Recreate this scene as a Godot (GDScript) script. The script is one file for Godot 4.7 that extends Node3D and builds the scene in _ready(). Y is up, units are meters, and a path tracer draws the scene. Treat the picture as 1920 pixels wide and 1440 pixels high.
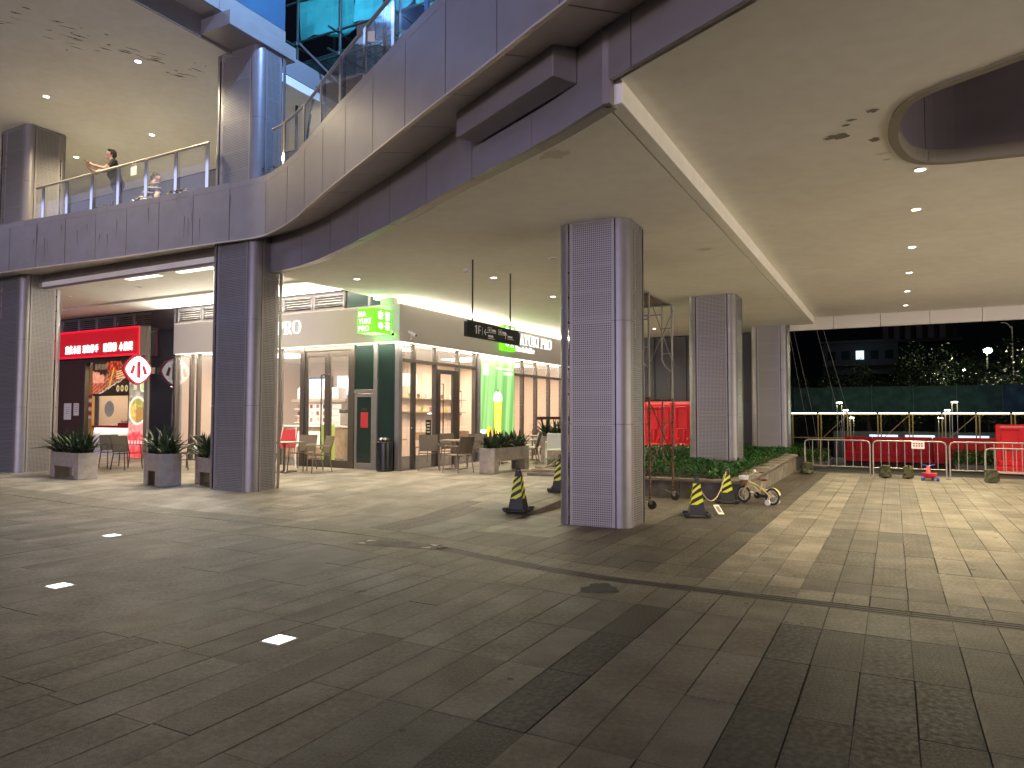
extends Node3D
# A covered plaza of a shopping arcade at night: pillars, curved balcony, corner tea shop, noodle shop, street beyond.
# x runs right, -z runs deep along the paving joints, y is up; the camera stands in the open at the origin.

var M := {}
var taken := {}
var store := {}
var rng := RandomNumberGenerator.new()
const CEIL := 4.6
const CEIL_R := 4.82
const FX := -10.83   # the tea shop's front that faces right
const FZ := -14.2    # the shop fronts that face the plaza
const ORD := ["first", "second", "third", "fourth", "fifth", "sixth", "seventh", "eighth", "ninth", "tenth", "eleventh", "twelfth"]


# ------------------------------------------------------------------ geometry builder
class B:
	var v := PackedVector3Array()
	var n := PackedVector3Array()
	var u := PackedVector2Array()
	var c := PackedColorArray()
	var col := Color.WHITE

	func vert(p: Vector3, nn: Vector3, uv := Vector2.ZERO) -> void:
		v.append(p); n.append(nn); u.append(uv); c.append(col)

	# corners counter-clockwise as seen from the front
	func q(a: Vector3, b: Vector3, d: Vector3, e: Vector3, u0 := Vector2(0, 1), u1 := Vector2(1, 1), u2 := Vector2(1, 0), u3 := Vector2(0, 0)) -> void:
		var nn := (b - a).cross(d - a)
		if nn.length_squared() < 1e-14:
			nn = (d - a).cross(e - a)
		nn = nn.normalized()
		vert(a, nn, u0); vert(d, nn, u2); vert(b, nn, u1)
		vert(a, nn, u0); vert(e, nn, u3); vert(d, nn, u2)

	func t(a: Vector3, b: Vector3, d: Vector3) -> void:
		var nn := (b - a).cross(d - a).normalized()
		vert(a, nn); vert(d, nn); vert(b, nn)

	func ts(a: Vector3, b: Vector3, d: Vector3, na: Vector3, nb: Vector3, nd: Vector3) -> void:
		vert(a, na); vert(d, nd); vert(b, nb)

	func qs(a: Vector3, b: Vector3, d: Vector3, e: Vector3, na: Vector3, nb: Vector3, nd: Vector3, ne: Vector3) -> void:
		ts(a, b, d, na, nb, nd); ts(a, d, e, na, nd, ne)

	# a box with chamfered edges
	func box(at: Vector3, s: Vector3, bev := 0.0, bs := Basis()) -> void:
		var h := s * 0.5
		bev = minf(bev, minf(h.x, minf(h.y, h.z)) * 0.9)
		var k := h - Vector3.ONE * bev
		var p := func(x: float, y: float, z: float) -> Vector3: return at + bs * Vector3(x, y, z)
		for sg in [1.0, -1.0]:
			var a: float = sg
			_face(p.call(a * h.x, -k.y, k.z * a), p.call(a * h.x, -k.y, -k.z * a), p.call(a * h.x, k.y, -k.z * a), p.call(a * h.x, k.y, k.z * a))
			_face(p.call(-k.x * a, a * h.y, k.z), p.call(k.x * a, a * h.y, k.z), p.call(k.x * a, a * h.y, -k.z), p.call(-k.x * a, a * h.y, -k.z))
			_face(p.call(-k.x * a, -k.y, a * h.z), p.call(k.x * a, -k.y, a * h.z), p.call(k.x * a, k.y, a * h.z), p.call(-k.x * a, k.y, a * h.z))
		if bev <= 0.0:
			return
		for sx in [1.0, -1.0]:
			for sy in [1.0, -1.0]:
				_out(at, [p.call(sx * h.x, sy * k.y, k.z), p.call(sx * k.x, sy * h.y, k.z), p.call(sx * k.x, sy * h.y, -k.z), p.call(sx * h.x, sy * k.y, -k.z)])
				_out(at, [p.call(sx * h.x, k.y, sy * k.z), p.call(sx * k.x, k.y, sy * h.z), p.call(sx * k.x, -k.y, sy * h.z), p.call(sx * h.x, -k.y, sy * k.z)])
				_out(at, [p.call(k.x, sx * h.y, sy * k.z), p.call(k.x, sx * k.y, sy * h.z), p.call(-k.x, sx * k.y, sy * h.z), p.call(-k.x, sx * h.y, sy * k.z)])
				for sz in [1.0, -1.0]:
					_out(at, [p.call(sx * h.x, sy * k.y, sz * k.z), p.call(sx * k.x, sy * h.y, sz * k.z), p.call(sx * k.x, sy * k.y, sz * h.z)])

	func _face(a: Vector3, b: Vector3, d: Vector3, e: Vector3) -> void:
		q(a, b, d, e)

	func _out(mid: Vector3, f: Array) -> void:
		var nn: Vector3 = (f[1] - f[0]).cross(f[2] - f[0])
		if nn.dot(f[0] - mid) < 0.0:
			f.reverse()
		if f.size() == 4:
			q(f[0], f[1], f[2], f[3])
		else:
			t(f[0], f[1], f[2])

	# a bar between two points with a square section
	func bar(a: Vector3, b: Vector3, w: float, h := -1.0, bev := 0.0) -> void:
		var z := (b - a).normalized()
		var up := Vector3.UP if absf(z.y) < 0.95 else Vector3.RIGHT
		var x := up.cross(z).normalized()
		box((a + b) * 0.5, Vector3(w, h if h > 0.0 else w, a.distance_to(b)), bev, Basis(x, z.cross(x), z))

	func tube(pts: Array, r, sides := 8, closed := false) -> void:
		var cnt := pts.size()
		var rings := []
		var nrm := []
		var up := Vector3.UP
		for i in cnt:
			var a: Vector3 = pts[(i - 1 + cnt) % cnt] if (i > 0 or closed) else pts[0]
			var b: Vector3 = pts[(i + 1) % cnt] if (i < cnt - 1 or closed) else pts[cnt - 1]
			var d := (b - a).normalized()
			if i == 0:
				up = Vector3.UP if absf(d.y) < 0.9 else Vector3.RIGHT
			var x := up.cross(d).normalized()
			var y := d.cross(x).normalized()
			up = y
			var rr: float = r[i] if r is Array else r
			var ring := []
			var nn := []
			for k in sides:
				var an := TAU * k / sides
				var o := x * cos(an) + y * sin(an)
				ring.append(pts[i] + o * rr); nn.append(o)
			rings.append(ring); nrm.append(nn)
		for i in (cnt if closed else cnt - 1):
			var j := (i + 1) % cnt
			for k in sides:
				var l := (k + 1) % sides
				qs(rings[i][k], rings[i][l], rings[j][l], rings[j][k], nrm[i][k], nrm[i][l], nrm[j][l], nrm[j][k])
		if not closed:
			for k in range(1, sides - 1):
				t(rings[0][0], rings[0][k + 1], rings[0][k])
				t(rings[cnt - 1][0], rings[cnt - 1][k], rings[cnt - 1][k + 1])

	# profile of (radius, height) pairs turned round the y axis
	func lathe(prof: Array, seg := 16, at := Vector3.ZERO, bs := Basis()) -> void:
		var cnt := prof.size()
		for i in cnt - 1:
			var a: Vector2 = prof[i]
			var b: Vector2 = prof[i + 1]
			var d := b - a
			var ns := Vector2(d.y, -d.x).normalized()
			for k in seg:
				var t0 := TAU * k / seg
				var t1 := TAU * (k + 1) / seg
				var e0 := Vector3(cos(t0), 0, -sin(t0))
				var e1 := Vector3(cos(t1), 0, -sin(t1))
				var n0 := bs * (e0 * ns.x + Vector3.UP * ns.y)
				var n1 := bs * (e1 * ns.x + Vector3.UP * ns.y)
				var p0 := at + bs * (e0 * a.x + Vector3.UP * a.y)
				var p1 := at + bs * (e1 * a.x + Vector3.UP * a.y)
				var p2 := at + bs * (e1 * b.x + Vector3.UP * b.y)
				var p3 := at + bs * (e0 * b.x + Vector3.UP * b.y)
				if a.x > 1e-5:
					ts(p0, p1, p2, n0, n1, n1)
				if b.x > 1e-5:
					ts(p0, p2, p3, n0, n1, n0)

	# a flat polygon in plan, facing up or down
	func flat(poly: PackedVector2Array, y: float, up := true) -> void:
		var ids := Geometry2D.triangulate_polygon(poly)
		for i in range(0, ids.size(), 3):
			var a := Vector3(poly[ids[i]].x, y, poly[ids[i]].y)
			var b := Vector3(poly[ids[i + 1]].x, y, poly[ids[i + 1]].y)
			var d := Vector3(poly[ids[i + 2]].x, y, poly[ids[i + 2]].y)
			if ((b - a).cross(d - a).y > 0.0) == up:
				t(a, b, d)
			else:
				t(a, d, b)

	func slab(poly: PackedVector2Array, y0: float, y1: float) -> void:
		flat(poly, y1, true)
		flat(poly, y0, false)
		var ccw := not Geometry2D.is_polygon_clockwise(poly)
		for i in poly.size():
			var p := poly[i]
			var s := poly[(i + 1) % poly.size()]
			var a := Vector3(p.x, y0, p.y)
			var b := Vector3(s.x, y0, s.y)
			if ccw:
				q(b, a, a + Vector3.UP * (y1 - y0), b + Vector3.UP * (y1 - y0))
			else:
				q(a, b, b + Vector3.UP * (y1 - y0), a + Vector3.UP * (y1 - y0))

	func mesh() -> ArrayMesh:
		var m := ArrayMesh.new()
		if v.is_empty():
			return m
		var a := []
		a.resize(Mesh.ARRAY_MAX)
		a[Mesh.ARRAY_VERTEX] = v
		a[Mesh.ARRAY_NORMAL] = n
		a[Mesh.ARRAY_TEX_UV] = u
		a[Mesh.ARRAY_COLOR] = c
		m.add_surface_from_arrays(Mesh.PRIMITIVE_TRIANGLES, a)
		return m


# ------------------------------------------------------------------ scene helpers
func numbered(called: String) -> String:
	var k: int = taken.get(called, 0)
	taken[called] = k + 1
	return called if k == 0 else "%s_%03d" % [called, k]

func tag(o: Node, label: String, category: String, group := "", kind := "") -> Node:
	if label: o.set_meta("label", label)
	if category: o.set_meta("category", category)
	if group: o.set_meta("group", group)
	if kind: o.set_meta("kind", kind)
	return o

func thing(called: String, label: String, category: String, at := Vector3.ZERO, turn := 0.0, group := "", kind := "") -> Node3D:
	var o := Node3D.new()
	o.name = numbered(called)
	add_child(o)
	o.position = at
	o.rotation.y = turn
	tag(o, label, category, group, kind)
	return o

func part(parent: Node, called: String, mesh: Mesh, m: Material, at := Vector3.ZERO, bs := Basis()) -> MeshInstance3D:
	var o := MeshInstance3D.new()
	o.name = called
	o.mesh = mesh
	o.material_override = m
	parent.add_child(o, true)
	o.transform = Transform3D(bs, at)
	return o

func bx(parent: Node, called: String, at: Vector3, s: Vector3, m: Material, bev := 0.004, bs := Basis()) -> MeshInstance3D:
	var key := "box %.4f %.4f %.4f %.4f" % [s.x, s.y, s.z, bev]
	if not store.has(key):
		var b := B.new()
		b.box(Vector3.ZERO, s, bev)
		store[key] = b.mesh()
	return part(parent, called, store[key], m, at, bs)

# a box given by two corners
func bc(parent: Node, called: String, a: Vector3, b: Vector3, m: Material, bev := 0.004) -> MeshInstance3D:
	return bx(parent, called, (a + b) * 0.5, (b - a).abs(), m, bev)

func tb(parent: Node, called: String, pts: Array, r, m: Material, sides := 8, closed := false) -> MeshInstance3D:
	var b := B.new()
	b.tube(pts, r, sides, closed)
	return part(parent, called, b.mesh(), m)

func lt(parent: Node, called: String, prof: Array, m: Material, at := Vector3.ZERO, seg := 16, bs := Basis()) -> MeshInstance3D:
	var b := B.new()
	b.lathe(prof, seg)
	return part(parent, called, b.mesh(), m, at, bs)

func one(called: String, mesh: Mesh, m: Material, label: String, category: String, at := Vector3.ZERO, group := "", kind := "") -> MeshInstance3D:
	var o := part(self, numbered(called), mesh, m, at)
	tag(o, label, category, group, kind)
	return o

func smooth(pts: Array, step := 0.12) -> Array:   # a polyline through points, rounded (Catmull-Rom)
	var out := []
	for i in pts.size() - 1:
		var p0 = pts[maxi(i - 1, 0)]
		var p1 = pts[i]
		var p2 = pts[i + 1]
		var p3 = pts[mini(i + 2, pts.size() - 1)]
		var k := maxi(1, int(ceil(p1.distance_to(p2) / step)))
		for j in k:
			out.append(p1.cubic_interpolate(p2, p0, p3, float(j) / k))
	out.append(pts[-1])
	return out

# height of the paving: level in front, a ramp up to the shops' terrace, a drop right of it
func hf(x: float, z: float) -> float:
	if x > -5.32 and z < -9.9:
		return 0.0
	var r := maxf(0.0, (-z - 9.9 + 0.3 * (-x - 5.32)) * 0.09)
	r = r * r / (r + 0.025)
	var cap := lerpf(0.18, 0.3, smoothstep(10.5, 13.5, -z))
	return cap * (1.0 - exp(-r * 1.25 / cap)) if r < 4.0 * cap else cap

func gp(x: float, z: float) -> Vector3:
	return Vector3(x, hf(x, z), z)


# ------------------------------------------------------------------ materials
func lin(r: float, g: float, b: float, a := 1.0) -> Color:
	var c := Color(r, g, b).linear_to_srgb()
	c.a = a
	return c

func mat(key: String, r: float, g: float, b: float, rough := 0.6, metal := 0.0) -> StandardMaterial3D:
	var m := StandardMaterial3D.new()
	m.resource_name = key
	m.albedo_color = lin(r, g, b)
	m.roughness = rough
	m.metallic = metal
	M[key] = m
	return m

func glow(key: String, r: float, g: float, b: float, power: float) -> StandardMaterial3D:
	var m := mat(key, 0.03 + 0.5 * r, 0.03 + 0.5 * g, 0.03 + 0.5 * b, 0.5)
	m.emission_enabled = true
	m.emission = lin(r, g, b)
	m.emission_energy_multiplier = power
	return m

func noise_tex(seed_: int, freq: float, oct: int, lo: Color, hi: Color, size := 512, contrast := 1.0, kind := FastNoiseLite.TYPE_SIMPLEX_SMOOTH) -> ImageTexture:
	var nz := FastNoiseLite.new()
	nz.seed = seed_
	nz.noise_type = kind
	nz.frequency = freq
	nz.fractal_octaves = oct
	var im := nz.get_seamless_image(size, size)
	im.convert(Image.FORMAT_RGB8)
	var d := im.get_data()
	var lut := []
	for i in 256:
		var c := lo.lerp(hi, clampf((i / 255.0 - 0.5) * contrast + 0.5, 0.0, 1.0))
		lut.append([int(c.r * 255), int(c.g * 255), int(c.b * 255)])
	for i in range(0, d.size(), 3):
		var e: Array = lut[d[i]]
		d[i] = e[0]; d[i + 1] = e[1]; d[i + 2] = e[2]
	return ImageTexture.create_from_image(Image.create_from_data(size, size, false, Image.FORMAT_RGB8, d))

func tri(m: StandardMaterial3D, tex: Texture2D, scale: float, rough: Texture2D = null) -> StandardMaterial3D:
	m.albedo_texture = tex
	m.uv1_triplanar = true
	m.uv1_world_triplanar = true
	m.uv1_scale = Vector3.ONE * scale
	if rough:
		m.roughness_texture = rough
	return m

func worn(m: StandardMaterial3D, tex: Texture2D, scale: float) -> StandardMaterial3D:   # coarse patches over the fine grain
	m.detail_enabled = true
	m.detail_blend_mode = BaseMaterial3D.BLEND_MODE_MUL
	m.detail_albedo = tex
	m.detail_uv_layer = BaseMaterial3D.DETAIL_UV_2
	m.uv2_triplanar = true
	m.uv2_world_triplanar = true
	m.uv2_scale = Vector3.ONE * scale
	return m

func perforated() -> ImageTexture:
	var im := Image.create(64, 64, false, Image.FORMAT_RGBA8)
	for y in 64:
		for x in 64:
			var d := maxf(absf(x - 31.5), absf(y - 31.5)) * 0.55 + Vector2(x - 31.5, y - 31.5).length() * 0.5
			im.set_pixel(x, y, Color(1, 1, 1, 0.0 if d < 19.5 else 1.0))
	return ImageTexture.create_from_image(im)

func make_materials() -> void:
	var W := Color.WHITE
	var grain := noise_tex(3, 0.09, 3, Color(0.62, 0.6, 0.58), Color(1.0, 1.0, 1.0), 512, 1.5)
	var patches := noise_tex(5, 0.012, 5, Color(0.78, 0.76, 0.73), W, 512, 1.6)
	var streak := noise_tex(8, 0.02, 4, Color(0.86, 0.85, 0.84), W, 256, 1.3)
	var faint := noise_tex(18, 0.02, 4, Color(0.95, 0.945, 0.94), W, 256, 1.3)
	var fainter := noise_tex(19, 0.02, 4, Color(0.975, 0.97, 0.965), W, 256, 1.2)
	var rough_n := noise_tex(9, 0.03, 4, Color(0.62, 0.62, 0.62), W, 256, 1.4)
	var stone := mat("granite", 1, 1, 1, 0.8)
	stone.vertex_color_use_as_albedo = true
	worn(tri(stone, grain, 2.6, rough_n), patches, 0.21)
	stone.heightmap_enabled = true
	stone.heightmap_texture = grain
	stone.heightmap_scale = 0.12
	M.grain = stone
	var coarse := noise_tex(4, 0.16, 2, Color(0.42, 0.4, 0.38), W, 512, 1.9)
	var st2 := mat("granite_coarse", 1.12, 1.12, 1.12, 0.78)
	st2.albedo_color = Color.WHITE
	st2.vertex_color_use_as_albedo = true
	worn(tri(st2, coarse, 5.5, rough_n), patches, 0.26)
	tri(mat("mortar", 0.03, 0.027, 0.024, 0.95), grain, 3.0)
	worn(tri(mat("bed_stone", 0.34, 0.3, 0.25, 0.75), grain, 2.0), patches, 0.4)
	worn(tri(mat("bed_stone_dark", 0.2, 0.185, 0.175, 0.75), grain, 2.0), patches, 0.5)
	tri(mat("drain_metal", 0.06, 0.055, 0.05, 0.6, 0.3), grain, 4.0)
	worn(tri(mat("ceiling_paint", 0.87, 0.845, 0.775, 0.9), noise_tex(21, 0.006, 5, Color(0.965, 0.96, 0.95), W, 512, 1.2), 0.12), fainter, 0.5)
	mat("bare_plaster", 0.22, 0.19, 0.15, 0.95)
	mat("peeled_edge", 0.62, 0.58, 0.5, 0.9)
	mat("mould", 0.12, 0.1, 0.07, 0.95)
	tri(mat("alu", 0.33, 0.305, 0.295, 0.42, 0.45), faint, 0.35)
	tri(mat("alu_dark", 0.27, 0.245, 0.25, 0.4, 0.4), faint, 0.35)
	tri(mat("soffit_metal", 0.62, 0.56, 0.48, 0.33, 0.25), faint, 0.4)
	tri(mat("trim", 0.25, 0.235, 0.245, 0.4, 0.5), faint, 0.6)
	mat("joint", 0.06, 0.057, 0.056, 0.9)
	mat("core", 0.06, 0.057, 0.055, 0.9)  # dark tone stands in for the unmodelled shade inside the panel holes
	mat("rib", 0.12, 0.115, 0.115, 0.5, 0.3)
	var pf := mat("perforated", 0.28, 0.265, 0.27, 0.42, 0.45)
	mat("perf_solid", 0.28, 0.255, 0.26, 0.42, 0.45)
	pf.albedo_texture = perforated()
	pf.transparency = BaseMaterial3D.TRANSPARENCY_ALPHA_SCISSOR
	pf.alpha_scissor_threshold = 0.5
	mat("rim_beige", 0.22, 0.19, 0.145, 0.6, 0.2)
	tri(mat("lining", 0.24, 0.2, 0.23, 0.45, 0.3), faint, 0.35)
	mat("drip", 0.11, 0.1, 0.1, 0.7)
	mat("polished", 0.85, 0.85, 0.86, 0.1, 1.0)
	mat("black", 0.012, 0.012, 0.013, 0.45)
	mat("black_gloss", 0.012, 0.012, 0.013, 0.2)
	mat("dark_plastic", 0.02, 0.02, 0.02, 0.55)
	mat("frame_bronze", 0.1, 0.088, 0.078, 0.42, 0.5)
	mat("steel", 0.5, 0.48, 0.45, 0.35, 0.85)
	mat("steel_dull", 0.36, 0.33, 0.29, 0.5, 0.6)
	tri(mat("rusty_tube", 0.24, 0.15, 0.11, 0.7, 0.3), noise_tex(31, 0.05, 4, Color(0.5, 0.42, 0.4), W, 256, 1.8), 1.5)
	tri(mat("galv", 0.4, 0.39, 0.38, 0.45, 0.6), grain, 1.5)
	mat("band_white", 0.55, 0.52, 0.48, 0.55)
	mat("wall_warm", 0.62, 0.52, 0.44, 0.85)
	mat("wall_white", 0.7, 0.68, 0.66, 0.8)
	mat("wall_pale", 0.5, 0.48, 0.5, 0.7)
	tri(mat("tile_floor", 0.45, 0.41, 0.36, 0.35), grain, 1.0)
	tri(mat("oak", 0.42, 0.29, 0.17, 0.55), noise_tex(12, 0.02, 3, Color(0.86, 0.83, 0.8), W, 256, 1.2), 0.7)
	tri(mat("planter_board", 0.33, 0.29, 0.25, 0.7), noise_tex(13, 0.02, 3, Color(0.86, 0.84, 0.82), W, 256, 1.2), 0.8)
	mat("soil", 0.03, 0.022, 0.016, 0.95)
	var gl := mat("glass", 0.9, 0.95, 0.94, 0.02)
	gl.transparency = BaseMaterial3D.TRANSPARENCY_ALPHA
	gl.albedo_color.a = 0.05
	var gt := mat("glass_tint", 0.1, 0.14, 0.16, 0.03)
	gt.transparency = BaseMaterial3D.TRANSPARENCY_ALPHA
	gt.albedo_color.a = 0.16
	mat("glass_dark", 0.02, 0.035, 0.032, 0.06)
	mat("glass_blue", 0.05, 0.1, 0.17, 0.08, 0.2)
	mat("panel_gloss", 0.022, 0.021, 0.026, 0.05)
	mat("maroon", 0.075, 0.036, 0.03, 0.5)
	mat("sling", 0.11, 0.088, 0.066, 0.75)
	mat("sling_dark", 0.03, 0.024, 0.02, 0.8)
	mat("chair_alu", 0.2, 0.16, 0.12, 0.45, 0.4)
	mat("dark_alu", 0.055, 0.045, 0.038, 0.45, 0.3)
	mat("white_plastic", 0.62, 0.64, 0.56, 0.45)
	mat("cream", 0.62, 0.52, 0.24, 0.35)
	mat("brown_leather", 0.13, 0.042, 0.026, 0.45)
	mat("rubber", 0.02, 0.019, 0.018, 0.75)
	mat("tyre_wall", 0.55, 0.5, 0.42, 0.6)
	mat("wicker", 0.24, 0.12, 0.08, 0.7)
	mat("white", 0.72, 0.7, 0.67, 0.5)
	mat("paper", 0.75, 0.73, 0.68, 0.8)
	mat("red_plastic", 0.6, 0.022, 0.024, 0.5)
	M.red_plastic.metallic_specular = 0.3
	mat("red_print", 0.4, 0.02, 0.03, 0.6)
	mat("red_toy", 0.5, 0.02, 0.05, 0.3)
	mat("blue_toy", 0.03, 0.07, 0.3, 0.4)
	mat("pink_toy", 0.65, 0.16, 0.14, 0.4)
	mat("bag_green", 0.1, 0.1, 0.05, 0.9)
	tri(M.bag_green, noise_tex(41, 0.09, 3, Color(0.6, 0.6, 0.55), W, 256, 1.4), 4.0)
	mat("rope", 0.45, 0.36, 0.22, 0.9)
	mat("clad_dark", 0.035, 0.032, 0.033, 0.6, 0.1)
	var leaf := mat("leaf", 0.035, 0.075, 0.022, 0.4)
	leaf.vertex_color_use_as_albedo = true
	leaf.albedo_color = Color.WHITE
	leaf.backlight_enabled = true
	leaf.backlight = Color(0.12, 0.18, 0.05)
	mat("bark", 0.06, 0.045, 0.035, 0.9)
	tri(mat("asphalt", 0.05, 0.05, 0.052, 0.8), grain, 2.0)
	tri(mat("earth", 0.03, 0.032, 0.022, 0.95), patches, 0.2)
	mat("net_teal", 0.04, 0.4, 0.34, 0.75)
	M.net_teal.backlight_enabled = true
	M.net_teal.backlight = Color(0.1, 0.7, 0.66)
	tri(M.net_teal, noise_tex(51, 0.02, 4, Color(0.8, 0.84, 0.85), W, 256, 1.3), 0.25)
	mat("net_green", 0.012, 0.045, 0.042, 0.85)
	tri(M.net_green, noise_tex(52, 0.02, 4, Color(0.6, 0.65, 0.7), W, 256, 1.5), 0.3)
	mat("net_blue", 0.012, 0.045, 0.085, 0.85)
	tri(M.net_blue, M.net_green.albedo_texture, 0.3)
	mat("yellow_post", 0.4, 0.24, 0.06, 0.6)
	mat("scaffold_green", 0.02, 0.05, 0.045, 0.6, 0.2)
	mat("board_brown", 0.09, 0.04, 0.022, 0.8)
	mat("concrete_far", 0.2, 0.2, 0.2, 0.9)
	mat("house_wall", 0.09, 0.09, 0.09, 0.9)
	var gb := mat("rail_glass", 0.3, 0.33, 0.38, 0.03)
	gb.transparency = BaseMaterial3D.TRANSPARENCY_ALPHA
	gb.albedo_color.a = 0.13
	mat("skin", 0.52, 0.3, 0.22, 0.55)
	mat("hair", 0.012, 0.01, 0.009, 0.5)
	mat("tee_black", 0.015, 0.015, 0.017, 0.85)
	mat("jeans", 0.03, 0.045, 0.08, 0.85)
	glow("lamp_warm", 1.0, 0.86, 0.62, 14.0)
	glow("lamp_dim", 1.0, 0.92, 0.78, 2.2)
	glow("lamp_white", 0.95, 1.0, 0.92, 1.6)
	glow("strip_warm", 1.0, 0.9, 0.74, 2.6)
	glow("strip_cold", 0.85, 0.95, 1.0, 4.0)
	glow("letter_white", 1.0, 1.0, 0.96, 1.1)
	glow("letter_soft", 0.92, 0.98, 1.0, 0.9)
	glow("sign_green", 0.16, 0.85, 0.0, 0.75)
	glow("sign_green_pale", 0.5, 1.0, 0.38, 1.1)
	glow("sign_red", 0.55, 0.0, 0.012, 0.45)
	glow("sign_red_edge", 0.85, 0.0, 0.02, 1.0)
	glow("logo_white", 1.0, 0.96, 0.94, 2.2)
	glow("logo_red", 0.55, 0.0, 0.03, 0.35)
	glow("star_lamp", 1.0, 0.97, 0.75, 80.0)
	glow("post_lamp", 0.95, 1.0, 0.78, 9.0)
	glow("window_lit", 0.65, 0.85, 1.0, 0.9)
	glow("screen_blue", 0.55, 0.54, 1.0, 1.6)
	glow("screen_pale", 0.55, 0.58, 1.0, 0.75)
	glow("display_glow", 1.0, 0.9, 0.72, 0.55)
	glow("unseen_window", 1.0, 0.9, 0.78, 1.5)
	glow("menu_screen", 0.62, 0.72, 1.0, 0.75)


# ------------------------------------------------------------------ paving
func drain_z(x: float) -> float:
	return lerpf(-6.84, -7.72, smoothstep(-2.2, -6.9, x))

func tone(x: float, z: float) -> Color:
	var light := Color(0.3, 0.26, 0.21)
	var mid := Color(0.21, 0.185, 0.155)
	var dark := Color(0.055, 0.049, 0.046)
	var brown := Color(0.105, 0.082, 0.063)
	var g := Color(0.235, 0.215, 0.185)
	var dz := drain_z(x)
	if z > dz + 0.8:                                  # in front of the drain
		if x < -2.02: g = Color(0.2, 0.182, 0.16)
		elif x < -1.72: g = dark
		elif x < -0.82: g = mid
		elif x < 0.38: g = Color(0.08, 0.073, 0.067)
		else: g = Color(0.18, 0.16, 0.135)
	elif z > dz - 0.6: g = Color(0.21, 0.19, 0.155)
	elif x > -3.3:
		if x < -1.75: g = Color(0.125, 0.108, 0.087) if z > -13.0 else brown
		elif x < -0.8: g = light
		elif x < 0.4: g = Color(0.15, 0.132, 0.108) if z > -11.5 else mid
		else: g = light
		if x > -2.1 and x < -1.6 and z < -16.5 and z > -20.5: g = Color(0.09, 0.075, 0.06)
	elif x > -6.75 and z > -10.6:
		g = Color(0.3, 0.29, 0.255) if (x < -4.15 and x > -6.3 and z < -8.5) else brown
	elif x > -5.32: g = Color(0.2, 0.17, 0.13)
	else: g = Color(0.33, 0.295, 0.25)
	var k := 1.0 + rng.randf_range(-0.2, 0.2)
	var warm := rng.randf_range(-0.03, 0.03)
	k *= 1.13
	return Color(g.r * k * (1.0 + warm), g.g * k * 1.06, g.b * k * 1.1 * (1.0 - warm))

func add_slab(b: B, p: Array, c: Color) -> void:      # p: plan corners (near left, near right, far right, far left)
	b.col = c
	var mid: Vector2 = (p[0] + p[1] + p[2] + p[3]) * 0.25
	var e := []
	var jx: float = [0.0014, 0.002, 0.0042, 0.0065][rng.randi() % 4]     # joints of uneven width
	var jz: float = [0.0014, 0.003, 0.005][rng.randi() % 3]
	for s in p:
		var d: Vector2 = s - mid
		e.append(mid + Vector2(d.x - signf(d.x) * jx, d.y - signf(d.y) * jz))
	var lift := rng.randf_range(-0.0012, 0.0012)
	var n := 1 if hf(e[3].x, e[3].y) < 0.001 or hf(e[0].x, e[0].y) > 0.29 else 4   # follow the ramp
	for k in n:
		var top := []
		for q in [e[0].lerp(e[3], float(k) / n), e[1].lerp(e[2], float(k) / n), e[1].lerp(e[2], float(k + 1) / n), e[0].lerp(e[3], float(k + 1) / n)]:
			top.append(Vector3(q.x, hf(q.x, q.y) + lift, q.y))
		var dn := Vector3.DOWN * 0.016
		b.q(top[0], top[1], top[2], top[3])
		b.q(top[1] + dn, top[2] + dn, top[2], top[1])
		b.q(top[3] + dn, top[0] + dn, top[0], top[3])
		if k == 0: b.q(top[0] + dn, top[1] + dn, top[1], top[0])
		if k == n - 1: b.q(top[2] + dn, top[3] + dn, top[3], top[2])

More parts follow.
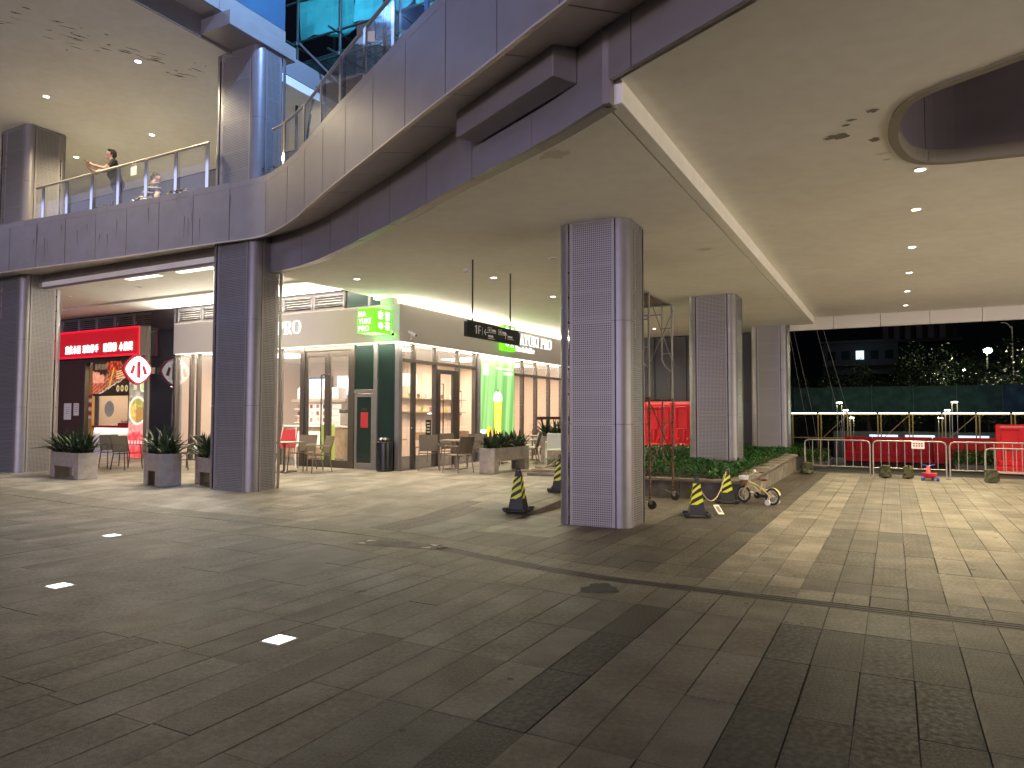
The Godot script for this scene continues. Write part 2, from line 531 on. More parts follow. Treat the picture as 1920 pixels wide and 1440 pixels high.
func make_ground() -> void:
	# the bed the slabs lie in, and the street further off
	var b := B.new()
	for ix in 64:
		for iz in 48:
			var x0 := -28.0 + ix * 0.625
			var z0 := 6.0 - iz * 0.625
			var c := [Vector2(x0, z0), Vector2(x0 + 0.625, z0), Vector2(x0 + 0.625, z0 - 0.625), Vector2(x0, z0 - 0.625)]
			if x0 + 0.625 > -5.32 and x0 < -5.32 and z0 < -10.0:
				continue
			var v := []
			for s in c:
				v.append(Vector3(s.x, hf(s.x, s.y) - 0.012, s.y))
			b.q(v[0], v[1], v[2], v[3])
	for iz in 24:                                         # both sides of the terrace step
		var z0 := -9.0 - iz * 0.625
		b.q(Vector3(-5.5, hf(-5.5, z0) - 0.012, z0), Vector3(-5.32, hf(-5.321, z0) - 0.012, z0), Vector3(-5.32, hf(-5.321, z0 - 0.625) - 0.012, z0 - 0.625), Vector3(-5.5, hf(-5.5, z0 - 0.625) - 0.012, z0 - 0.625))
		b.q(Vector3(-5.32, -0.012, z0), Vector3(-4.875, -0.012, z0), Vector3(-4.875, -0.012, z0 - 0.625), Vector3(-5.32, -0.012, z0 - 0.625))
	var paving := one("paving", b.mesh(), M.mortar, "grey and beige granite slab paving of the covered plaza", "paving", Vector3.ZERO, "", "structure")
	rng.seed = 77
	var list := []
	var cam := Vector3(0, 1.65, 0)
	var fwd := Vector3(-0.473, 0.044, -0.88)
	var ix0 := -75
	var skip := false
	for i in range(ix0, 22):
		if skip:
			skip = false
			continue
		var x0 := -2.02 + 0.3 * i
		var x1 := x0 + 0.3
		if i < -12 and rng.randf() < 0.45:                 # some slabs are twice as wide
			x1 += 0.3
			skip = true
		var xm := (x0 + x1) * 0.5
		var dw := 0.1 if xm > -4.9 else 0.008             # left of the drain there is only a joint
		var za0 := drain_z(x0) + 0.79
		var za1 := drain_z(x1) + 0.79
		# rows in front of the drain
		var edges := []
		var zz := -0.65
		var off: float = 0.0 if xm > -3.2 else [0.0, 0.0, -0.03, -0.05][absi(i * 7) % 4]
		while zz > za0 + 0.12:
			edges.append(zz + off)
			zz -= 0.9 if (xm > -2.6 or rng.randf() > 0.3) else 1.8
		for k in edges.size():
			var a: float = edges[k]
			if k + 1 < edges.size():
				list.append([Vector2(x0, a), Vector2(x1, a), Vector2(x1, edges[k + 1]), Vector2(x0, edges[k + 1])])
			else:
				list.append([Vector2(x0, a), Vector2(x1, a), Vector2(x1, za1), Vector2(x0, za0)])
		# border rows beside the drain
		list.append([Vector2(x0, za0), Vector2(x1, za1), Vector2(x1, drain_z(x1) + dw), Vector2(x0, drain_z(x0) + dw)])
		list.append([Vector2(x0, drain_z(x0) - dw), Vector2(x1, drain_z(x1) - dw), Vector2(x1, drain_z(x1) - 0.5), Vector2(x0, drain_z(x0) - 0.5)])
		var far_z := -22.6 if xm > FX else FZ
		var z0a := drain_z(x0) - 0.5
		var z1a := drain_z(x1) - 0.5
		var row := -8.75 if xm < -5.32 else -7.85
		if xm < -5.32 and (i % 2) == 0:
			row -= 0.45
		while z0a > far_z + 0.05:
			var zn := maxf(row, far_z)
			if zn < z0a - 0.04:
				list.append([Vector2(x0, z0a), Vector2(x1, z1a), Vector2(x1, zn), Vector2(x0, zn)])
				z0a = zn
				z1a = zn
			row -= 0.9
	var scored := []
	for p in list:
		var m: Vector2 = (p[0] + p[2]) * 0.5
		var w := Vector3(m.x, 0, m.y) - cam
		var dep := w.dot(fwd)
		if dep < 1.0 or w.x < -30.0:
			continue
		var side := absf(w.dot(Vector3(0.881, 0.002, -0.474))) / dep
		var px := (0.27 / (dep * dep) * absf(p[0].y - p[3].y)) / dep
		scored.append([-(px if side < 0.78 else px * 0.001), p])
	scored.sort_custom(func(a, c): return a[0] < c[0])
	var rest := B.new()
	for k in scored.size():
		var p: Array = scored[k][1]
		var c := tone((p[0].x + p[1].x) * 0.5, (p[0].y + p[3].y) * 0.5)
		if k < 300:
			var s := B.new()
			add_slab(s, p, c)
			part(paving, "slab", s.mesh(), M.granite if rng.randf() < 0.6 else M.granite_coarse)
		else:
			add_slab(rest, p, c)
	part(paving, "far_slabs", rest.mesh(), M.granite).set_meta("kind", "stuff")
	# the stone riser along the terrace's right side, in pieces
	for k in 9:
		var z0 := -10.25 - k * 1.45
		var z1 := z0 - 1.44
		var s := B.new()
		s.col = Color(0.2, 0.17, 0.14)
		s.q(Vector3(-5.315, -0.01, z0), Vector3(-5.315, -0.01, z1), Vector3(-5.315, maxf(hf(-5.321, z1) - 0.002, 0.0), z1), Vector3(-5.315, maxf(hf(-5.321, z0) - 0.002, 0.0), z0))
		part(paving, "riser", s.mesh(), M.granite)
	# slot drain: cast covers in short lengths along the curve
	var drain := thing("drain_channel", "dark slotted drain cover running in a long curve across the paving", "drain", Vector3.ZERO)
	var xs := 3.6
	while xs > -4.9:
		var xe := xs - 0.5
		var d := B.new()
		var y := -0.003
		var a := Vector3(xs - 0.003, y, drain_z(xs))
		var e := Vector3(xe + 0.003, y, drain_z(xe))
		var w := Vector3(0, 0, 0.092)
		for s in [-1.0, 0.0, 1.0]:
			var o := Vector3(0, 0, 0.064 * s)
			d.box((a + e) * 0.5 + o - Vector3(0, 0.006, 0), Vector3(a.distance_to(e), 0.012, 0.05), 0.002, Basis.looking_at((a - e).normalized().cross(Vector3.UP) * -1.0))
		part(drain, "cover", d.mesh(), M.drain_metal)
		xs -= 0.5
	# manhole set into the drain line: paved lid with white corner marks
	var lid := thing("manhole_cover", "long paved manhole lid with pale triangular corners on the drain line", "manhole", gp(-5.6, -7.35), 0.17)
	bx(lid, "frame", Vector3(0, -0.002, 0), Vector3(1.12, 0.012, 0.34), M.bed_stone_dark, 0.003)
	for s in [[-0.52, 0.12, 1], [-0.5, -0.13, 1], [0.5, 0.13, -1], [0.52, -0.12, -1]]:
		var cb := B.new()
		var o := Vector3(s[0], 0.008, s[1])
		cb.t(o, o + Vector3(0.13 * s[2], 0, 0), o + Vector3(0.02 * s[2], 0, -0.11 * signf(s[1])))
		cb.t(o, o + Vector3(0.02 * s[2], 0, -0.11 * signf(s[1])), o + Vector3(0.13 * s[2], 0, 0))
		part(lid, "corner_plate", cb.mesh(), M.steel)
	var lid2 := thing("terrace_manhole", "square paved lid with a thin bright metal edge in front of the terrace", "manhole", gp(-9.25, -9.2), 0.0)
	for s in [[0, 0.4, 0.9, 0.012], [0, -0.4, 0.9, 0.012], [-0.45, 0, 0.012, 0.8], [0.45, 0, 0.012, 0.8]]:
		bx(lid2, "edge", Vector3(s[0], 0.004, s[1]), Vector3(s[2], 0.008, s[3]), M.steel, 0.001)
	# trodden gum and small spots, scattered without order
	var gum := B.new()
	var gr := RandomNumberGenerator.new()
	gr.seed = 61
	for k in 260:
		var gx := gr.randf_range(-11.0, 2.2)
		var gz := gr.randf_range(-14.0, -1.6)
		if gx < -5.0 and gz < -7.4: continue
		var poly2 := PackedVector2Array()
		var sz := gr.randf_range(0.006, 0.02) * (2.2 if gr.randf() < 0.06 else 1.0)
		for j in 9:
			poly2.append(Vector2(gx + cos(TAU * j / 9.0) * sz * gr.randf_range(0.7, 1.3), gz + sin(TAU * j / 9.0) * sz * gr.randf_range(0.7, 1.3)))
		gum.flat(poly2, 0.0035)
	part(paving, "gum_spots", gum.mesh(), mat("gum", 0.045, 0.04, 0.036, 0.8)).set_meta("kind", "stuff")
	# dark wet patch
	var wet := B.new()
	var poly := PackedVector2Array()
	for k in 28:
		var an := TAU * k / 28.0
		var r := 1.0 + 0.16 * sin(an * 3.0 + 1.0) + 0.1 * sin(an * 7.0)
		poly.append(Vector2(-2.5 + 0.17 * r * cos(an), -6.42 + 0.2 * r * sin(an)))
	wet.flat(poly, 0.004)
	var wm := mat("wet_stain", 0.01, 0.01, 0.01, 0.7)
	one("oil_stain", wet.mesh(), wm, "round black stain on the slabs in front of the drain", "stain", Vector3.ZERO)
	# lamps let into the paving
	var names := ["square white lamp let into the paving nearest the camera", "square white paving lamp at the left, middle of the three", "farthest square white lamp let into the paving, toward the planters"]
	var spots := [Vector3(-4.0, 0, -3.84), Vector3(-7.1, 0, -4.02), Vector3(-9.41, 0, -6.0)]
	for k in 3:
		var l := thing("ground_light", names[k], "ground light", spots[k], 0.0, "lamps let into the paving")
		bx(l, "frame", Vector3(0, -0.002, 0), Vector3(0.2, 0.012, 0.2), M.steel_dull, 0.002)
		bx(l, "lens", Vector3(0, 0.004, 0), Vector3(0.165, 0.008, 0.165), M.lamp_white, 0.002)
		var a := AreaLight3D.new()
		a.name = "glow"
		a.area_size = Vector2(0.16, 0.16)
		a.light_color = Color(0.95, 1.0, 0.93)
		a.light_energy = 0.02
		a.area_range = 12.0
		a.shadow_enabled = true
		l.add_child(a)
		a.position = Vector3(0, 0.015, 0)
		a.rotation.x = PI / 2
	# the ground outside
	var st := B.new()
	st.box(Vector3(0, -0.17, -27.4), Vector3(160, 0.1, 10), 0.0)
	st.q(Vector3(-80, -0.12, -32.4), Vector3(80, -0.12, -32.4), Vector3(80, -1.6, -62), Vector3(-80, -1.6, -62))
	st.q(Vector3(-80, -1.6, -62), Vector3(80, -1.6, -62), Vector3(80, -1.6, -80), Vector3(-80, -1.6, -80))
	st.q(Vector3(-80, -0.2, 80), Vector3(80, -0.2, 80), Vector3(80, -0.2, -22.4), Vector3(-80, -0.2, -22.4))
	one("street", st.mesh(), M.asphalt, "dark asphalt street falling away beyond the barriers", "street", Vector3.ZERO, "", "structure")
	bx(one_lip(), "stone", Vector3(1.5, -0.06, -22.68), Vector3(12.0, 0.13, 0.12), M.bed_stone_dark, 0.006)
	var hl := B.new()
	var hn := FastNoiseLite.new()
	hn.seed = 4
	hn.frequency = 0.02
	var hp := func(x: float, z: float) -> Vector3: return Vector3(x, -1.7 + maxf(0.0, (-z - 78.0)) * 0.24 + hn.get_noise_2d(x, z) * 3.0 * clampf((-z - 78) / 20.0, 0, 1), z)
	for i in 30:
		for j in 14:
			var x0 := -90.0 + i * 6.0
			var z0 := -76.0 - j * 8.0
			hl.q(hp.call(x0, z0), hp.call(x0 + 6, z0), hp.call(x0 + 6, z0 - 8), hp.call(x0, z0 - 8))
	one("hill", hl.mesh(), M.earth, "dark wooded hillside rising behind the street", "hill", Vector3.ZERO, "", "structure")

func one_lip() -> Node3D:
	return thing("kerb", "low stone kerb at the plaza's far edge under the barriers", "kerb")


# ------------------------------------------------------------------ ceilings, balcony, pillars
func make_ceilings() -> void:
	var inner := smooth(INNER)
	var poly := PackedVector2Array()
	for p in inner: poly.append(p + Vector2(-0.02, -0.03))
	poly.append_array(PackedVector2Array([Vector2(-11.36, -14.15), Vector2(-11.64, -14.15), Vector2(-11.64, -26.0), Vector2(-2.35, -26.0)]))
	var b := B.new()
	b.slab(poly, CEIL, CEIL + 0.14)
	var c := one("arcade_ceiling", b.mesh(), M.ceiling_paint, "lower painted ceiling around the pillars and the tea shop", "ceiling", Vector3.ZERO, "", "structure")
	# drop between the lower and the higher ceiling
	bc(c, "downstand", Vector3(-2.35, CEIL, -6.28), Vector3(-2.2, CEIL_R + 0.1, -24.6), M.ceiling_paint, 0.006)
	peel(c, Vector3(-3.33, CEIL - 0.002, -7.2), 0.2, 0.12, 5, M.peeled_edge)
	peel(c, Vector3(-3.5, CEIL - 0.002, -6.95), 0.12, 0.06, 6, M.bare_plaster)
	peel(c, Vector3(-2.9, CEIL - 0.002, -12.6), 0.16, 0.1, 16, M.peeled_edge)
	# right ceiling with the round-ended opening
	var hole := smooth([Vector2(9.0, -11.6), Vector2(4.0, -10.85), Vector2(1.5, -10.42), Vector2(0.62, -10.28), Vector2(0.22, -9.98), Vector2(0.03, -9.3), Vector2(0.01, -8.7), Vector2(0.1, -8.15), Vector2(0.32, -7.86), Vector2(0.65, -7.66), Vector2(1.07, -7.43), Vector2(4.0, -5.8), Vector2(9.0, -3.0)], 0.16)
	var r := PackedVector2Array()
	for p in hole: r.append(p)
	r.append_array(PackedVector2Array([Vector2(9.0, -0.55), Vector2(2.0, -4.05), Vector2(-2.22, -6.26), Vector2(-2.22, -24.6), Vector2(12.0, -24.6), Vector2(12.0, -11.6)]))
	var d := B.new()
	d.slab(r, CEIL_R, CEIL_R + 0.12)
	var rc := one("raised_ceiling", d.mesh(), M.ceiling_paint, "higher painted ceiling on the right with a round-ended opening", "ceiling", Vector3.ZERO, "", "structure")
	peel(rc, Vector3(-0.5, CEIL_R - 0.002, -8.72), 0.14, 0.09, 1, M.bare_plaster)
	peel(rc, Vector3(-0.4, CEIL_R - 0.002, -8.42), 0.045, 0.028, 2, M.bare_plaster)
	peel(rc, Vector3(-0.34, CEIL_R - 0.002, -8.3), 0.05, 0.03, 3, M.bare_plaster)
	peel(rc, Vector3(-0.13, CEIL_R - 0.002, -8.14), 0.06, 0.05, 4, M.bare_plaster)
	peel(rc, Vector3(-0.14, CEIL_R - 0.002, -9.02), 0.06, 0.07, 7, M.bare_plaster)
	peel(rc, Vector3(-0.05, CEIL_R - 0.002, -9.55), 0.1, 0.025, 8, M.peeled_edge)
	peel(rc, Vector3(-0.02, CEIL_R - 0.002, -9.8), 0.05, 0.03, 9, M.peeled_edge)
	# rim and metal lining of the opening
	var rim := thing("opening_lining", "dark metal lining with beige rim around the round-ended ceiling opening", "ceiling opening")
	var off := []
	for i in hole.size():
		var a: Vector2 = hole[maxi(i - 1, 0)]
		var e: Vector2 = hole[mini(i + 1, hole.size() - 1)]
		var t := (e - a).normalized()
		off.append(Vector2(t.y, -t.x))                    # towards the opening's inside is -off
	var i0 := 0
	var cut := 14
	while i0 < hole.size() - 1:
		var i1 := mini(i0 + cut, hole.size() - 1)
		var rb := B.new()
		var wb := B.new()
		for i in range(i0, i1):
			var p: Vector2 = hole[i]
			var s: Vector2 = hole[i + 1]
			if i == i1 - 1: s = s.lerp(p, 0.06)
			var sgn := 1.0
			var pi_: Vector2 = p + off[i] * 0.1 * sgn
			var si_: Vector2 = s + off[i + 1] * 0.1 * sgn
			var y := CEIL_R - 0.02
			rb.q(v3(p, y), v3(pi_, y), v3(si_, y), v3(s, y))
			rb.q(v3(pi_, y), v3(pi_, y + 0.16), v3(si_, y + 0.16), v3(si_, y))
			rb.q(v3(s, y), v3(s, y + 0.02), v3(p, y + 0.02), v3(p, y))
			var po: Vector2 = p + off[i] * 0.05
			var so: Vector2 = s + off[i + 1] * 0.05
			wb.q(v3(po, y + 0.13), v3(po, 15.0), v3(so, 15.0), v3(so, y + 0.13))
		part(rim, "rim_piece", rb.mesh(), M.rim_beige)
		part(rim, "lining_panel", wb.mesh(), M.lining)
		i0 = i1
	# fascia at the far end of the raised ceiling
	var ff := thing("far_fascia", "row of pale square panels edging the far end of the right ceiling", "fascia")
	for k in 11:
		var x0 := -2.95 + k * 1.32
		bc(ff, "panel", Vector3(x0 + 0.006, 4.42, -24.75), Vector3(x0 + 1.314, CEIL_R + 0.05, -24.63), M.peeled_edge, 0.006)
	# the bright ceiling left of the big pillar, in front of the shops
	var lc := B.new()
	lc.slab(PackedVector2Array([Vector2(-27, -10.42), Vector2(-11.5, -10.42), Vector2(-11.4, -12.9), Vector2(-27, -12.9)]), 4.98, 5.1)
	lc.slab(PackedVector2Array([Vector2(-27, -12.9), Vector2(-11.4, -12.9), Vector2(-11.36, -14.19), Vector2(-27, -14.19)]), 4.93, 5.1)
	lc.box(Vector3(-11.37, 4.82, -12.3), Vector3(0.06, 0.44, 3.7), 0.004)
	one("gallery_ceiling", lc.mesh(), M.ceiling_paint, "bright white stepped ceiling in front of the red shop", "ceiling", Vector3.ZERO, "", "structure")
	# ceiling of the upper gallery with dark streaks
	var u := B.new()
	u.slab(PackedVector2Array([Vector2(-34, -5.6), Vector2(-12.06, -5.6), Vector2(-12.06, -14.6), Vector2(-34, -14.6)]), 9.2, 9.4)
	var uc := one("upper_ceiling", u.mesh(), M.ceiling_paint, "beige ceiling of the upper gallery with dark mould streaks", "ceiling", Vector3.ZERO, "", "structure")
	var srng := RandomNumberGenerator.new()
	srng.seed = 9
	for k in 46:
		var t := srng.randf()
		var px := lerpf(-14.9, -13.4, t) + srng.randfn(0.0, 0.28)
		var pz := lerpf(-6.9, -10.2, t) + srng.randfn(0.0, 0.3)
		if px > -12.3: continue
		streak_patch(uc, Vector3(px, 9.198, pz), srng.randf_range(0.05, 0.34), srng.randf_range(0.008, 0.03), srng)

func streak_patch(parent: Node, at: Vector3, l: float, w: float, r: RandomNumberGenerator) -> void:
	var poly := PackedVector2Array()
	var dir := Vector2(0.45, -0.9).rotated(r.randf_range(-0.35, 0.35))
	var nrm := Vector2(-dir.y, dir.x)
	var n := 9
	for k in n:
		var t := float(k) / (n - 1)
		poly.append(dir * (t - 0.5) * l + nrm * w * sin(PI * clampf(t, 0.04, 0.96)) * r.randf_range(0.2, 1.2))
	for k in n:
		var t := 1.0 - float(k) / (n - 1)
		poly.append(dir * (t - 0.5) * l - nrm * w * sin(PI * clampf(t, 0.04, 0.96)) * r.randf_range(0.2, 1.2))
	var b := B.new()
	b.flat(poly, 0.0, false)
	part(parent, "mould_streak", b.mesh(), M.mould, at)

func peel(parent: Node, at: Vector3, w: float, h: float, sd: int, m: Material) -> void:
	var r := RandomNumberGenerator.new()
	r.seed = sd
	var poly := PackedVector2Array()
	for k in 18:
		var an := TAU * k / 18.0
		var q := r.randf_range(0.55, 1.15)
		poly.append(Vector2(cos(an) * w * q, sin(an) * h * q))
	var b := B.new()
	b.slab(poly, -0.003, 0.0)
	part(parent, "peeled_patch", b.mesh(), m, at)

func v3(p: Vector2, y: float) -> Vector3:
	return Vector3(p.x, y, p.y)

const INNER := [Vector2(-2.35, -6.16), Vector2(-3.2, -6.68), Vector2(-4.4, -7.3), Vector2(-5.26, -7.75), Vector2(-6.2, -8.28), Vector2(-7.45, -8.92), Vector2(-8.8, -9.6), Vector2(-9.85, -10.05), Vector2(-10.75, -10.3), Vector2(-11.45, -10.4)]
const OUTER := [Vector2(4.0, -2.0), Vector2(1.0, -3.55), Vector2(-2.37, -5.35), Vector2(-2.79, -5.57), Vector2(-3.62, -6.02), Vector2(-4.65, -6.56), Vector2(-6.04, -7.32), Vector2(-7.43, -8.07), Vector2(-8.4, -8.62), Vector2(-9.38, -9.18), Vector2(-10.3, -9.6), Vector2(-11.0, -9.78), Vector2(-12.2, -9.72), Vector2(-15.5, -9.57), Vector2(-19.3, -9.3), Vector2(-26.0, -9.0)]

func along(line: Array, step: float) -> Array:            # cut a polyline into pieces of about equal length: arrays of points
	var out := []
	var cur := [line[0]]
	var left := step
	for i in range(1, line.size()):
		var a: Vector2 = line[i - 1]
		var b: Vector2 = line[i]
		var d := a.distance_to(b)
		while d >= left:
			var p := a.lerp(b, left / d)
			cur.append(p)
			out.append(cur)
			cur = [p]
			a = p
			d = a.distance_to(b)
			left = step
		left -= d
		if d > 1e-6: cur.append(b)
	if cur.size() > 1: out.append(cur)
	return out

func ribbon(piece: Array, y0: float, y1: float, thick: float, side: float, gap := 0.009) -> ArrayMesh:   # an upright curved panel; side +1 faces left of the walking direction
	var b := B.new()
	var n := piece.size()
	var nr := []
	for i in n:
		var a: Vector2 = piece[maxi(i - 1, 0)]
		var e: Vector2 = piece[mini(i + 1, n - 1)]
		var t := (e - a).normalized()
		nr.append(Vector2(t.y, -t.x) * side)
	var p := piece.duplicate()
	p[0] = p[0].move_toward(p[1], gap)
	p[n - 1] = p[n - 1].move_toward(p[n - 2], gap)
	for i in n - 1:
		var na := v3(nr[i], 0)
		var nb := v3(nr[i + 1], 0)
		var a0 := v3(p[i], y0)
		var b0 := v3(p[i + 1], y0)
		var up := Vector3.UP * (y1 - y0)
		var ai := a0 - na * thick
		var bi := b0 - nb * thick
		if side > 0:
			b.qs(a0, a0 + up, b0 + up, b0, na, na, nb, nb)
			b.q(a0 + up, ai + up, bi + up, b0 + up)
			b.q(ai, a0, b0, bi)
		else:
			b.qs(b0, b0 + up, a0 + up, a0, nb, nb, na, na)
			b.q(b0 + up, bi + up, ai + up, a0 + up)
			b.q(bi, b0, a0, ai)
	for e in [0, n - 1]:
		var na := v3(nr[e], 0)
		var a0 := v3(p[e], y0)
		var ai := a0 - na * thick
		var up := Vector3.UP * (y1 - y0)
		b.q(a0, ai, ai + up, a0 + up)
	return b.mesh()

func fix_winding(m: ArrayMesh) -> ArrayMesh:
	return m

func make_balcony() -> void:
	var outer := smooth(OUTER, 0.15)
	var bal := thing("balcony_edge", "long curving grey metal balcony edge sweeping across the picture", "balcony")
	for pc in along(outer, 1.04):
		part(bal, "fascia_panel", ribbon(pc, 5.15, 6.2, 0.03, 1.0), M.alu)
		part(bal, "sill", ribbon(pc, 6.203, 6.33, 0.36, 1.0, 0.003), M.alu)
		part(bal, "lower_lip", ribbon(shift(pc, 0.012), 5.125, 5.147, 0.05, 1.0, 0.001), M.soffit_metal)
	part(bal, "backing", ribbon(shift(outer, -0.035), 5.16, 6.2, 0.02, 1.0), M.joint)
	# dark water drips on the left stretch
	var dr := RandomNumberGenerator.new()
	dr.seed = 27
	for k in 16:
		var i := dr.randi_range(0, outer.size() - 2)
		while outer[i].x > -11.3 or outer[i].x < -18.0: i = dr.randi_range(0, outer.size() - 2)
		var c: Vector2 = outer[i].lerp(outer[i + 1], dr.randf()) + Vector2(0, 0.0025)
		var y1 := dr.randf_range(5.7, 6.15)
		var l := dr.randf_range(0.12, 0.5)
		var wd := dr.randf_range(0.006, 0.016)
		var d := B.new()
		var off := dr.randf_range(-0.03, 0.03)
		d.q(Vector3(c.x - wd, y1, c.y), Vector3(c.x + off - 0.003, y1 - l, c.y), Vector3(c.x + off + 0.003, y1 - l, c.y), Vector3(c.x + wd, y1, c.y))
		part(bal, "drip_stain", d.mesh(), M.drip)
	# inner fascia, lower, behind the soffit: right stretch, middle stretch, left stretch
	var mid := smooth(INNER, 0.15)
	for pc in along(mid, 1.25):
		part(bal, "inner_fascia_panel", ribbon(pc, CEIL - 0.03, 5.36, 0.05, 1.0), M.alu_dark)
		part(bal, "inner_lip", ribbon(shift(pc, -0.052), CEIL - 0.03, CEIL - 0.002, 0.13, 1.0), M.steel_dull)
	bc(bal, "inner_corner", Vector3(-2.36, CEIL - 0.03, -6.16), Vector3(-2.28, 5.36, -6.27), M.alu_dark)
	var rgt := [Vector2(4.6, -2.5), Vector2(-2.3, -6.16)]
	for pc in along(smooth(rgt, 0.3), 1.25):
		part(bal, "inner_fascia_panel", ribbon(pc, CEIL_R - 0.03, 5.36, 0.05, 1.0), M.alu_dark)
	var lft := [Vector2(-11.52, -10.44), Vector2(-27, -10.44)]
	for pc in along(smooth(lft, 0.3), 1.25):
		part(bal, "inner_fascia_panel", ribbon(pc, 4.93, 5.36, 0.05, 1.0), M.alu_dark)
	# soffit panels between the outer edge and the inner fascia
	var inn := []
	inn.append_array(smooth(rgt, 0.3))
	inn.append_array(mid)
	inn.append_array(smooth(lft, 0.3))
	var cuts := along(outer, 1.04)
	for pc in cuts:
		var b := B.new()
		var n: int = pc.size()
		for i in n - 1:
			var p: Vector2 = pc[i]
			var s: Vector2 = pc[i + 1]
			if i == 0: p = p.move_toward(s, 0.011)
			if i == n - 2: s = s.move_toward(p, 0.011)
			var pi_ := across(p, i, pc, inn)
			var si_ := across(s, i, pc, inn)
			b.q(v3(p, 5.16), v3(pi_, 5.31), v3(si_, 5.31), v3(s, 5.16))
			b.q(v3(s, 5.19), v3(si_, 5.34), v3(pi_, 5.34), v3(p, 5.19))
			if i == 0: b.q(v3(p, 5.16), v3(p, 5.19), v3(pi_, 5.34), v3(pi_, 5.31))
			if i == n - 2: b.q(v3(si_, 5.31), v3(si_, 5.34), v3(s, 5.19), v3(s, 5.16))
		part(bal, "soffit_panel", b.mesh(), M.soffit_metal)
	# box hung on the inner fascia
	var a2 := Vector2(-2.75, -6.3)
	var b2 := Vector2(-4.42, -7.17)
	var t2 := (b2 - a2).normalized()
	var nn := Vector2(-t2.y, t2.x)
	if nn.y < 0: nn = -nn
	var ctr := (a2 + b2) * 0.5 + nn * 0.06
	bx(bal, "service_box", v3(ctr, 5.12), Vector3(a2.distance_to(b2), 0.36, 0.3), M.alu_dark, 0.006, Basis(Vector3.UP, -atan2(t2.y, t2.x)))
	# floor slab of the upper gallery
	var fl := B.new()
	var poly := PackedVector2Array()
	for p in shift(outer, -0.1):
		if p.x < -0.7: poly.append(p)
	poly.append_array(PackedVector2Array([Vector2(-26, -14.6), Vector2(-0.7, -14.6)]))
	fl.slab(poly, 5.4, 6.2)
	one("gallery_floor", fl.mesh(), M.concrete_far, "floor slab of the upper gallery behind the balcony edge", "floor", Vector3.ZERO, "", "structure")
	make_balustrade(outer)

func shift(line: Array, d: float) -> Array:               # to the outside (towards the plaza) for positive d
	var out := []
	for i in line.size():
		var a: Vector2 = line[maxi(i - 1, 0)]
		var e: Vector2 = line[mini(i + 1, line.size() - 1)]
		var t := (e - a).normalized()
		out.append(line[i] + Vector2(t.y, -t.x) * d)
	return out

func across(p: Vector2, i: int, pc: Array, inn: Array) -> Vector2:   # the point of the inner line straight across from p
	var t: Vector2 = (pc[mini(i + 1, pc.size() - 1)] - pc[maxi(i - 1, 0)]).normalized()
	var nrm := Vector2(-t.y, t.x)
	var best := p + nrm * 0.8
	var far := 9.0
	for k in inn.size() - 1:
		var x = Geometry2D.segment_intersects_segment(p - nrm * 0.05, p + nrm * 2.2, inn[k], inn[k + 1])
		if x != null and p.distance_to(x) < far:
			far = p.distance_to(x)
			best = x
	return best

func make_balustrade(outer: Array) -> void:
	# straight stretch between the two tall pillars, then the curved stretch
	var runs := [
		["straight glass balustrade with bright upright posts between the tall left pillars", along(smooth([Vector2(-12.5, -9.85), Vector2(-18.9, -9.85)], 0.25), 1.005)],
		["curved glass balustrade sweeping up to the right along the balcony", along(shift(cut_line(outer, -10.95), -0.22), 1.02)],
		["short glass balustrade at the far left edge, beyond the left pillar", along(smooth([Vector2(-20.9, -9.85), Vector2(-26, -9.8)], 0.25), 1.0)]]
	for r in runs:
		var t := thing("glass_balustrade", r[0], "balustrade", Vector3.ZERO, 0.0, "glass balustrades of the upper gallery")
		var whole := []
		for pc in r[1]:
			part(t, "glass_pane", ribbon(pc, 6.33, 7.3, 0.012, 1.0, 0.01), M.rail_glass)
			var p: Vector2 = pc[0]
			var tt: Vector2 = (pc[1] - pc[0]).normalized()
			var bs := Basis(Vector3.UP, -atan2(tt.y, tt.x))
			var c := p + Vector2(tt.y, -tt.x) * 0.03
			bx(t, "post", v3(c, 6.815), Vector3(0.1, 0.97, 0.02), M.polished, 0.003, bs)
			whole.append_array(pc if whole.is_empty() else pc.slice(1))
		var rail := []
		for p in whole: rail.append(v3(p, 7.33))
		tb(t, "handrail", rail, 0.028, M.steel_dull, 8)

func cut_line(line: Array, xmin: float) -> Array:
	var out := []
	for p in line:
		if p.x > xmin: out.append(p)
	return out

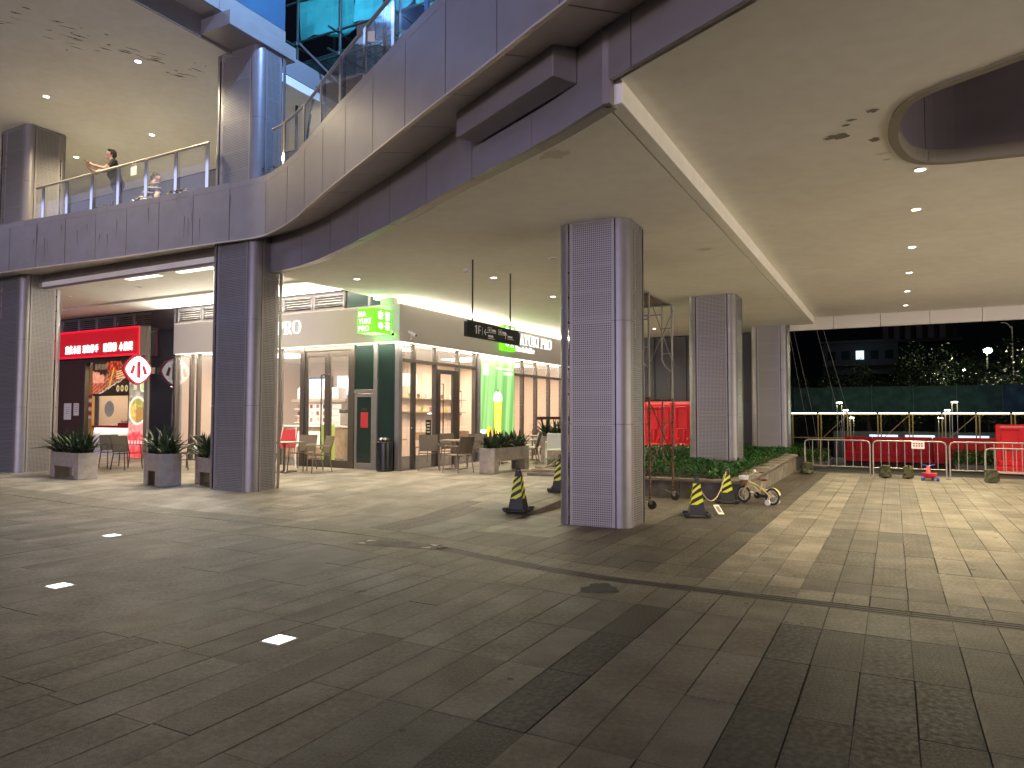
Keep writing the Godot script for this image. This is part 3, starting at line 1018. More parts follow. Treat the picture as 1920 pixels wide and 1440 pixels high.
func pillar(label: String, x0: float, x1: float, z0: float, z1: float, levels: Array, rows: float) -> void:
	# a square column clad in perforated panels with rounded corner trims; (x0..x1, z0 front .. z1 back)
	var t := thing("pillar", label, "pillar", Vector3((x0 + x1) * 0.5, levels[0][0], (z0 + z1) * 0.5), 0.0, "clad pillars of the arcade")
	var w := x1 - x0
	var d := z0 - z1
	var r := 0.19
	for lv in levels:
		var y0: float = lv[0] - levels[0][0]
		var y1: float = lv[1] - levels[0][0]
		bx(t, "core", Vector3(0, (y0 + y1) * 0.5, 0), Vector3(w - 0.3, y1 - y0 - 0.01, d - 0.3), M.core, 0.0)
		var n := int(round((y1 - y0) / rows))
		var h := (y1 - y0) / n
		for k in n:
			var a := y0 + k * h + 0.003
			var e := y0 + (k + 1) * h - 0.003
			# corner trims: quarter rounds
			for cx in [1, -1]:
				for cz in [1, -1]:
					var b := B.new()
					var c := Vector3(cx * (w * 0.5 - r), 0, cz * (d * 0.5 - r))
					for s in 8:
						var t0 := PI * 0.5 * s / 8
						var t1 := PI * 0.5 * (s + 1) / 8
						var e0 := Vector3(cx * cos(t0), 0, cz * sin(t0))
						var e1 := Vector3(cx * cos(t1), 0, cz * sin(t1))
						var f := [c + e0 * r + Vector3.UP * a, c + e1 * r + Vector3.UP * a, c + e1 * r + Vector3.UP * e, c + e0 * r + Vector3.UP * e]
						if cx * cz > 0:
							b.qs(f[1], f[0], f[3], f[2], e1, e0, e0, e1)
						else:
							b.qs(f[0], f[1], f[2], f[3], e0, e1, e1, e0)
					part(t, "corner_trim", b.mesh(), M.trim)
			# perforated panels with solid margins
			for f in 4:
				var fw := (w if f % 2 == 0 else d) - 2 * r - 0.05
				var hd := (d if f % 2 == 0 else w) * 0.5 - 0.012
				var bs := Basis(Vector3.UP, PI * 0.5 * f)
				panel(t, bs * Vector3(0, (a + e) * 0.5, hd), bs, fw, e - a)

func panel(t: Node3D, at: Vector3, bs: Basis, w: float, h: float) -> void:
	var key := "perf %.3f %.3f" % [w, h]
	if not store.has(key):
		var pitch := 0.0333
		var m := 0.03
		var nx := floorf((w - 2 * m) / pitch)
		var ny := floorf((h - 0.02) / pitch)
		var px := nx * pitch * 0.5
		var py := ny * pitch * 0.5
		var b := B.new()
		b.q(Vector3(-px, -py, 0), Vector3(px, -py, 0), Vector3(px, py, 0), Vector3(-px, py, 0), Vector2(0, ny), Vector2(nx, ny), Vector2(nx, 0), Vector2(0, 0))
		store[key] = b.mesh()
		var e := B.new()
		var hw := w * 0.5
		var hh := h * 0.5
		for s in [[-hw, -px, -hh, hh], [px, hw, -hh, hh], [-px, px, py, hh], [-px, px, -hh, -py]]:
			e.q(Vector3(s[0], s[2], 0), Vector3(s[1], s[2], 0), Vector3(s[1], s[3], 0), Vector3(s[0], s[3], 0))
		for s in [-1.0, 1.0]:
			e.box(Vector3(s * hw, 0, -0.02), Vector3(0.004, h, 0.04))
		store[key + "e"] = e.mesh()
		var rb := B.new()
		for k in int(h / 0.4):
			rb.box(Vector3(0, -hh + 0.06 + 0.4 * k, -0.012), Vector3(w - 0.04, 0.04, 0.01))
		store[key + "r"] = rb.mesh()
	var p := part(t, "perforated_panel", store[key], M.perforated, at, bs)
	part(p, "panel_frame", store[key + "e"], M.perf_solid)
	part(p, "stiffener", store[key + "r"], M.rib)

func make_pillars() -> void:
	pillar("large perforated metal pillar in the middle of the picture", -4.56, -3.41, -9.93, -10.85, [[-0.02, CEIL]], 1.53)
	pillar("perforated pillar standing in the shrub bed, nearest the central pillar", -4.46, -3.3, -17.45, -18.5, [[0.2, CEIL]], 1.47)
	pillar("farther perforated pillar in the shrub bed beside the barriers", -4.14, -3.0, -24.3, -25.4, [[0.2, CEIL]], 1.47)
	pillar("tall two-storey perforated pillar left of the tea shop door", -12.52, -11.2, -9.95, -10.8, [[0.1, 5.3], [6.2, 9.2]], 1.7)
	pillar("two-storey perforated pillar at the left edge of the picture", -21.0, -19.6, -9.95, -11.0, [[0.1, 5.3], [6.2, 9.2]], 1.7)


# ------------------------------------------------------------------ lettering
const GLYPH := {
	"小": [[5, 0.4, 5, 9.6, 3.9, 9], [2.6, 3.4, 0.8, 7.6], [7.4, 3.4, 9.2, 7.6]],
	"重": [[2, 1.1, 8, 0.6], [0.5, 2.3, 9.5, 2.3], [2, 3.5, 8, 3.5, 8, 6.3, 2, 6.3, 2, 3.5], [2, 4.9, 8, 4.9], [5, 0.9, 5, 9.4], [1.5, 7.8, 8.5, 7.8], [0.4, 9.4, 9.6, 9.4]],
	"庆": [[5, 0, 5.5, 1.3], [1.5, 1.6, 9.5, 1.6], [1.8, 1.6, 1.6, 6, 0.6, 9.5], [3, 4.5, 9.2, 4.5], [6, 2.5, 6, 4.5, 5, 7, 3, 9.5], [6, 5, 7, 7.5, 9.5, 9.5]],
	"面": [[0.5, 1, 9.5, 1], [5, 1, 4.6, 2.8], [1.2, 2.8, 8.8, 2.8, 8.8, 9.5, 1.2, 9.5, 1.2, 2.8], [3.8, 2.8, 3.8, 9.5], [6.2, 2.8, 6.2, 9.5], [3.8, 5, 6.2, 5], [3.8, 7.2, 6.2, 7.2]],
	"现": [[0.5, 1.5, 4, 1.5], [0.8, 4.8, 3.8, 4.8], [0.3, 8.6, 4.2, 8], [2.2, 1.5, 2.2, 8.3], [5, 6.2, 5, 1, 9, 1, 9, 6.2], [7, 2.5, 7, 5, 6, 7.5, 4.3, 9.5], [7.4, 6, 7.4, 9, 9.6, 9, 9.6, 7.8]],
	"包": [[3, 0.3, 2.2, 2, 0.8, 4], [2.4, 1.8, 9, 1.8, 8.8, 6.5, 7.5, 6.3], [2.5, 3.7, 6.4, 3.7, 6.4, 6], [2.5, 3.7, 2.5, 9, 9.6, 9, 9.6, 7.4], [2.5, 6, 6.4, 6]],
	"抄": [[0.3, 2.8, 4, 2.8], [2.2, 0.3, 2.2, 9, 1.2, 8.5], [0.3, 6.2, 4, 5], [6.9, 0.3, 6.9, 6], [5.3, 2, 4.4, 5], [8.4, 2, 9.6, 4.5], [9.4, 4.8, 8, 7.5, 4.8, 9.6]],
	"手": [[8, 0.6, 2, 1.6], [1.5, 3.6, 8.5, 3.6], [0.5, 6, 9.5, 6], [5, 1.2, 5, 9, 3.8, 8.6]],
	"酸": [[0.3, 1, 4.6, 1], [0.6, 2.8, 4.3, 2.8, 4.3, 9.3, 0.6, 9.3, 0.6, 2.8], [1.8, 1, 1.8, 5], [3.1, 1, 3.1, 5], [0.6, 7, 4.3, 7], [7, 0.3, 5.6, 2.4, 9, 2.2], [8.2, 1, 9.3, 2.8], [6, 3.2, 5.2, 4.6], [8.3, 3.2, 9.4, 4.4], [6.6, 4.6, 5, 6.8], [6.2, 5.6, 8.8, 5.6, 7, 8, 5, 9.5], [6.2, 6.4, 9.6, 9.5]],
	"辣": [[2.4, 0, 2.6, 1], [0.4, 1.5, 4.6, 1.5], [1.4, 2.2, 1.8, 3.6], [3.6, 2.2, 3.2, 3.6], [0.3, 4, 4.7, 4], [0.5, 6, 4.5, 6], [2.5, 4, 2.3, 9.6], [5.2, 1.6, 9.8, 1.6], [7.5, 0, 7.5, 9.7], [5.7, 3, 9.3, 3, 9.3, 5.2, 5.7, 5.2, 5.7, 3], [7.3, 5.5, 5.2, 8.4], [7.7, 5.5, 9.8, 8.4]],
	"粉": [[0.3, 4, 4.6, 4], [2.4, 0.3, 2.4, 9.6], [0.8, 1, 1.4, 3], [4, 1, 3.4, 3], [2.3, 4.4, 0.3, 7.6], [2.5, 4.4, 4.6, 7], [6.6, 0.4, 5.8, 3, 4.8, 4.6], [8, 0.4, 9.7, 4.4], [5.6, 5, 9, 5, 8.7, 9, 7.6, 8.8], [7.2, 5, 6.6, 7.5, 5, 9.6]],
	"烧": [[0.8, 2.6, 1.3, 4.4], [4.1, 2.2, 3.4, 4], [2.3, 0.4, 2.3, 5, 0.4, 9.5], [2.4, 5.5, 4.2, 9], [5, 2, 9.2, 1.2], [6.4, 0.2, 7.4, 3, 9.4, 4.2], [9, 2.6, 5.2, 4.6], [4.8, 5.6, 9.6, 5.6], [6.6, 5.6, 6.2, 8, 4.8, 9.6], [8, 5.6, 8, 9.2, 9.8, 9.2, 9.8, 8]],
	"烤": [[0.8, 2.6, 1.3, 4.4], [4.1, 2.2, 3.4, 4], [2.3, 0.4, 2.3, 5, 0.4, 9.5], [2.4, 5.5, 4.2, 9], [5, 1.6, 9, 1.6], [7, 0.2, 7, 3.6], [4.6, 3.6, 9.8, 3.6], [9.4, 0.8, 4.6, 6], [6.4, 5.4, 9, 5], [6.4, 5.4, 6.2, 7, 9.2, 7, 8.8, 9.4, 7.8, 9.2]],
	"奈": [[1, 2, 9, 2], [5, 0, 4.4, 2.4, 1, 5], [5.4, 2.2, 9.2, 4.8], [3.2, 4.6, 6.8, 4.6], [1.6, 6.2, 8.4, 6.2], [5, 6.2, 5, 9.6, 4, 9.2], [3, 7.2, 1.6, 9], [7, 7.2, 8.6, 9]],
	"雪": [[2, 0.6, 8, 0.6], [0.8, 3.4, 1, 2, 9, 2, 8.6, 3.4], [5, 0.6, 5, 4.6], [2.4, 3, 4, 3], [2.4, 4.2, 4, 4.2], [6, 3, 7.6, 3], [6, 4.2, 7.6, 4.2], [2, 5.8, 8, 5.8, 8, 9.6], [2, 7.6, 8, 7.6], [2, 9.4, 8, 9.4]],
	"の": [[5.6, 2, 5, 6, 3.4, 8, 1.8, 7, 1.6, 5, 3, 2.8, 5.6, 2, 8, 2.8, 9, 5, 8.4, 7.4, 6, 9.2]],
	"茶": [[0.8, 1.6, 9.2, 1.6], [3.4, 0.3, 3.4, 2.8], [6.6, 0.3, 6.6, 2.8], [5, 2.4, 3, 4.4, 0.6, 5.8], [5, 2.4, 7, 4.4, 9.4, 5.8], [2, 6, 8, 6], [5, 4.4, 5, 9.7], [3.4, 7, 2, 9], [6.6, 7, 8, 9]],
	"新": [[2.4, 0, 2.8, 1], [0.5, 1.5, 4.8, 1.5], [1.6, 2, 2, 3.4], [3.8, 2, 3.3, 3.4], [0.3, 3.8, 5, 3.8], [0.5, 5.6, 4.8, 5.6], [2.6, 3.8, 2.6, 9.5], [2.3, 6, 0.5, 8.6], [3, 6, 4.6, 8], [9.4, 0.8, 6, 1.6, 6, 5, 5, 9.3], [6, 4, 9.8, 4], [8.2, 4, 8.2, 9.6]],
	"鲜": [[2.4, 0.2, 1, 2.2], [1.6, 1.4, 4, 1.4, 3.4, 2.8], [0.8, 2.8, 4.4, 2.8, 4.4, 7, 0.8, 7, 0.8, 2.8], [2.6, 2.8, 2.6, 7], [0.8, 4.9, 4.4, 4.9], [0.3, 8.8, 4.8, 8.4], [6, 0.3, 6.6, 1.8], [8.8, 0.3, 8.2, 1.8], [5.4, 2.4, 9.6, 2.4], [5.6, 4.6, 9.4, 4.6], [5, 6.8, 9.9, 6.8], [7.5, 2.4, 7.5, 9.8]]}

func glyph(ch: String, w: float, h: float, stroke: float, depth := 0.02) -> ArrayMesh:   # upright in the xy plane, front to +z, origin bottom left
	var b := B.new()
	for line in GLYPH[ch]:
		for i in range(0, line.size() - 2, 2):
			var a := Vector2(line[i] * w * 0.1, (10 - line[i + 1]) * h * 0.1)
			var e := Vector2(line[i + 2] * w * 0.1, (10 - line[i + 3]) * h * 0.1)
			var d := e - a
			var l := d.length() + stroke * 0.7
			b.box(Vector3((a.x + e.x) * 0.5, (a.y + e.y) * 0.5, depth * 0.5 + 0.0004 * (b.v.size() / 36 % 5)), Vector3(l, stroke, depth), 0.0, Basis(Vector3.BACK, d.angle()))
	return b.mesh()

func writing(parent: Node, text: String, at: Vector3, turn: float, w: float, h: float, gap: float, stroke: float, m: Material) -> void:
	var x := 0.0
	var bs := Basis(Vector3.UP, turn)
	for ch in text:
		if ch != " ":
			part(parent, "character", glyph(ch, w, h, stroke), m, at + bs * Vector3(x, 0, 0), bs)
		x += w + gap if ch != " " else w * 0.55

func latin(parent: Node, text: String, at: Vector3, turn: float, cap: float, m: Material, serif := false, bold := false, squeeze := 1.0) -> void:   # cap = height of a capital letter; origin at the left of the base line
	var f := SystemFont.new()
	f.font_names = PackedStringArray(["Droid Serif" if serif else "Droid Sans"])
	f.font_weight = 700 if bold else 400
	var t := TextMesh.new()
	t.text = text
	t.font = f
	t.font_size = 64
	t.pixel_size = cap / (64.0 * 0.715)
	t.depth = 0.02
	t.curve_step = 2.0
	t.horizontal_alignment = HORIZONTAL_ALIGNMENT_LEFT
	t.vertical_alignment = VERTICAL_ALIGNMENT_BOTTOM
	var bs := Basis(Vector3.UP, turn) * Basis.from_scale(Vector3(squeeze, 1, 1))
	var low := t.get_aabb().position
	part(parent, "lettering", t, m, at - bs * Vector3(low.x, low.y, 0), bs)

func poster_material(key: String, im: Image, power: float) -> StandardMaterial3D:
	var m := mat(key, 1, 1, 1, 0.35)
	var tx := ImageTexture.create_from_image(im)
	m.albedo_texture = tx
	if power > 0.0:
		m.emission_enabled = true
		m.emission = Color.BLACK
		m.emission_texture = tx
		m.emission_energy_multiplier = power
	return m

func quad(parent: Node, called: String, at: Vector3, turn: float, w: float, h: float, m: Material) -> MeshInstance3D:
	var qm := QuadMesh.new()
	qm.size = Vector2(w, h)
	return part(parent, called, qm, m, at, Basis(Vector3.UP, turn))

func drink_print() -> Image:
	var w := 160
	var h := 360
	var im := Image.create(w, h, false, Image.FORMAT_RGB8)
	var nz := FastNoiseLite.new()
	nz.seed = 3
	nz.frequency = 0.03
	for y in h:
		for x in w:
			var u := float(x) / w
			var v := float(y) / h
			var fold := 0.5 + 0.5 * nz.get_noise_2d(x * 1.6 + y * 0.12, 0.0) + 0.15 * nz.get_noise_2d(x * 0.7, 40.0)
			var c := Color(0.33, 0.55, 0.28).lerp(Color(0.66, 0.85, 0.58), clampf(fold * 1.1 - v * 0.35 + 0.05, 0, 1))
			var edge := 0.7 if u < 0.12 else 0.7 + (u - 0.12) * 0.14
			if v > edge - (0.04 * u if u < 0.12 else 0.0):
				c = Color(0.97, 0.98, 0.97).lerp(Color(0.84, 0.88, 0.85), clampf(nz.get_noise_2d(x * 0.8, y * 0.8) + 0.3, 0, 1))
			# stone block under the cup
			if u > 0.2 and u < 0.7 and v > 0.83 and v < 0.97 and v > 0.83 + absf(u - 0.45) * 0.05:
				c = Color(0.86, 0.76, 0.66).lerp(Color(0.6, 0.52, 0.44), clampf(nz.get_noise_2d(x * 4.0, y * 4.0) + 0.2, 0, 1))
			# cut fruit
			var d := Vector2((u - 0.25) / 0.1, (v - 0.76) / 0.09)
			if d.length() < 1.0: c = Color(0.93, 0.6, 0.25).lerp(Color(0.99, 0.9, 0.2), clampf(1.2 - Vector2(d.x + 0.1, d.y + 0.3).length() * 1.2, 0, 1))
			d = Vector2((u - 0.16) / 0.07, (v - 0.91) / 0.07)
			if d.length() < 1.0: c = Color(0.97, 0.87, 0.2)
			d = Vector2((u - 0.85) / 0.13, (v - 0.9) / 0.07)
			if d.length() < 1.0: c = Color(0.95, 0.88, 0.5).lerp(Color(0.8, 0.72, 0.3), clampf(sin(d.angle() * 8.0), 0, 1))
			# cup: tapered body, lid, straw hole
			var cw := lerpf(0.115, 0.085, clampf((v - 0.4) / 0.45, 0, 1))
			if v > 0.4 and v < 0.85 and absf(u - 0.49) < cw:
				var k := (u - 0.49) / cw
				c = Color(0.98, 0.9, 0.42).lerp(Color(0.86, 0.74, 0.2), k * k)
				var l := Vector2((u - 0.49) / 0.07, (v - 0.57) / 0.06)
				if absf(l.length() - 0.85) < 0.12: c = Color(0.78, 0.72, 0.12)
			d = Vector2((u - 0.49) / 0.135, (v - 0.405) / 0.075)
			if d.length() < 1.0 and v < 0.43: c = Color(0.93, 0.97, 0.92).lerp(Color(0.7, 0.85, 0.68), clampf(absf(d.x) * 0.6 - 0.1, 0, 1))
			if absf(u - 0.49) < 0.02 and v > 0.315 and v < 0.345: c = Color(0.35, 0.45, 0.35)
			# lettering too small to read: pale emblem and lines
			if u > 0.07 and u < 0.23 and v > 0.075 and v < 0.185: c = Color(0.9, 0.98, 0.86) if absf(u - 0.15) > 0.012 or int(v * 200) % 5 > 2 else Color(0.62, 0.8, 0.55)
			if u > 0.42 and u < 0.95 and v > 0.1 and v < 0.115 and (int(x * 0.6) % 4) != 0: c = Color(0.92, 0.98, 0.9)
			if u > 0.67 and u < 0.95 and v > 0.14 and v < 0.165 and (int(x * 0.35) % 4) != 0: c = Color(0.95, 1.0, 0.94)
			im.set_pixel(x, y, c)
	return im

func mottle(c: Color, k: float) -> Color:
	return Color(clampf(c.r * k, 0, 1), clampf(c.g * k, 0, 1), clampf(c.b * k, 0, 1))

func skewer_print() -> Image:
	var w := 230
	var h := 126
	var im := Image.create(w, h, false, Image.FORMAT_RGB8)
	var nz := FastNoiseLite.new()
	nz.seed = 12
	nz.frequency = 0.09
	nz.noise_type = FastNoiseLite.TYPE_CELLULAR
	var fn := FastNoiseLite.new()
	fn.seed = 5
	fn.frequency = 0.05
	fn.fractal_octaves = 5
	var r := RandomNumberGenerator.new()
	r.seed = 8
	for y in h:
		for x in w:
			var u := float(x) / w
			var v := float(y) / h
			var f := fn.get_noise_2d(x, y)
			var c := Color(0.16, 0.12, 0.1).lerp(Color(0.3, 0.22, 0.17), clampf(f + 0.3, 0, 1))
			var band := v + u * 0.7 + f * 0.05
			if band > 0.66 and band < 1.12:               # tray of grilled meat
				var k := clampf(0.75 + nz.get_noise_2d(x * 1.1 + y * 0.6, y * 1.5 - x * 0.8) * 0.9 + f * 0.5, 0, 1)
				c = Color(0.4, 0.15, 0.09).lerp(Color(0.93, 0.76, 0.5), k)
				c = c.lerp(Color(0.78, 0.3, 0.22), clampf(0.75 - u * 1.4, 0, 0.7))
				if sin((x * 0.55 + y) * 0.42) > 0.9: c = c.lerp(Color(0.95, 0.86, 0.66), 0.6)
			elif band >= 1.12 and band < 1.16: c = Color(0.78, 0.72, 0.64)
			var s := Vector2((u - 0.58) / 0.2, (v - 0.15) / 0.19)
			if s.length() < 1.0 + f * 0.5: c = Color(0.5, 0.12, 0.08).lerp(Color(0.9, 0.42, 0.25), clampf(nz.get_noise_2d(x * 1.8, y * 1.8) + 0.9 + f, 0, 1))
			if absf(u - 0.55 + (v - 0.4) * 0.2) < 0.022 + f * 0.01 and v > 0.2 and v < 0.8: c = Color(0.95, 0.7, 0.3).lerp(Color(0.8, 0.45, 0.12), clampf(f + 0.4, 0, 1))
			if u > 0.66 and u < 0.88 and v > 0.28 and v < 0.55 and fposmod(v * 14.0 + u * 4.0, 1.0) < 0.55: c = Color(0.93, 0.74, 0.5)
			if u < 0.33 and v > 0.27 and v < 0.66 and v > 0.27 + u * 0.5 + f * 0.08: c = Color(0.8, 0.5, 0.38).lerp(Color(0.92, 0.68, 0.54), clampf(f + 0.5, 0, 1))
			for k in 3:
				var e := Vector2((u - 0.71 - k * 0.115) / 0.042, (v - 0.84) / 0.1)
				if e.length() < 1.0: c = Color(0.82, 0.76, 0.52) if e.length() > 0.5 else Color(0.5, 0.44, 0.28)
			im.set_pixel(x, y, mottle(c, r.randf_range(0.88, 1.1)))
	return im

func noodle_print() -> Image:
	var w := 100
	var h := 420
	var im := Image.create(w, h, false, Image.FORMAT_RGB8)
	var nz := FastNoiseLite.new()
	nz.seed = 22
	nz.frequency = 0.12
	var fn := FastNoiseLite.new()
	fn.seed = 9
	fn.frequency = 0.03
	fn.fractal_octaves = 5
	var r := RandomNumberGenerator.new()
	r.seed = 18
	for y in h:
		for x in w:
			var u := float(x) / w
			var v := float(y) / h
			var f := fn.get_noise_2d(x, y)
			var c := Color(0.5, 0.46, 0.4).lerp(Color(0.74, 0.72, 0.64), clampf(v * 1.2 + f, 0, 1))
			if v > 0.62 + 0.03 * sin(u * 3.0): c = Color(0.88, 0.45, 0.45).lerp(Color(0.93, 0.68, 0.64), clampf(f + 0.4, 0, 1))
			if v > 0.71 + 0.05 * (u - 0.5) * (u - 0.5) * 4.0: c = Color(0.86, 0.24, 0.27).lerp(Color(0.95, 0.45, 0.45), clampf(f * 1.5 + 0.3, 0, 1))
			if v > 0.8 and v < 0.85 and fposmod(u * 5.0, 1.0) < 0.62 and fposmod(u * 17.0 + v * 90.0, 1.0) < 0.6: c = Color(0.98, 0.9, 0.88)
			var d := Vector2((u - 0.58) / 0.6, (v - 0.5) / 0.145)
			if d.length() < 1.0:
				c = Color(0.95, 0.94, 0.9).lerp(Color(0.78, 0.75, 0.68), clampf((d.length() - 0.86) * 5.0, 0, 1))
				if d.length() < 0.85:
					var k := clampf(nz.get_noise_2d(x * 1.5, y * 1.5) * 0.9 + 0.5, 0, 1)
					c = Color(0.9, 0.76, 0.4).lerp(Color(0.4, 0.22, 0.15), k if u > 0.42 + f * 0.3 else k * 0.35)
					if sin(x * 0.9 + y * 0.35 + f * 14.0) > 0.7 and u < 0.5: c = c.lerp(Color(0.97, 0.9, 0.66), 0.7)
					if v < 0.47 and fn.get_noise_2d(x * 2.0, y * 2.0) > 0.05: c = Color(0.5, 0.6, 0.28).lerp(Color(0.75, 0.78, 0.5), clampf(f + 0.4, 0, 1))
			d = Vector2((u - 0.92) / 0.22, (v - 0.26) / 0.055)
			if d.length() < 1.0: c = Color(0.9, 0.9, 0.84) if d.length() > 0.75 else Color(0.66, 0.72, 0.45).lerp(Color(0.8, 0.84, 0.6), clampf(f + 0.4, 0, 1))
			if u > 0.3 and u < 0.52 and v > 0.2 and v < 0.29 and fposmod(v * 60.0, 1.0) < 0.65 and fposmod(u * 22.0 + v * 40.0, 1.0) < 0.7: c = Color(0.92, 0.94, 0.82)
			im.set_pixel(x, y, mottle(c, r.randf_range(0.9, 1.08)))
	return im


# ------------------------------------------------------------------ the shops
func area_light(parent: Node, at: Vector3, rot: Vector3, size: Vector2, c: Color, e: float) -> void:
	var a := AreaLight3D.new()
	a.name = "light"
	a.area_size = size
	a.light_color = c
	a.light_energy = e
	a.area_range = 30.0
	a.shadow_enabled = true
	parent.add_child(a, true)
	a.position = at
	a.rotation = rot

func mull_z(parent: Node, x: float, y0: float, y1: float, z := FZ - 0.12, w := 0.07) -> void:
	bx(parent, "mullion", Vector3(x, (y0 + y1) * 0.5, z), Vector3(w, y1 - y0, 0.14), M.frame_bronze)

func mull_x(parent: Node, z: float, y0: float, y1: float, w := 0.07) -> void:
	bx(parent, "mullion", Vector3(FX - 0.12, (y0 + y1) * 0.5, z), Vector3(0.14, y1 - y0, w), M.frame_bronze)

func louvre(parent: Node, x0: float, x1: float, y0: float, y1: float) -> void:
	var fr := B.new()
	fr.box(Vector3((x0 + x1) * 0.5, y1 - 0.03, FZ - 0.17), Vector3(x1 - x0 - 0.02, 0.06, 0.12), 0.004)
	fr.box(Vector3(x0 + 0.04, (y0 + y1) * 0.5, FZ - 0.17), Vector3(0.06, y1 - y0 - 0.125, 0.12), 0.004)
	fr.box(Vector3(x1 - 0.04, (y0 + y1) * 0.5, FZ - 0.17), Vector3(0.06, y1 - y0 - 0.125, 0.12), 0.004)
	fr.box(Vector3((x0 + x1) * 0.5, y0 + 0.03, FZ - 0.17), Vector3(x1 - x0 - 0.02, 0.06, 0.12), 0.004)
	var f := part(parent, "louvre_frame", fr.mesh(), M.trim)
	var n := 6
	for k in n:
		var y := y0 + 0.09 + (y1 - y0 - 0.16) * k / (n - 1)
		bx(f, "slat", Vector3((x0 + x1) * 0.5, y, FZ - 0.17), Vector3(x1 - x0 - 0.14, 0.012, 0.09), M.alu, 0.002, Basis(Vector3.RIGHT, 0.6))

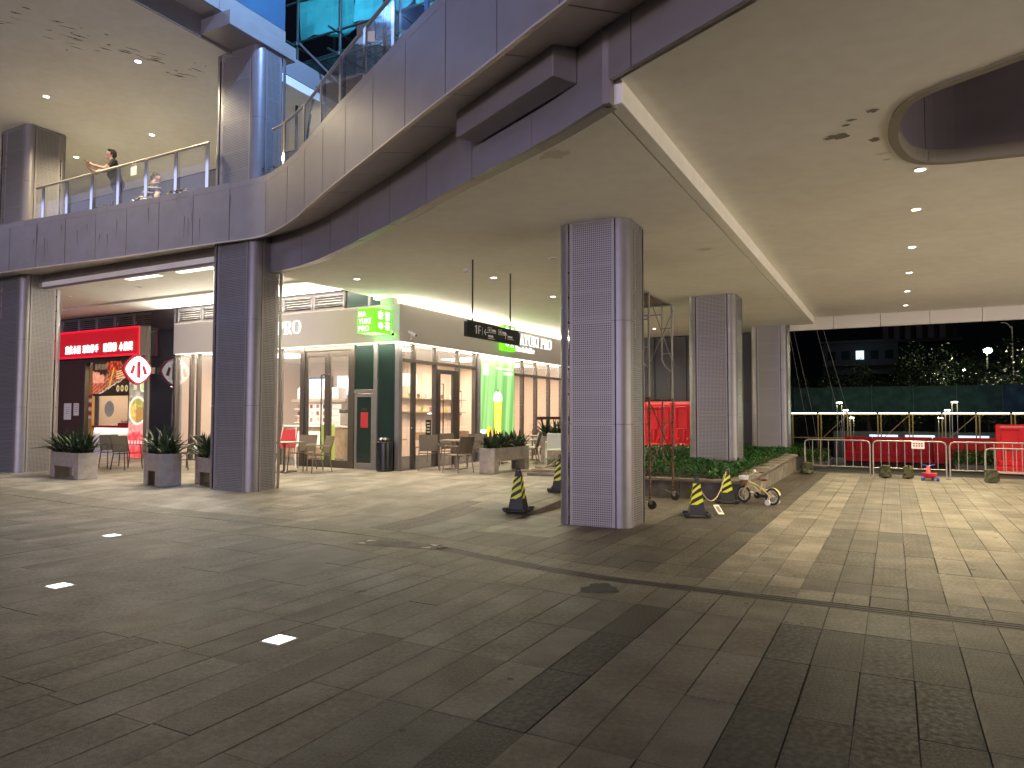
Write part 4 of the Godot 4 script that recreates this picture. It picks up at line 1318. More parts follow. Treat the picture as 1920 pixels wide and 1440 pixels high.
func make_tea_shop() -> void:
	var s := thing("tea_shop", "corner tea shop with grey sign band and tall glass fronts", "shop", Vector3.ZERO)
	# sign bands
	bc(s, "sign_band", Vector3(-19.45, 3.5, FZ), Vector3(FX, 4.42, FZ - 0.2), M.band_white, 0.008)
	bc(s, "side_sign_band", Vector3(FX + 0.003, 3.5, FZ + 0.003), Vector3(FX - 0.2, 4.44, -25.9), M.band_white, 0.008)
	bc(s, "band_infill", Vector3(-11.45, 4.423, FZ - 0.01), Vector3(FX - 0.21, 4.598, FZ - 0.2), M.band_white, 0.0)
	bc(s, "cove_strip", Vector3(FX - 0.3, 4.39, FZ - 0.3), Vector3(FX - 0.5, 4.41, -25.8), M.strip_warm, 0.0)
	area_light(s, Vector3(FX - 0.28, 4.425, -20.0), Vector3(0.75, -PI / 2, 0), Vector2(11.4, 0.1), Color(1.0, 0.97, 0.88), 55.0)
	bc(s, "cove_back", Vector3(FX - 0.75, 3.68, FZ - 0.21), Vector3(FX - 0.8, 4.598, -25.9), M.band_white, 0.0)
	for k in 6:
		louvre(s, -19.45 + k * 1.12, -18.33 + k * 1.12, 4.43, 4.925)
	bc(s, "clerestory_pane", Vector3(-12.68, 4.44, FZ - 0.16), Vector3(-11.95, 4.92, FZ - 0.18), M.glass_dark)
	bc(s, "clerestory_pane", Vector3(-11.88, 4.44, FZ - 0.16), Vector3(-11.45, 4.92, FZ - 0.18), M.glass_dark)
	bc(s, "mullion", Vector3(-11.95, 4.43, FZ - 0.12), Vector3(-11.88, 4.92, FZ - 0.2), M.trim)
	bc(s, "top_lip", Vector3(-19.45, 4.421, FZ - 0.001), Vector3(-11.4, 4.448, FZ - 0.006), M.band_white, 0.0)
	bc(s, "top_strip", Vector3(-19.4, 4.422, FZ - 0.012), Vector3(-11.4, 4.43, FZ - 0.035), M.strip_warm, 0.0)
	area_light(s, Vector3(-15.4, 4.45, FZ - 0.03), Vector3(PI / 2 + 0.85, 0, 0), Vector2(8.0, 0.05), Color(1.0, 0.97, 0.9), 27.0)
	# light lines under the bands
	bc(s, "light_strip", Vector3(-19.4, 3.485, FZ - 0.03), Vector3(FX - 0.03, 3.497, FZ - 0.08), M.strip_warm, 0.0)
	bc(s, "light_strip", Vector3(FX - 0.03, 3.485, FZ - 0.08), Vector3(FX - 0.08, 3.497, -25.8), M.strip_warm, 0.0)
	area_light(s, Vector3(-15.1, 3.47, FZ + 0.06), Vector3(-PI / 2, 0, 0), Vector2(8.4, 0.06), Color(1.0, 0.93, 0.83), 11.0)
	area_light(s, Vector3(FX + 0.06, 3.47, -19.9), Vector3(-PI / 2, 0, 0), Vector2(0.06, 11.4), Color(1.0, 0.93, 0.83), 15.0)
	# front facing the plaza: window left of the tall pillar, glass, double door, service door, dark corner pane
	for x in [-19.42, -18.72, -18.4, -17.6, -16.8, -15.9, -15.0]: mull_z(s, x, 0.2, 3.48)
	var px := [-19.42, -18.72, -18.4, -17.6, -16.8, -15.9, -15.0, -14.16]
	for k in px.size() - 1:
		bc(s, "glass_pane", Vector3(px[k] + 0.035, 0.22, FZ - 0.115), Vector3(px[k + 1] - 0.035, 3.48, FZ - 0.127), M.glass, 0.0)
	bc(s, "door_frame", Vector3(-14.2, 0.2, FZ - 0.03), Vector3(-14.06, 3.49, FZ - 0.2), M.frame_bronze)
	bc(s, "door_frame", Vector3(-12.43, 0.2, FZ - 0.03), Vector3(-12.31, 3.49, FZ - 0.2), M.frame_bronze)
	bc(s, "door_head", Vector3(-14.06, 3.36, FZ - 0.05), Vector3(-12.43, 3.49, FZ - 0.2), M.frame_bronze)
	for k in 2:
		var x0 := -14.055 + k * 0.815
		var leaf := Node3D.new()
		leaf.name = "door_leaf"
		s.add_child(leaf, true)
		var z := FZ - 0.1
		for e in [[x0, x0 + 0.11, 0.24, 3.35], [x0 + 0.7, x0 + 0.81, 0.24, 3.35]]:
			bc(leaf, "stile", Vector3(e[0], e[2], z + 0.025), Vector3(e[1], e[3], z - 0.025), M.frame_bronze)
		bc(leaf, "rail", Vector3(x0 + 0.11, 3.2, z + 0.024), Vector3(x0 + 0.7, 3.35, z - 0.024), M.frame_bronze)
		bc(leaf, "rail", Vector3(x0 + 0.11, 0.24, z + 0.024), Vector3(x0 + 0.7, 0.46, z - 0.024), M.frame_bronze)
		bc(leaf, "pane", Vector3(x0 + 0.11, 0.46, z + 0.006), Vector3(x0 + 0.7, 3.2, z - 0.006), M.glass, 0.0)
		var hx := x0 + (0.66 if k == 0 else 0.15)
		var kx := 0.1 if k == 0 else -0.1
		tb(leaf, "handle", [Vector3(hx + kx, 2.72, z + 0.02), Vector3(hx + kx * 0.5, 2.72, z + 0.1), Vector3(hx, 2.7, z + 0.1), Vector3(hx, 0.75, z + 0.1), Vector3(hx + kx * 0.5, 0.73, z + 0.1), Vector3(hx + kx, 0.73, z + 0.02)], 0.018, M.dark_alu, 8)
	# service door with red notice
	bc(s, "upper_pane", Vector3(-12.31, 2.3, FZ - 0.08), Vector3(-11.66, 3.48, FZ - 0.1), M.glass_dark, 0.0)
	bc(s, "transom", Vector3(-12.31, 2.2, FZ - 0.04), Vector3(-11.66, 2.3, FZ - 0.16), M.trim)
	var sd := Node3D.new()
	sd.name = "service_door"
	s.add_child(sd, true)
	bc(sd, "stile", Vector3(-12.3, 0.26, FZ - 0.05), Vector3(-12.22, 2.19, FZ - 0.1), M.trim)
	bc(sd, "stile", Vector3(-11.75, 0.26, FZ - 0.05), Vector3(-11.67, 2.19, FZ - 0.1), M.trim)
	bc(sd, "rail", Vector3(-12.22, 2.11, FZ - 0.051), Vector3(-11.75, 2.19, FZ - 0.1), M.trim)
	bc(sd, "rail", Vector3(-12.22, 0.26, FZ - 0.051), Vector3(-11.75, 0.42, FZ - 0.1), M.trim)
	bc(sd, "pane", Vector3(-12.22, 0.42, FZ - 0.07), Vector3(-11.75, 2.11, FZ - 0.09), M.glass_dark, 0.0)
	bc(sd, "notice", Vector3(-12.1, 1.32, FZ - 0.066), Vector3(-11.86, 1.72, FZ - 0.07), M.red_print, 0.0)
	bc(sd, "plate", Vector3(-12.08, 1.75, FZ - 0.066), Vector3(-11.9, 1.83, FZ - 0.07), M.black, 0.0)
	bc(s, "mullion", Vector3(-11.66, 0.2, FZ - 0.02), Vector3(-11.55, 3.49, FZ - 0.16), M.trim)
	bc(s, "corner_pane", Vector3(-11.55, 0.24, FZ - 0.07), Vector3(-10.98, 3.48, FZ - 0.09), M.glass_dark, 0.0)
	bc(s, "corner_post", Vector3(-10.98, 0.2, FZ - 0.02), Vector3(FX - 0.02, 3.49, FZ - 0.17), M.trim)
	# side front
	var zs := [-14.95, -15.92, -17.05, -17.98]
	for z in zs: mull_x(s, z, 0.2, 3.49)
	var all := [-14.38, -14.95, -15.92, -17.05, -17.98]
	for k in all.size() - 1:
		var za: float = all[k] - 0.035
		var zb: float = all[k + 1] + 0.035
		bc(s, "glass_pane", Vector3(FX - 0.115, 0.22, za), Vector3(FX - 0.127, 3.0, zb), M.glass, 0.0)
		bc(s, "fanlight_pane", Vector3(FX - 0.115, 3.09, za), Vector3(FX - 0.127, 3.48, zb), M.glass, 0.0)
		bc(s, "transom", Vector3(FX - 0.06, 3.0, za), Vector3(FX - 0.18, 3.09, zb), M.frame_bronze)
	# inner frame of the side door
	bc(s, "side_door_stile", Vector3(FX - 0.05, 0.25, -16.0), Vector3(FX - 0.11, 2.9, -16.12), M.frame_bronze)
	bc(s, "side_door_stile", Vector3(FX - 0.05, 0.25, -16.72), Vector3(FX - 0.11, 2.9, -16.98), M.frame_bronze)
	bc(s, "side_door_rail", Vector3(FX - 0.052, 2.78, -16.12), Vector3(FX - 0.11, 2.9, -16.72), M.frame_bronze)
	tb(s, "side_door_handle", [Vector3(FX - 0.03, 2.5, -16.14), Vector3(FX + 0.02, 2.5, -16.14), Vector3(FX + 0.02, 0.9, -16.14), Vector3(FX - 0.03, 0.9, -16.14)], 0.016, M.dark_alu)
	for z in [-20.36, -21.05, -22.05, -23.1, -24.2, -25.3]: mull_x(s, z, 0.2, 3.49)
	var right := [-20.36, -21.05, -22.05, -23.1, -24.2, -25.3]
	for k in right.size() - 1:
		var za: float = right[k] - 0.035
		var zb: float = right[k + 1] + 0.035
		bc(s, "glass_pane", Vector3(FX - 0.115, 0.22, za), Vector3(FX - 0.127, 2.95, zb), M.glass, 0.0)
		bc(s, "fanlight_pane", Vector3(FX - 0.115, 3.04, za), Vector3(FX - 0.127, 3.48, zb), M.glass, 0.0)
		bc(s, "transom", Vector3(FX - 0.06, 2.95, za), Vector3(FX - 0.18, 3.04, zb), M.frame_bronze)
	bc(s, "sill_rail", Vector3(FX - 0.06, 1.5, -22.09), Vector3(FX - 0.18, 1.6, -25.3), M.maroon)
	bc(s, "plinth", Vector3(FX - 0.02, 0.15, -14.4), Vector3(FX - 0.2, 0.25, -25.9), M.frame_bronze)
	bc(s, "plinth", Vector3(-19.4, 0.15, FZ - 0.03), Vector3(FX - 0.2, 0.24, FZ - 0.2), M.frame_bronze)
	# inside: floor, ceiling, walls
	bc(s, "inner_floor", Vector3(-19.4, 0.1, FZ - 0.21), Vector3(FX - 0.21, 0.25, -25.9), M.tile_floor, 0.0)
	bc(s, "inner_ceiling", Vector3(-19.4, 3.52, FZ - 0.21), Vector3(FX - 0.21, 3.66, -25.9), M.wall_warm, 0.0)
	bc(s, "back_wall", Vector3(-19.4, 0.25, -19.3), Vector3(-14.4, 3.52, -19.45), M.wall_warm, 0.0)
	bc(s, "partition", Vector3(-14.4, 0.25, -18.2), Vector3(-14.25, 3.52, -25.9), M.wall_warm, 0.0)
	bc(s, "side_wall", Vector3(-19.4, 0.25, FZ - 0.22), Vector3(-19.3, 3.52, -19.3), M.wall_warm, 0.0)
	bc(s, "end_wall", Vector3(-14.25, 0.25, -25.8), Vector3(FX - 0.2, 3.52, -25.9), M.wall_warm, 0.0)
	for k in 9:
		bc(s, "wall_panel", Vector3(-14.25, 0.6, -18.3 - k * 0.82), Vector3(-14.235, 3.3, -18.3 - k * 0.82 - 0.79), M.wall_warm, 0.004)
	# ceiling lamps inside
	for p in [[-16.8, -16.3, 2.4], [-12.6, -15.9, 2.4], [-12.6, -20.2, 2.4], [-12.6, -23.4, 2.4]]:
		var lp := bx(s, "ceiling_lamp", Vector3(p[0], 3.5, p[1]), Vector3(1.2, 0.03, 1.2), M.lamp_dim, 0.004)
		area_light(lp, Vector3(0, -0.03, 0), Vector3(-PI / 2, 0, 0), Vector2(1.2, 1.2), Color(1.0, 0.87, 0.74), 13.0)
	# row of frosted dots on the panes
	var dots := B.new()
	for z0 in [-14.5, -15.1, -16.25, -17.15, -22.3, -23.3]:
		for k in 4:
			dots.box(Vector3(FX - 0.112, 1.32, z0 - k * 0.13), Vector3(0.002, 0.035, 0.035))
	part(s, "frosted_dots", dots.mesh(), M.white).set_meta("kind", "stuff")
	# lettering on the bands
	var l1 := thing("white_sign_letters", "white glowing letters on the sign band beside the tall pillar", "sign letters", Vector3(-17.05, 3.86, FZ + 0.015))
	latin(l1, "NAYUKI PRO", Vector3.ZERO, 0.0, 0.36, M.letter_soft, true, false, 0.95)
	var l2 := thing("shop_name_letters", "white letters with a smaller line beneath, on the side sign band", "sign letters", Vector3(FX + 0.018, 3.98, -20.3))
	latin(l2, "NAYUKI PRO", Vector3.ZERO, PI / 2, 0.36, M.letter_soft, true, false, 0.92)
	latin(l2, "Tea & Coffee", Vector3(0, -0.24, -0.05), PI / 2, 0.17, M.letter_white, true, true, 0.9)
	# projecting green cube
	var c := thing("cube_sign", "glowing green cube sign with white writing at the shop corner", "sign", Vector3(-11.37, 3.97, -13.89))
	bx(c, "front_face", Vector3(0, 0, 0.3), Vector3(0.56, 0.6, 0.02), M.sign_green, 0.003)
	bx(c, "side_face", Vector3(0.29, 0, 0), Vector3(0.02, 0.6, 0.58), M.sign_green, 0.003)
	bx(c, "left_face", Vector3(-0.29, 0, 0), Vector3(0.02, 0.6, 0.58), M.sign_green, 0.003)
	bx(c, "bottom_face", Vector3(0, -0.285, 0), Vector3(0.56, 0.02, 0.58), M.sign_green_pale, 0.003)
	bx(c, "top_face", Vector3(0, 0.29, 0), Vector3(0.56, 0.02, 0.58), M.sign_green_pale, 0.003)
	latin(c, "NA", Vector3(-0.24, 0.1, 0.312), 0, 0.13, M.letter_white, false, false)
	latin(c, "YUKI", Vector3(-0.24, -0.08, 0.312), 0, 0.13, M.letter_white, false, false)
	latin(c, "PRO", Vector3(-0.24, -0.26, 0.312), 0, 0.13, M.letter_white, false, false)
	for k in 4:
		var ch: String = ["奈", "の", "雪", "茶"][k]
		part(c, "character", glyph(ch, 0.2, 0.21, 0.021), M.letter_white, Vector3(0.3, 0.03 - 0.25 * (k % 2), 0.25 - 0.27 * (k / 2)), Basis(Vector3.UP, PI / 2))
	area_light(c, Vector3(0, -0.297, 0.316), Vector3(0, PI, 0), Vector2(0.56, 0.012), Color(0.6, 1.0, 0.42), 0.12)
	area_light(c, Vector3(0.306, -0.297, 0), Vector3(0, -PI / 2, 0), Vector2(0.56, 0.012), Color(0.6, 1.0, 0.42), 0.12)
	area_light(c, Vector3(0, -0.3, 0), Vector3(-PI / 2, 0, 0), Vector2(0.5, 0.5), Color(0.6, 1.0, 0.5), 0.2)
	area_light(c, Vector3(0, 0.31, 0), Vector3(PI / 2, 0, 0), Vector2(0.5, 0.5), Color(0.6, 1.0, 0.5), 0.12)
	# green box on the side band
	var g := thing("green_box_sign", "flat glowing green box sign partly behind the hanging sign", "sign", Vector3(FX + 0.09, 4.09, -19.65))
	bx(g, "body", Vector3.ZERO, Vector3(0.16, 0.82, 0.8), M.sign_green, 0.006)
	for k in 4:
		var ch: String = ["奈", "の", "雪", "茶"][k]
		part(g, "character", glyph(ch, 0.26, 0.28, 0.028), M.letter_white, Vector3(0.075, 0.06 - 0.36 * (k % 2), 0.31 - 0.34 * (k / 2)), Basis(Vector3.UP, PI / 2))
	area_light(g, Vector3(0.084, -0.405, 0), Vector3(0, -PI / 2, 0), Vector2(0.8, 0.012), Color(0.6, 1.0, 0.42), 0.15)
	area_light(g, Vector3(0, 0.42, 0), Vector3(PI / 2, 0, 0), Vector2(0.14, 0.76), Color(0.6, 1.0, 0.5), 0.3)
	# light box with the drink print
	var lb := thing("poster_lightbox", "tall lit poster of a yellow iced drink on green cloth", "poster", Vector3(FX + 0.02, 1.86, -19.18))
	bx(lb, "case", Vector3(-0.07, 0, 0), Vector3(0.14, 3.24, 2.18), M.trim, 0.006)
	quad(lb, "print", Vector3(0.004, 0, 0), PI / 2, 2.12, 3.18, poster_material("drink_poster", drink_print(), 0.95))
	area_light(lb, Vector3(0.012, -1.595, 0), Vector3(0, -PI / 2, 0), Vector2(2.1, 0.02), Color(0.9, 1.0, 0.84), 1.0)
	# cameras on the band
	for k in 2:
		var cc := thing("security_camera", ["white security camera on the shop corner facing left", "white security camera on the side band facing right"][k], "camera", [Vector3(-10.98, 3.55, FZ + 0.02), Vector3(FX + 0.02, 3.56, -14.6)][k], [0.3, PI / 2 - 0.4][k], "security cameras at the tea shop corner")
		tb(cc, "bracket", [Vector3(0, 0, 0), Vector3(0, 0.02, 0.08), Vector3(0, 0.1, 0.1)], 0.012, M.white, 6)
		lt(cc, "body", [Vector2(0, -0.12), Vector2(0.035, -0.12), Vector2(0.04, -0.1), Vector2(0.04, 0.1), Vector2(0.03, 0.12), Vector2(0, 0.12)], M.white, Vector3(0, 0.15, 0.12), 12, Basis(Vector3.RIGHT, PI / 2 + 0.5) * Basis(Vector3.FORWARD, 0.4))
		lt(cc, "lens", [Vector2(0, 0.121), Vector2(0.03, 0.121), Vector2(0.03, 0.135), Vector2(0, 0.135)], M.black, Vector3(0, 0.15, 0.12), 12, Basis(Vector3.RIGHT, PI / 2 + 0.5) * Basis(Vector3.FORWARD, 0.4))
	make_tea_inside()

func make_tea_inside() -> void:
	var k := thing("service_counter", "long lit counter with glass front inside the tea shop", "counter", Vector3(-16.2, 0.25, -17.4))
	bx(k, "front", Vector3(0, 0.5, 0), Vector3(3.4, 1.0, 0.6), M.oak, 0.01)
	bx(k, "counter_top", Vector3(0, 1.03, 0), Vector3(3.5, 0.05, 0.7), M.wall_white, 0.008)
	bx(k, "lit_panel", Vector3(-0.2, 0.62, 0.31), Vector3(1.5, 0.5, 0.02), M.display_glow, 0.004)
	for i in 3:
		bx(k, "display_shelf", Vector3(-0.5, 1.15 + 0.22 * i, -0.1), Vector3(1.6, 0.02, 0.4), M.wall_white, 0.003)
	bx(k, "display_back", Vector3(-0.5, 1.4, -0.32), Vector3(1.7, 0.7, 0.03), M.display_glow, 0.003)
	for i in 18:
		lt(k, "jar", [Vector2(0, 0), Vector2(0.04, 0), Vector2(0.042, 0.1), Vector2(0.03, 0.13), Vector2(0, 0.13)], [M.oak, M.white, M.brown_leather, M.red_print, M.steel_dull][(i * 7) % 5], Vector3(-1.2 + 0.28 * (i % 6), 1.165 + 0.22 * (i / 6), 0.0), 8)
	bx(k, "hood", Vector3(-0.2, 1.86, -0.1), Vector3(2.3, 0.1, 0.55), M.steel_dull, 0.01)
	for i in 3:
		bx(k, "canister_box", Vector3(-0.9 + 0.62 * i, 2.1, -0.1), Vector3(0.55, 0.36, 0.4), M.wall_white, 0.02)
	var m := thing("coffee_machine", "dark coffee machine with white cups on the tea shop counter", "machine", Vector3(-15.15, 1.31, -17.35))
	bx(m, "body", Vector3(0, 0.2, 0), Vector3(0.5, 0.4, 0.4), M.steel_dull, 0.03)
	bx(m, "hood", Vector3(0, 0.46, 0), Vector3(0.55, 0.14, 0.42), M.black, 0.02)
	for i in 3:
		lt(m, "cup", [Vector2(0, 0), Vector2(0.035, 0), Vector2(0.045, 0.11), Vector2(0, 0.11)], M.white, Vector3(0.42 + 0.12 * i, 0, 0.05 * i), 10)
	for i in 2:
		var sc := thing("menu_screen", ["dark blue menu screen above the tea shop counter, left one", "bright white menu screen above the tea shop counter, right one"][i], "screen", Vector3([-17.0, -15.55][i], 2.62, -17.9), 0.0, "menu screens above the counter")
		bx(sc, "frame", Vector3.ZERO, Vector3(1.25, 0.62, 0.06), M.menu_screen if i == 1 else M.glass_blue, 0.01)
		bx(sc, "display", Vector3(0, 0.02, 0.035), Vector3(1.0, 0.42, 0.01), M.letter_white if i == 1 else M.menu_screen, 0.002)
		area_light(sc, Vector3(0, -0.3, 0.04), Vector3(0, PI, 0), Vector2(1.0, 0.012), Color(0.85, 0.9, 1.0), 0.08)
	var ki := thing("order_kiosk", "pale wooden cabinet standing just inside the tea shop door", "cabinet", Vector3(-13.35, 0.25, -15.7))
	bx(ki, "body", Vector3(0, 0.5, 0), Vector3(0.75, 1.0, 0.5), M.oak, 0.01)
	bx(ki, "top", Vector3(0, 1.02, 0), Vector3(0.8, 0.04, 0.55), M.brown_leather, 0.006)
	var gb := thing("green_bin", "bright lime green box standing behind the tea shop door", "box", Vector3(-15.0, 0.25, -16.2))
	bx(gb, "body", Vector3(0, 0.55, 0), Vector3(0.3, 1.1, 0.3), mat("lime", 0.35, 0.55, 0.05, 0.4), 0.02)
	bx(gb, "lid", Vector3(0, 1.12, 0), Vector3(0.32, 0.05, 0.32), M.white, 0.01)
	var pn := thing("pendant_lamp", "pale pleated drum lamp hanging inside the side window", "pendant lamp", Vector3(-11.85, 2.62, -15.75))
	var pl := B.new()
	for i in 36:
		var a := TAU * i / 36.0
		var e := TAU * (i + 1) / 36.0
		var r0 := 0.4 if i % 2 == 0 else 0.375
		var r1 := 0.4 if i % 2 == 1 else 0.375
		pl.q(Vector3(cos(a) * r0, -0.16, -sin(a) * r0), Vector3(cos(e) * r1, -0.16, -sin(e) * r1), Vector3(cos(e) * r1 * 0.86, 0.16, -sin(e) * r1 * 0.86), Vector3(cos(a) * r0 * 0.86, 0.16, -sin(a) * r0 * 0.86))
	part(pn, "shade", pl.mesh(), glow("shade_glow", 1.0, 0.86, 0.68, 0.75))
	tb(pn, "cord", [Vector3(0, 0.16, 0), Vector3(0, 0.9, 0)], 0.006, M.black, 6)
	lt(pn, "bulb", [Vector2(0, -0.06), Vector2(0.05, -0.03), Vector2(0.05, 0.03), Vector2(0, 0.06)], M.lamp_dim)
	for i in 3:
		var t := thing("inner_table", "%s wooden table inside the side window, counted from the corner" % ORD[i], "table", Vector3(-11.9, 0.25, -15.3 - i * 4.1 - (1.0 if i > 0 else 0.0)), 0.0, "tables inside the tea shop")
		bx(t, "top", Vector3(0, 0.74, 0), Vector3(0.6, 0.04, 0.6), M.oak, 0.01)
		bx(t, "stem", Vector3(0, 0.37, 0), Vector3(0.07, 0.7, 0.07), M.dark_alu)
		bx(t, "foot", Vector3(0, 0.015, 0), Vector3(0.4, 0.03, 0.4), M.dark_alu)
	var rc := thing("red_chair", "red chair with wooden legs inside the tea shop door", "chair", Vector3(-13.9, 0.25, -16.3), 0.5)
	bx(rc, "seat", Vector3(0, 0.44, 0), Vector3(0.42, 0.05, 0.42), M.red_print, 0.02)
	bx(rc, "backrest", Vector3(0, 0.72, 0.2), Vector3(0.42, 0.5, 0.05), M.red_print, 0.02)
	for p in [[-1, -1], [1, -1], [-1, 1], [1, 1]]:
		tb(rc, "leg", [Vector3(p[0] * 0.16, 0.42, p[1] * 0.16), Vector3(p[0] * 0.2, 0, p[1] * 0.2)], 0.016, M.oak, 6)
	# shelf, pictures and extinguisher on the partition seen through the side windows
	var sh := thing("wall_shelf", "long wooden wall shelf with cups seen through the side windows", "shelf", Vector3(-14.1, 1.75, -20.6))
	for i in 2:
		bx(sh, "board", Vector3(0, 0.45 * i, 0), Vector3(0.26, 0.035, 3.6), M.oak, 0.005)
	for i in 14:
		lt(sh, "cup", [Vector2(0, 0), Vector2(0.045, 0), Vector2(0.055, 0.15), Vector2(0, 0.15)], [M.white, M.lime, M.wicker][i % 3], Vector3(0, 0.02 + 0.45 * (i % 2), -1.6 + 0.24 * i), 10)
	for i in 3:
		var fr := thing("framed_print", "%s framed print on the inner wall, counted from the shop corner" % ORD[i], "picture", Vector3(-14.22, 2.1, -16.9 - 3.2 * i - (2.0 if i > 0 else 0.0)), 0.0, "framed prints inside the tea shop")
		bx(fr, "frame", Vector3.ZERO, Vector3(0.03, 0.9, 0.7), M.frame_bronze, 0.006)
		bx(fr, "sheet", Vector3(0.017, 0, 0), Vector3(0.004, 0.8, 0.6), M.wall_white, 0.0)
		bx(fr, "motif", Vector3(0.021, -0.08, 0.02), Vector3(0.004, 0.44, 0.3), [M.lime, M.cream, M.wicker][i], 0.0)
	var ex := thing("fire_extinguisher", "small red fire extinguisher box low behind the right side windows", "extinguisher", Vector3(-11.2, 0.95, -22.6))
	bx(ex, "box", Vector3.ZERO, Vector3(0.16, 0.42, 0.28), M.red_print, 0.01)
	bx(ex, "stand", Vector3(0, -0.45, 0), Vector3(0.1, 0.5, 0.2), M.frame_bronze, 0.01)
	for i in 4:
		var ic := thing("inner_chair", "%s wooden chair at the inner tables, counted from the shop corner" % ORD[i], "chair", Vector3(-12.45 + 0.1 * (i % 2), 0.25, -15.0 - 2.3 * i), 0.6 * i, "chairs inside the tea shop")
		bx(ic, "seat", Vector3(0, 0.45, 0), Vector3(0.42, 0.04, 0.42), M.oak, 0.015)
		bx(ic, "backrest", Vector3(0, 0.78, 0.2), Vector3(0.42, 0.24, 0.03), M.oak, 0.01)
		for q in [[-1, -1], [1, -1], [-1, 1], [1, 1]]:
			tb(ic, "leg", [Vector3(q[0] * 0.18, 0.88 if q[1] > 0 else 0.44, q[1] * 0.19), Vector3(q[0] * 0.19, 0, q[1] * 0.2)], 0.016, M.dark_alu, 6)
	var nb := thing("wall_notice", "framed black and white notice on the side window glass", "notice", Vector3(FX - 0.1, 1.32, -15.62))
	bx(nb, "sheet", Vector3.ZERO, Vector3(0.006, 0.4, 0.24), M.black, 0.001)
	for i in 4:
		bx(nb, "line", Vector3(0.004, 0.12 - 0.08 * i, 0.02 - 0.02 * (i % 2)), Vector3(0.002, 0.03, 0.14), M.paper, 0.0)

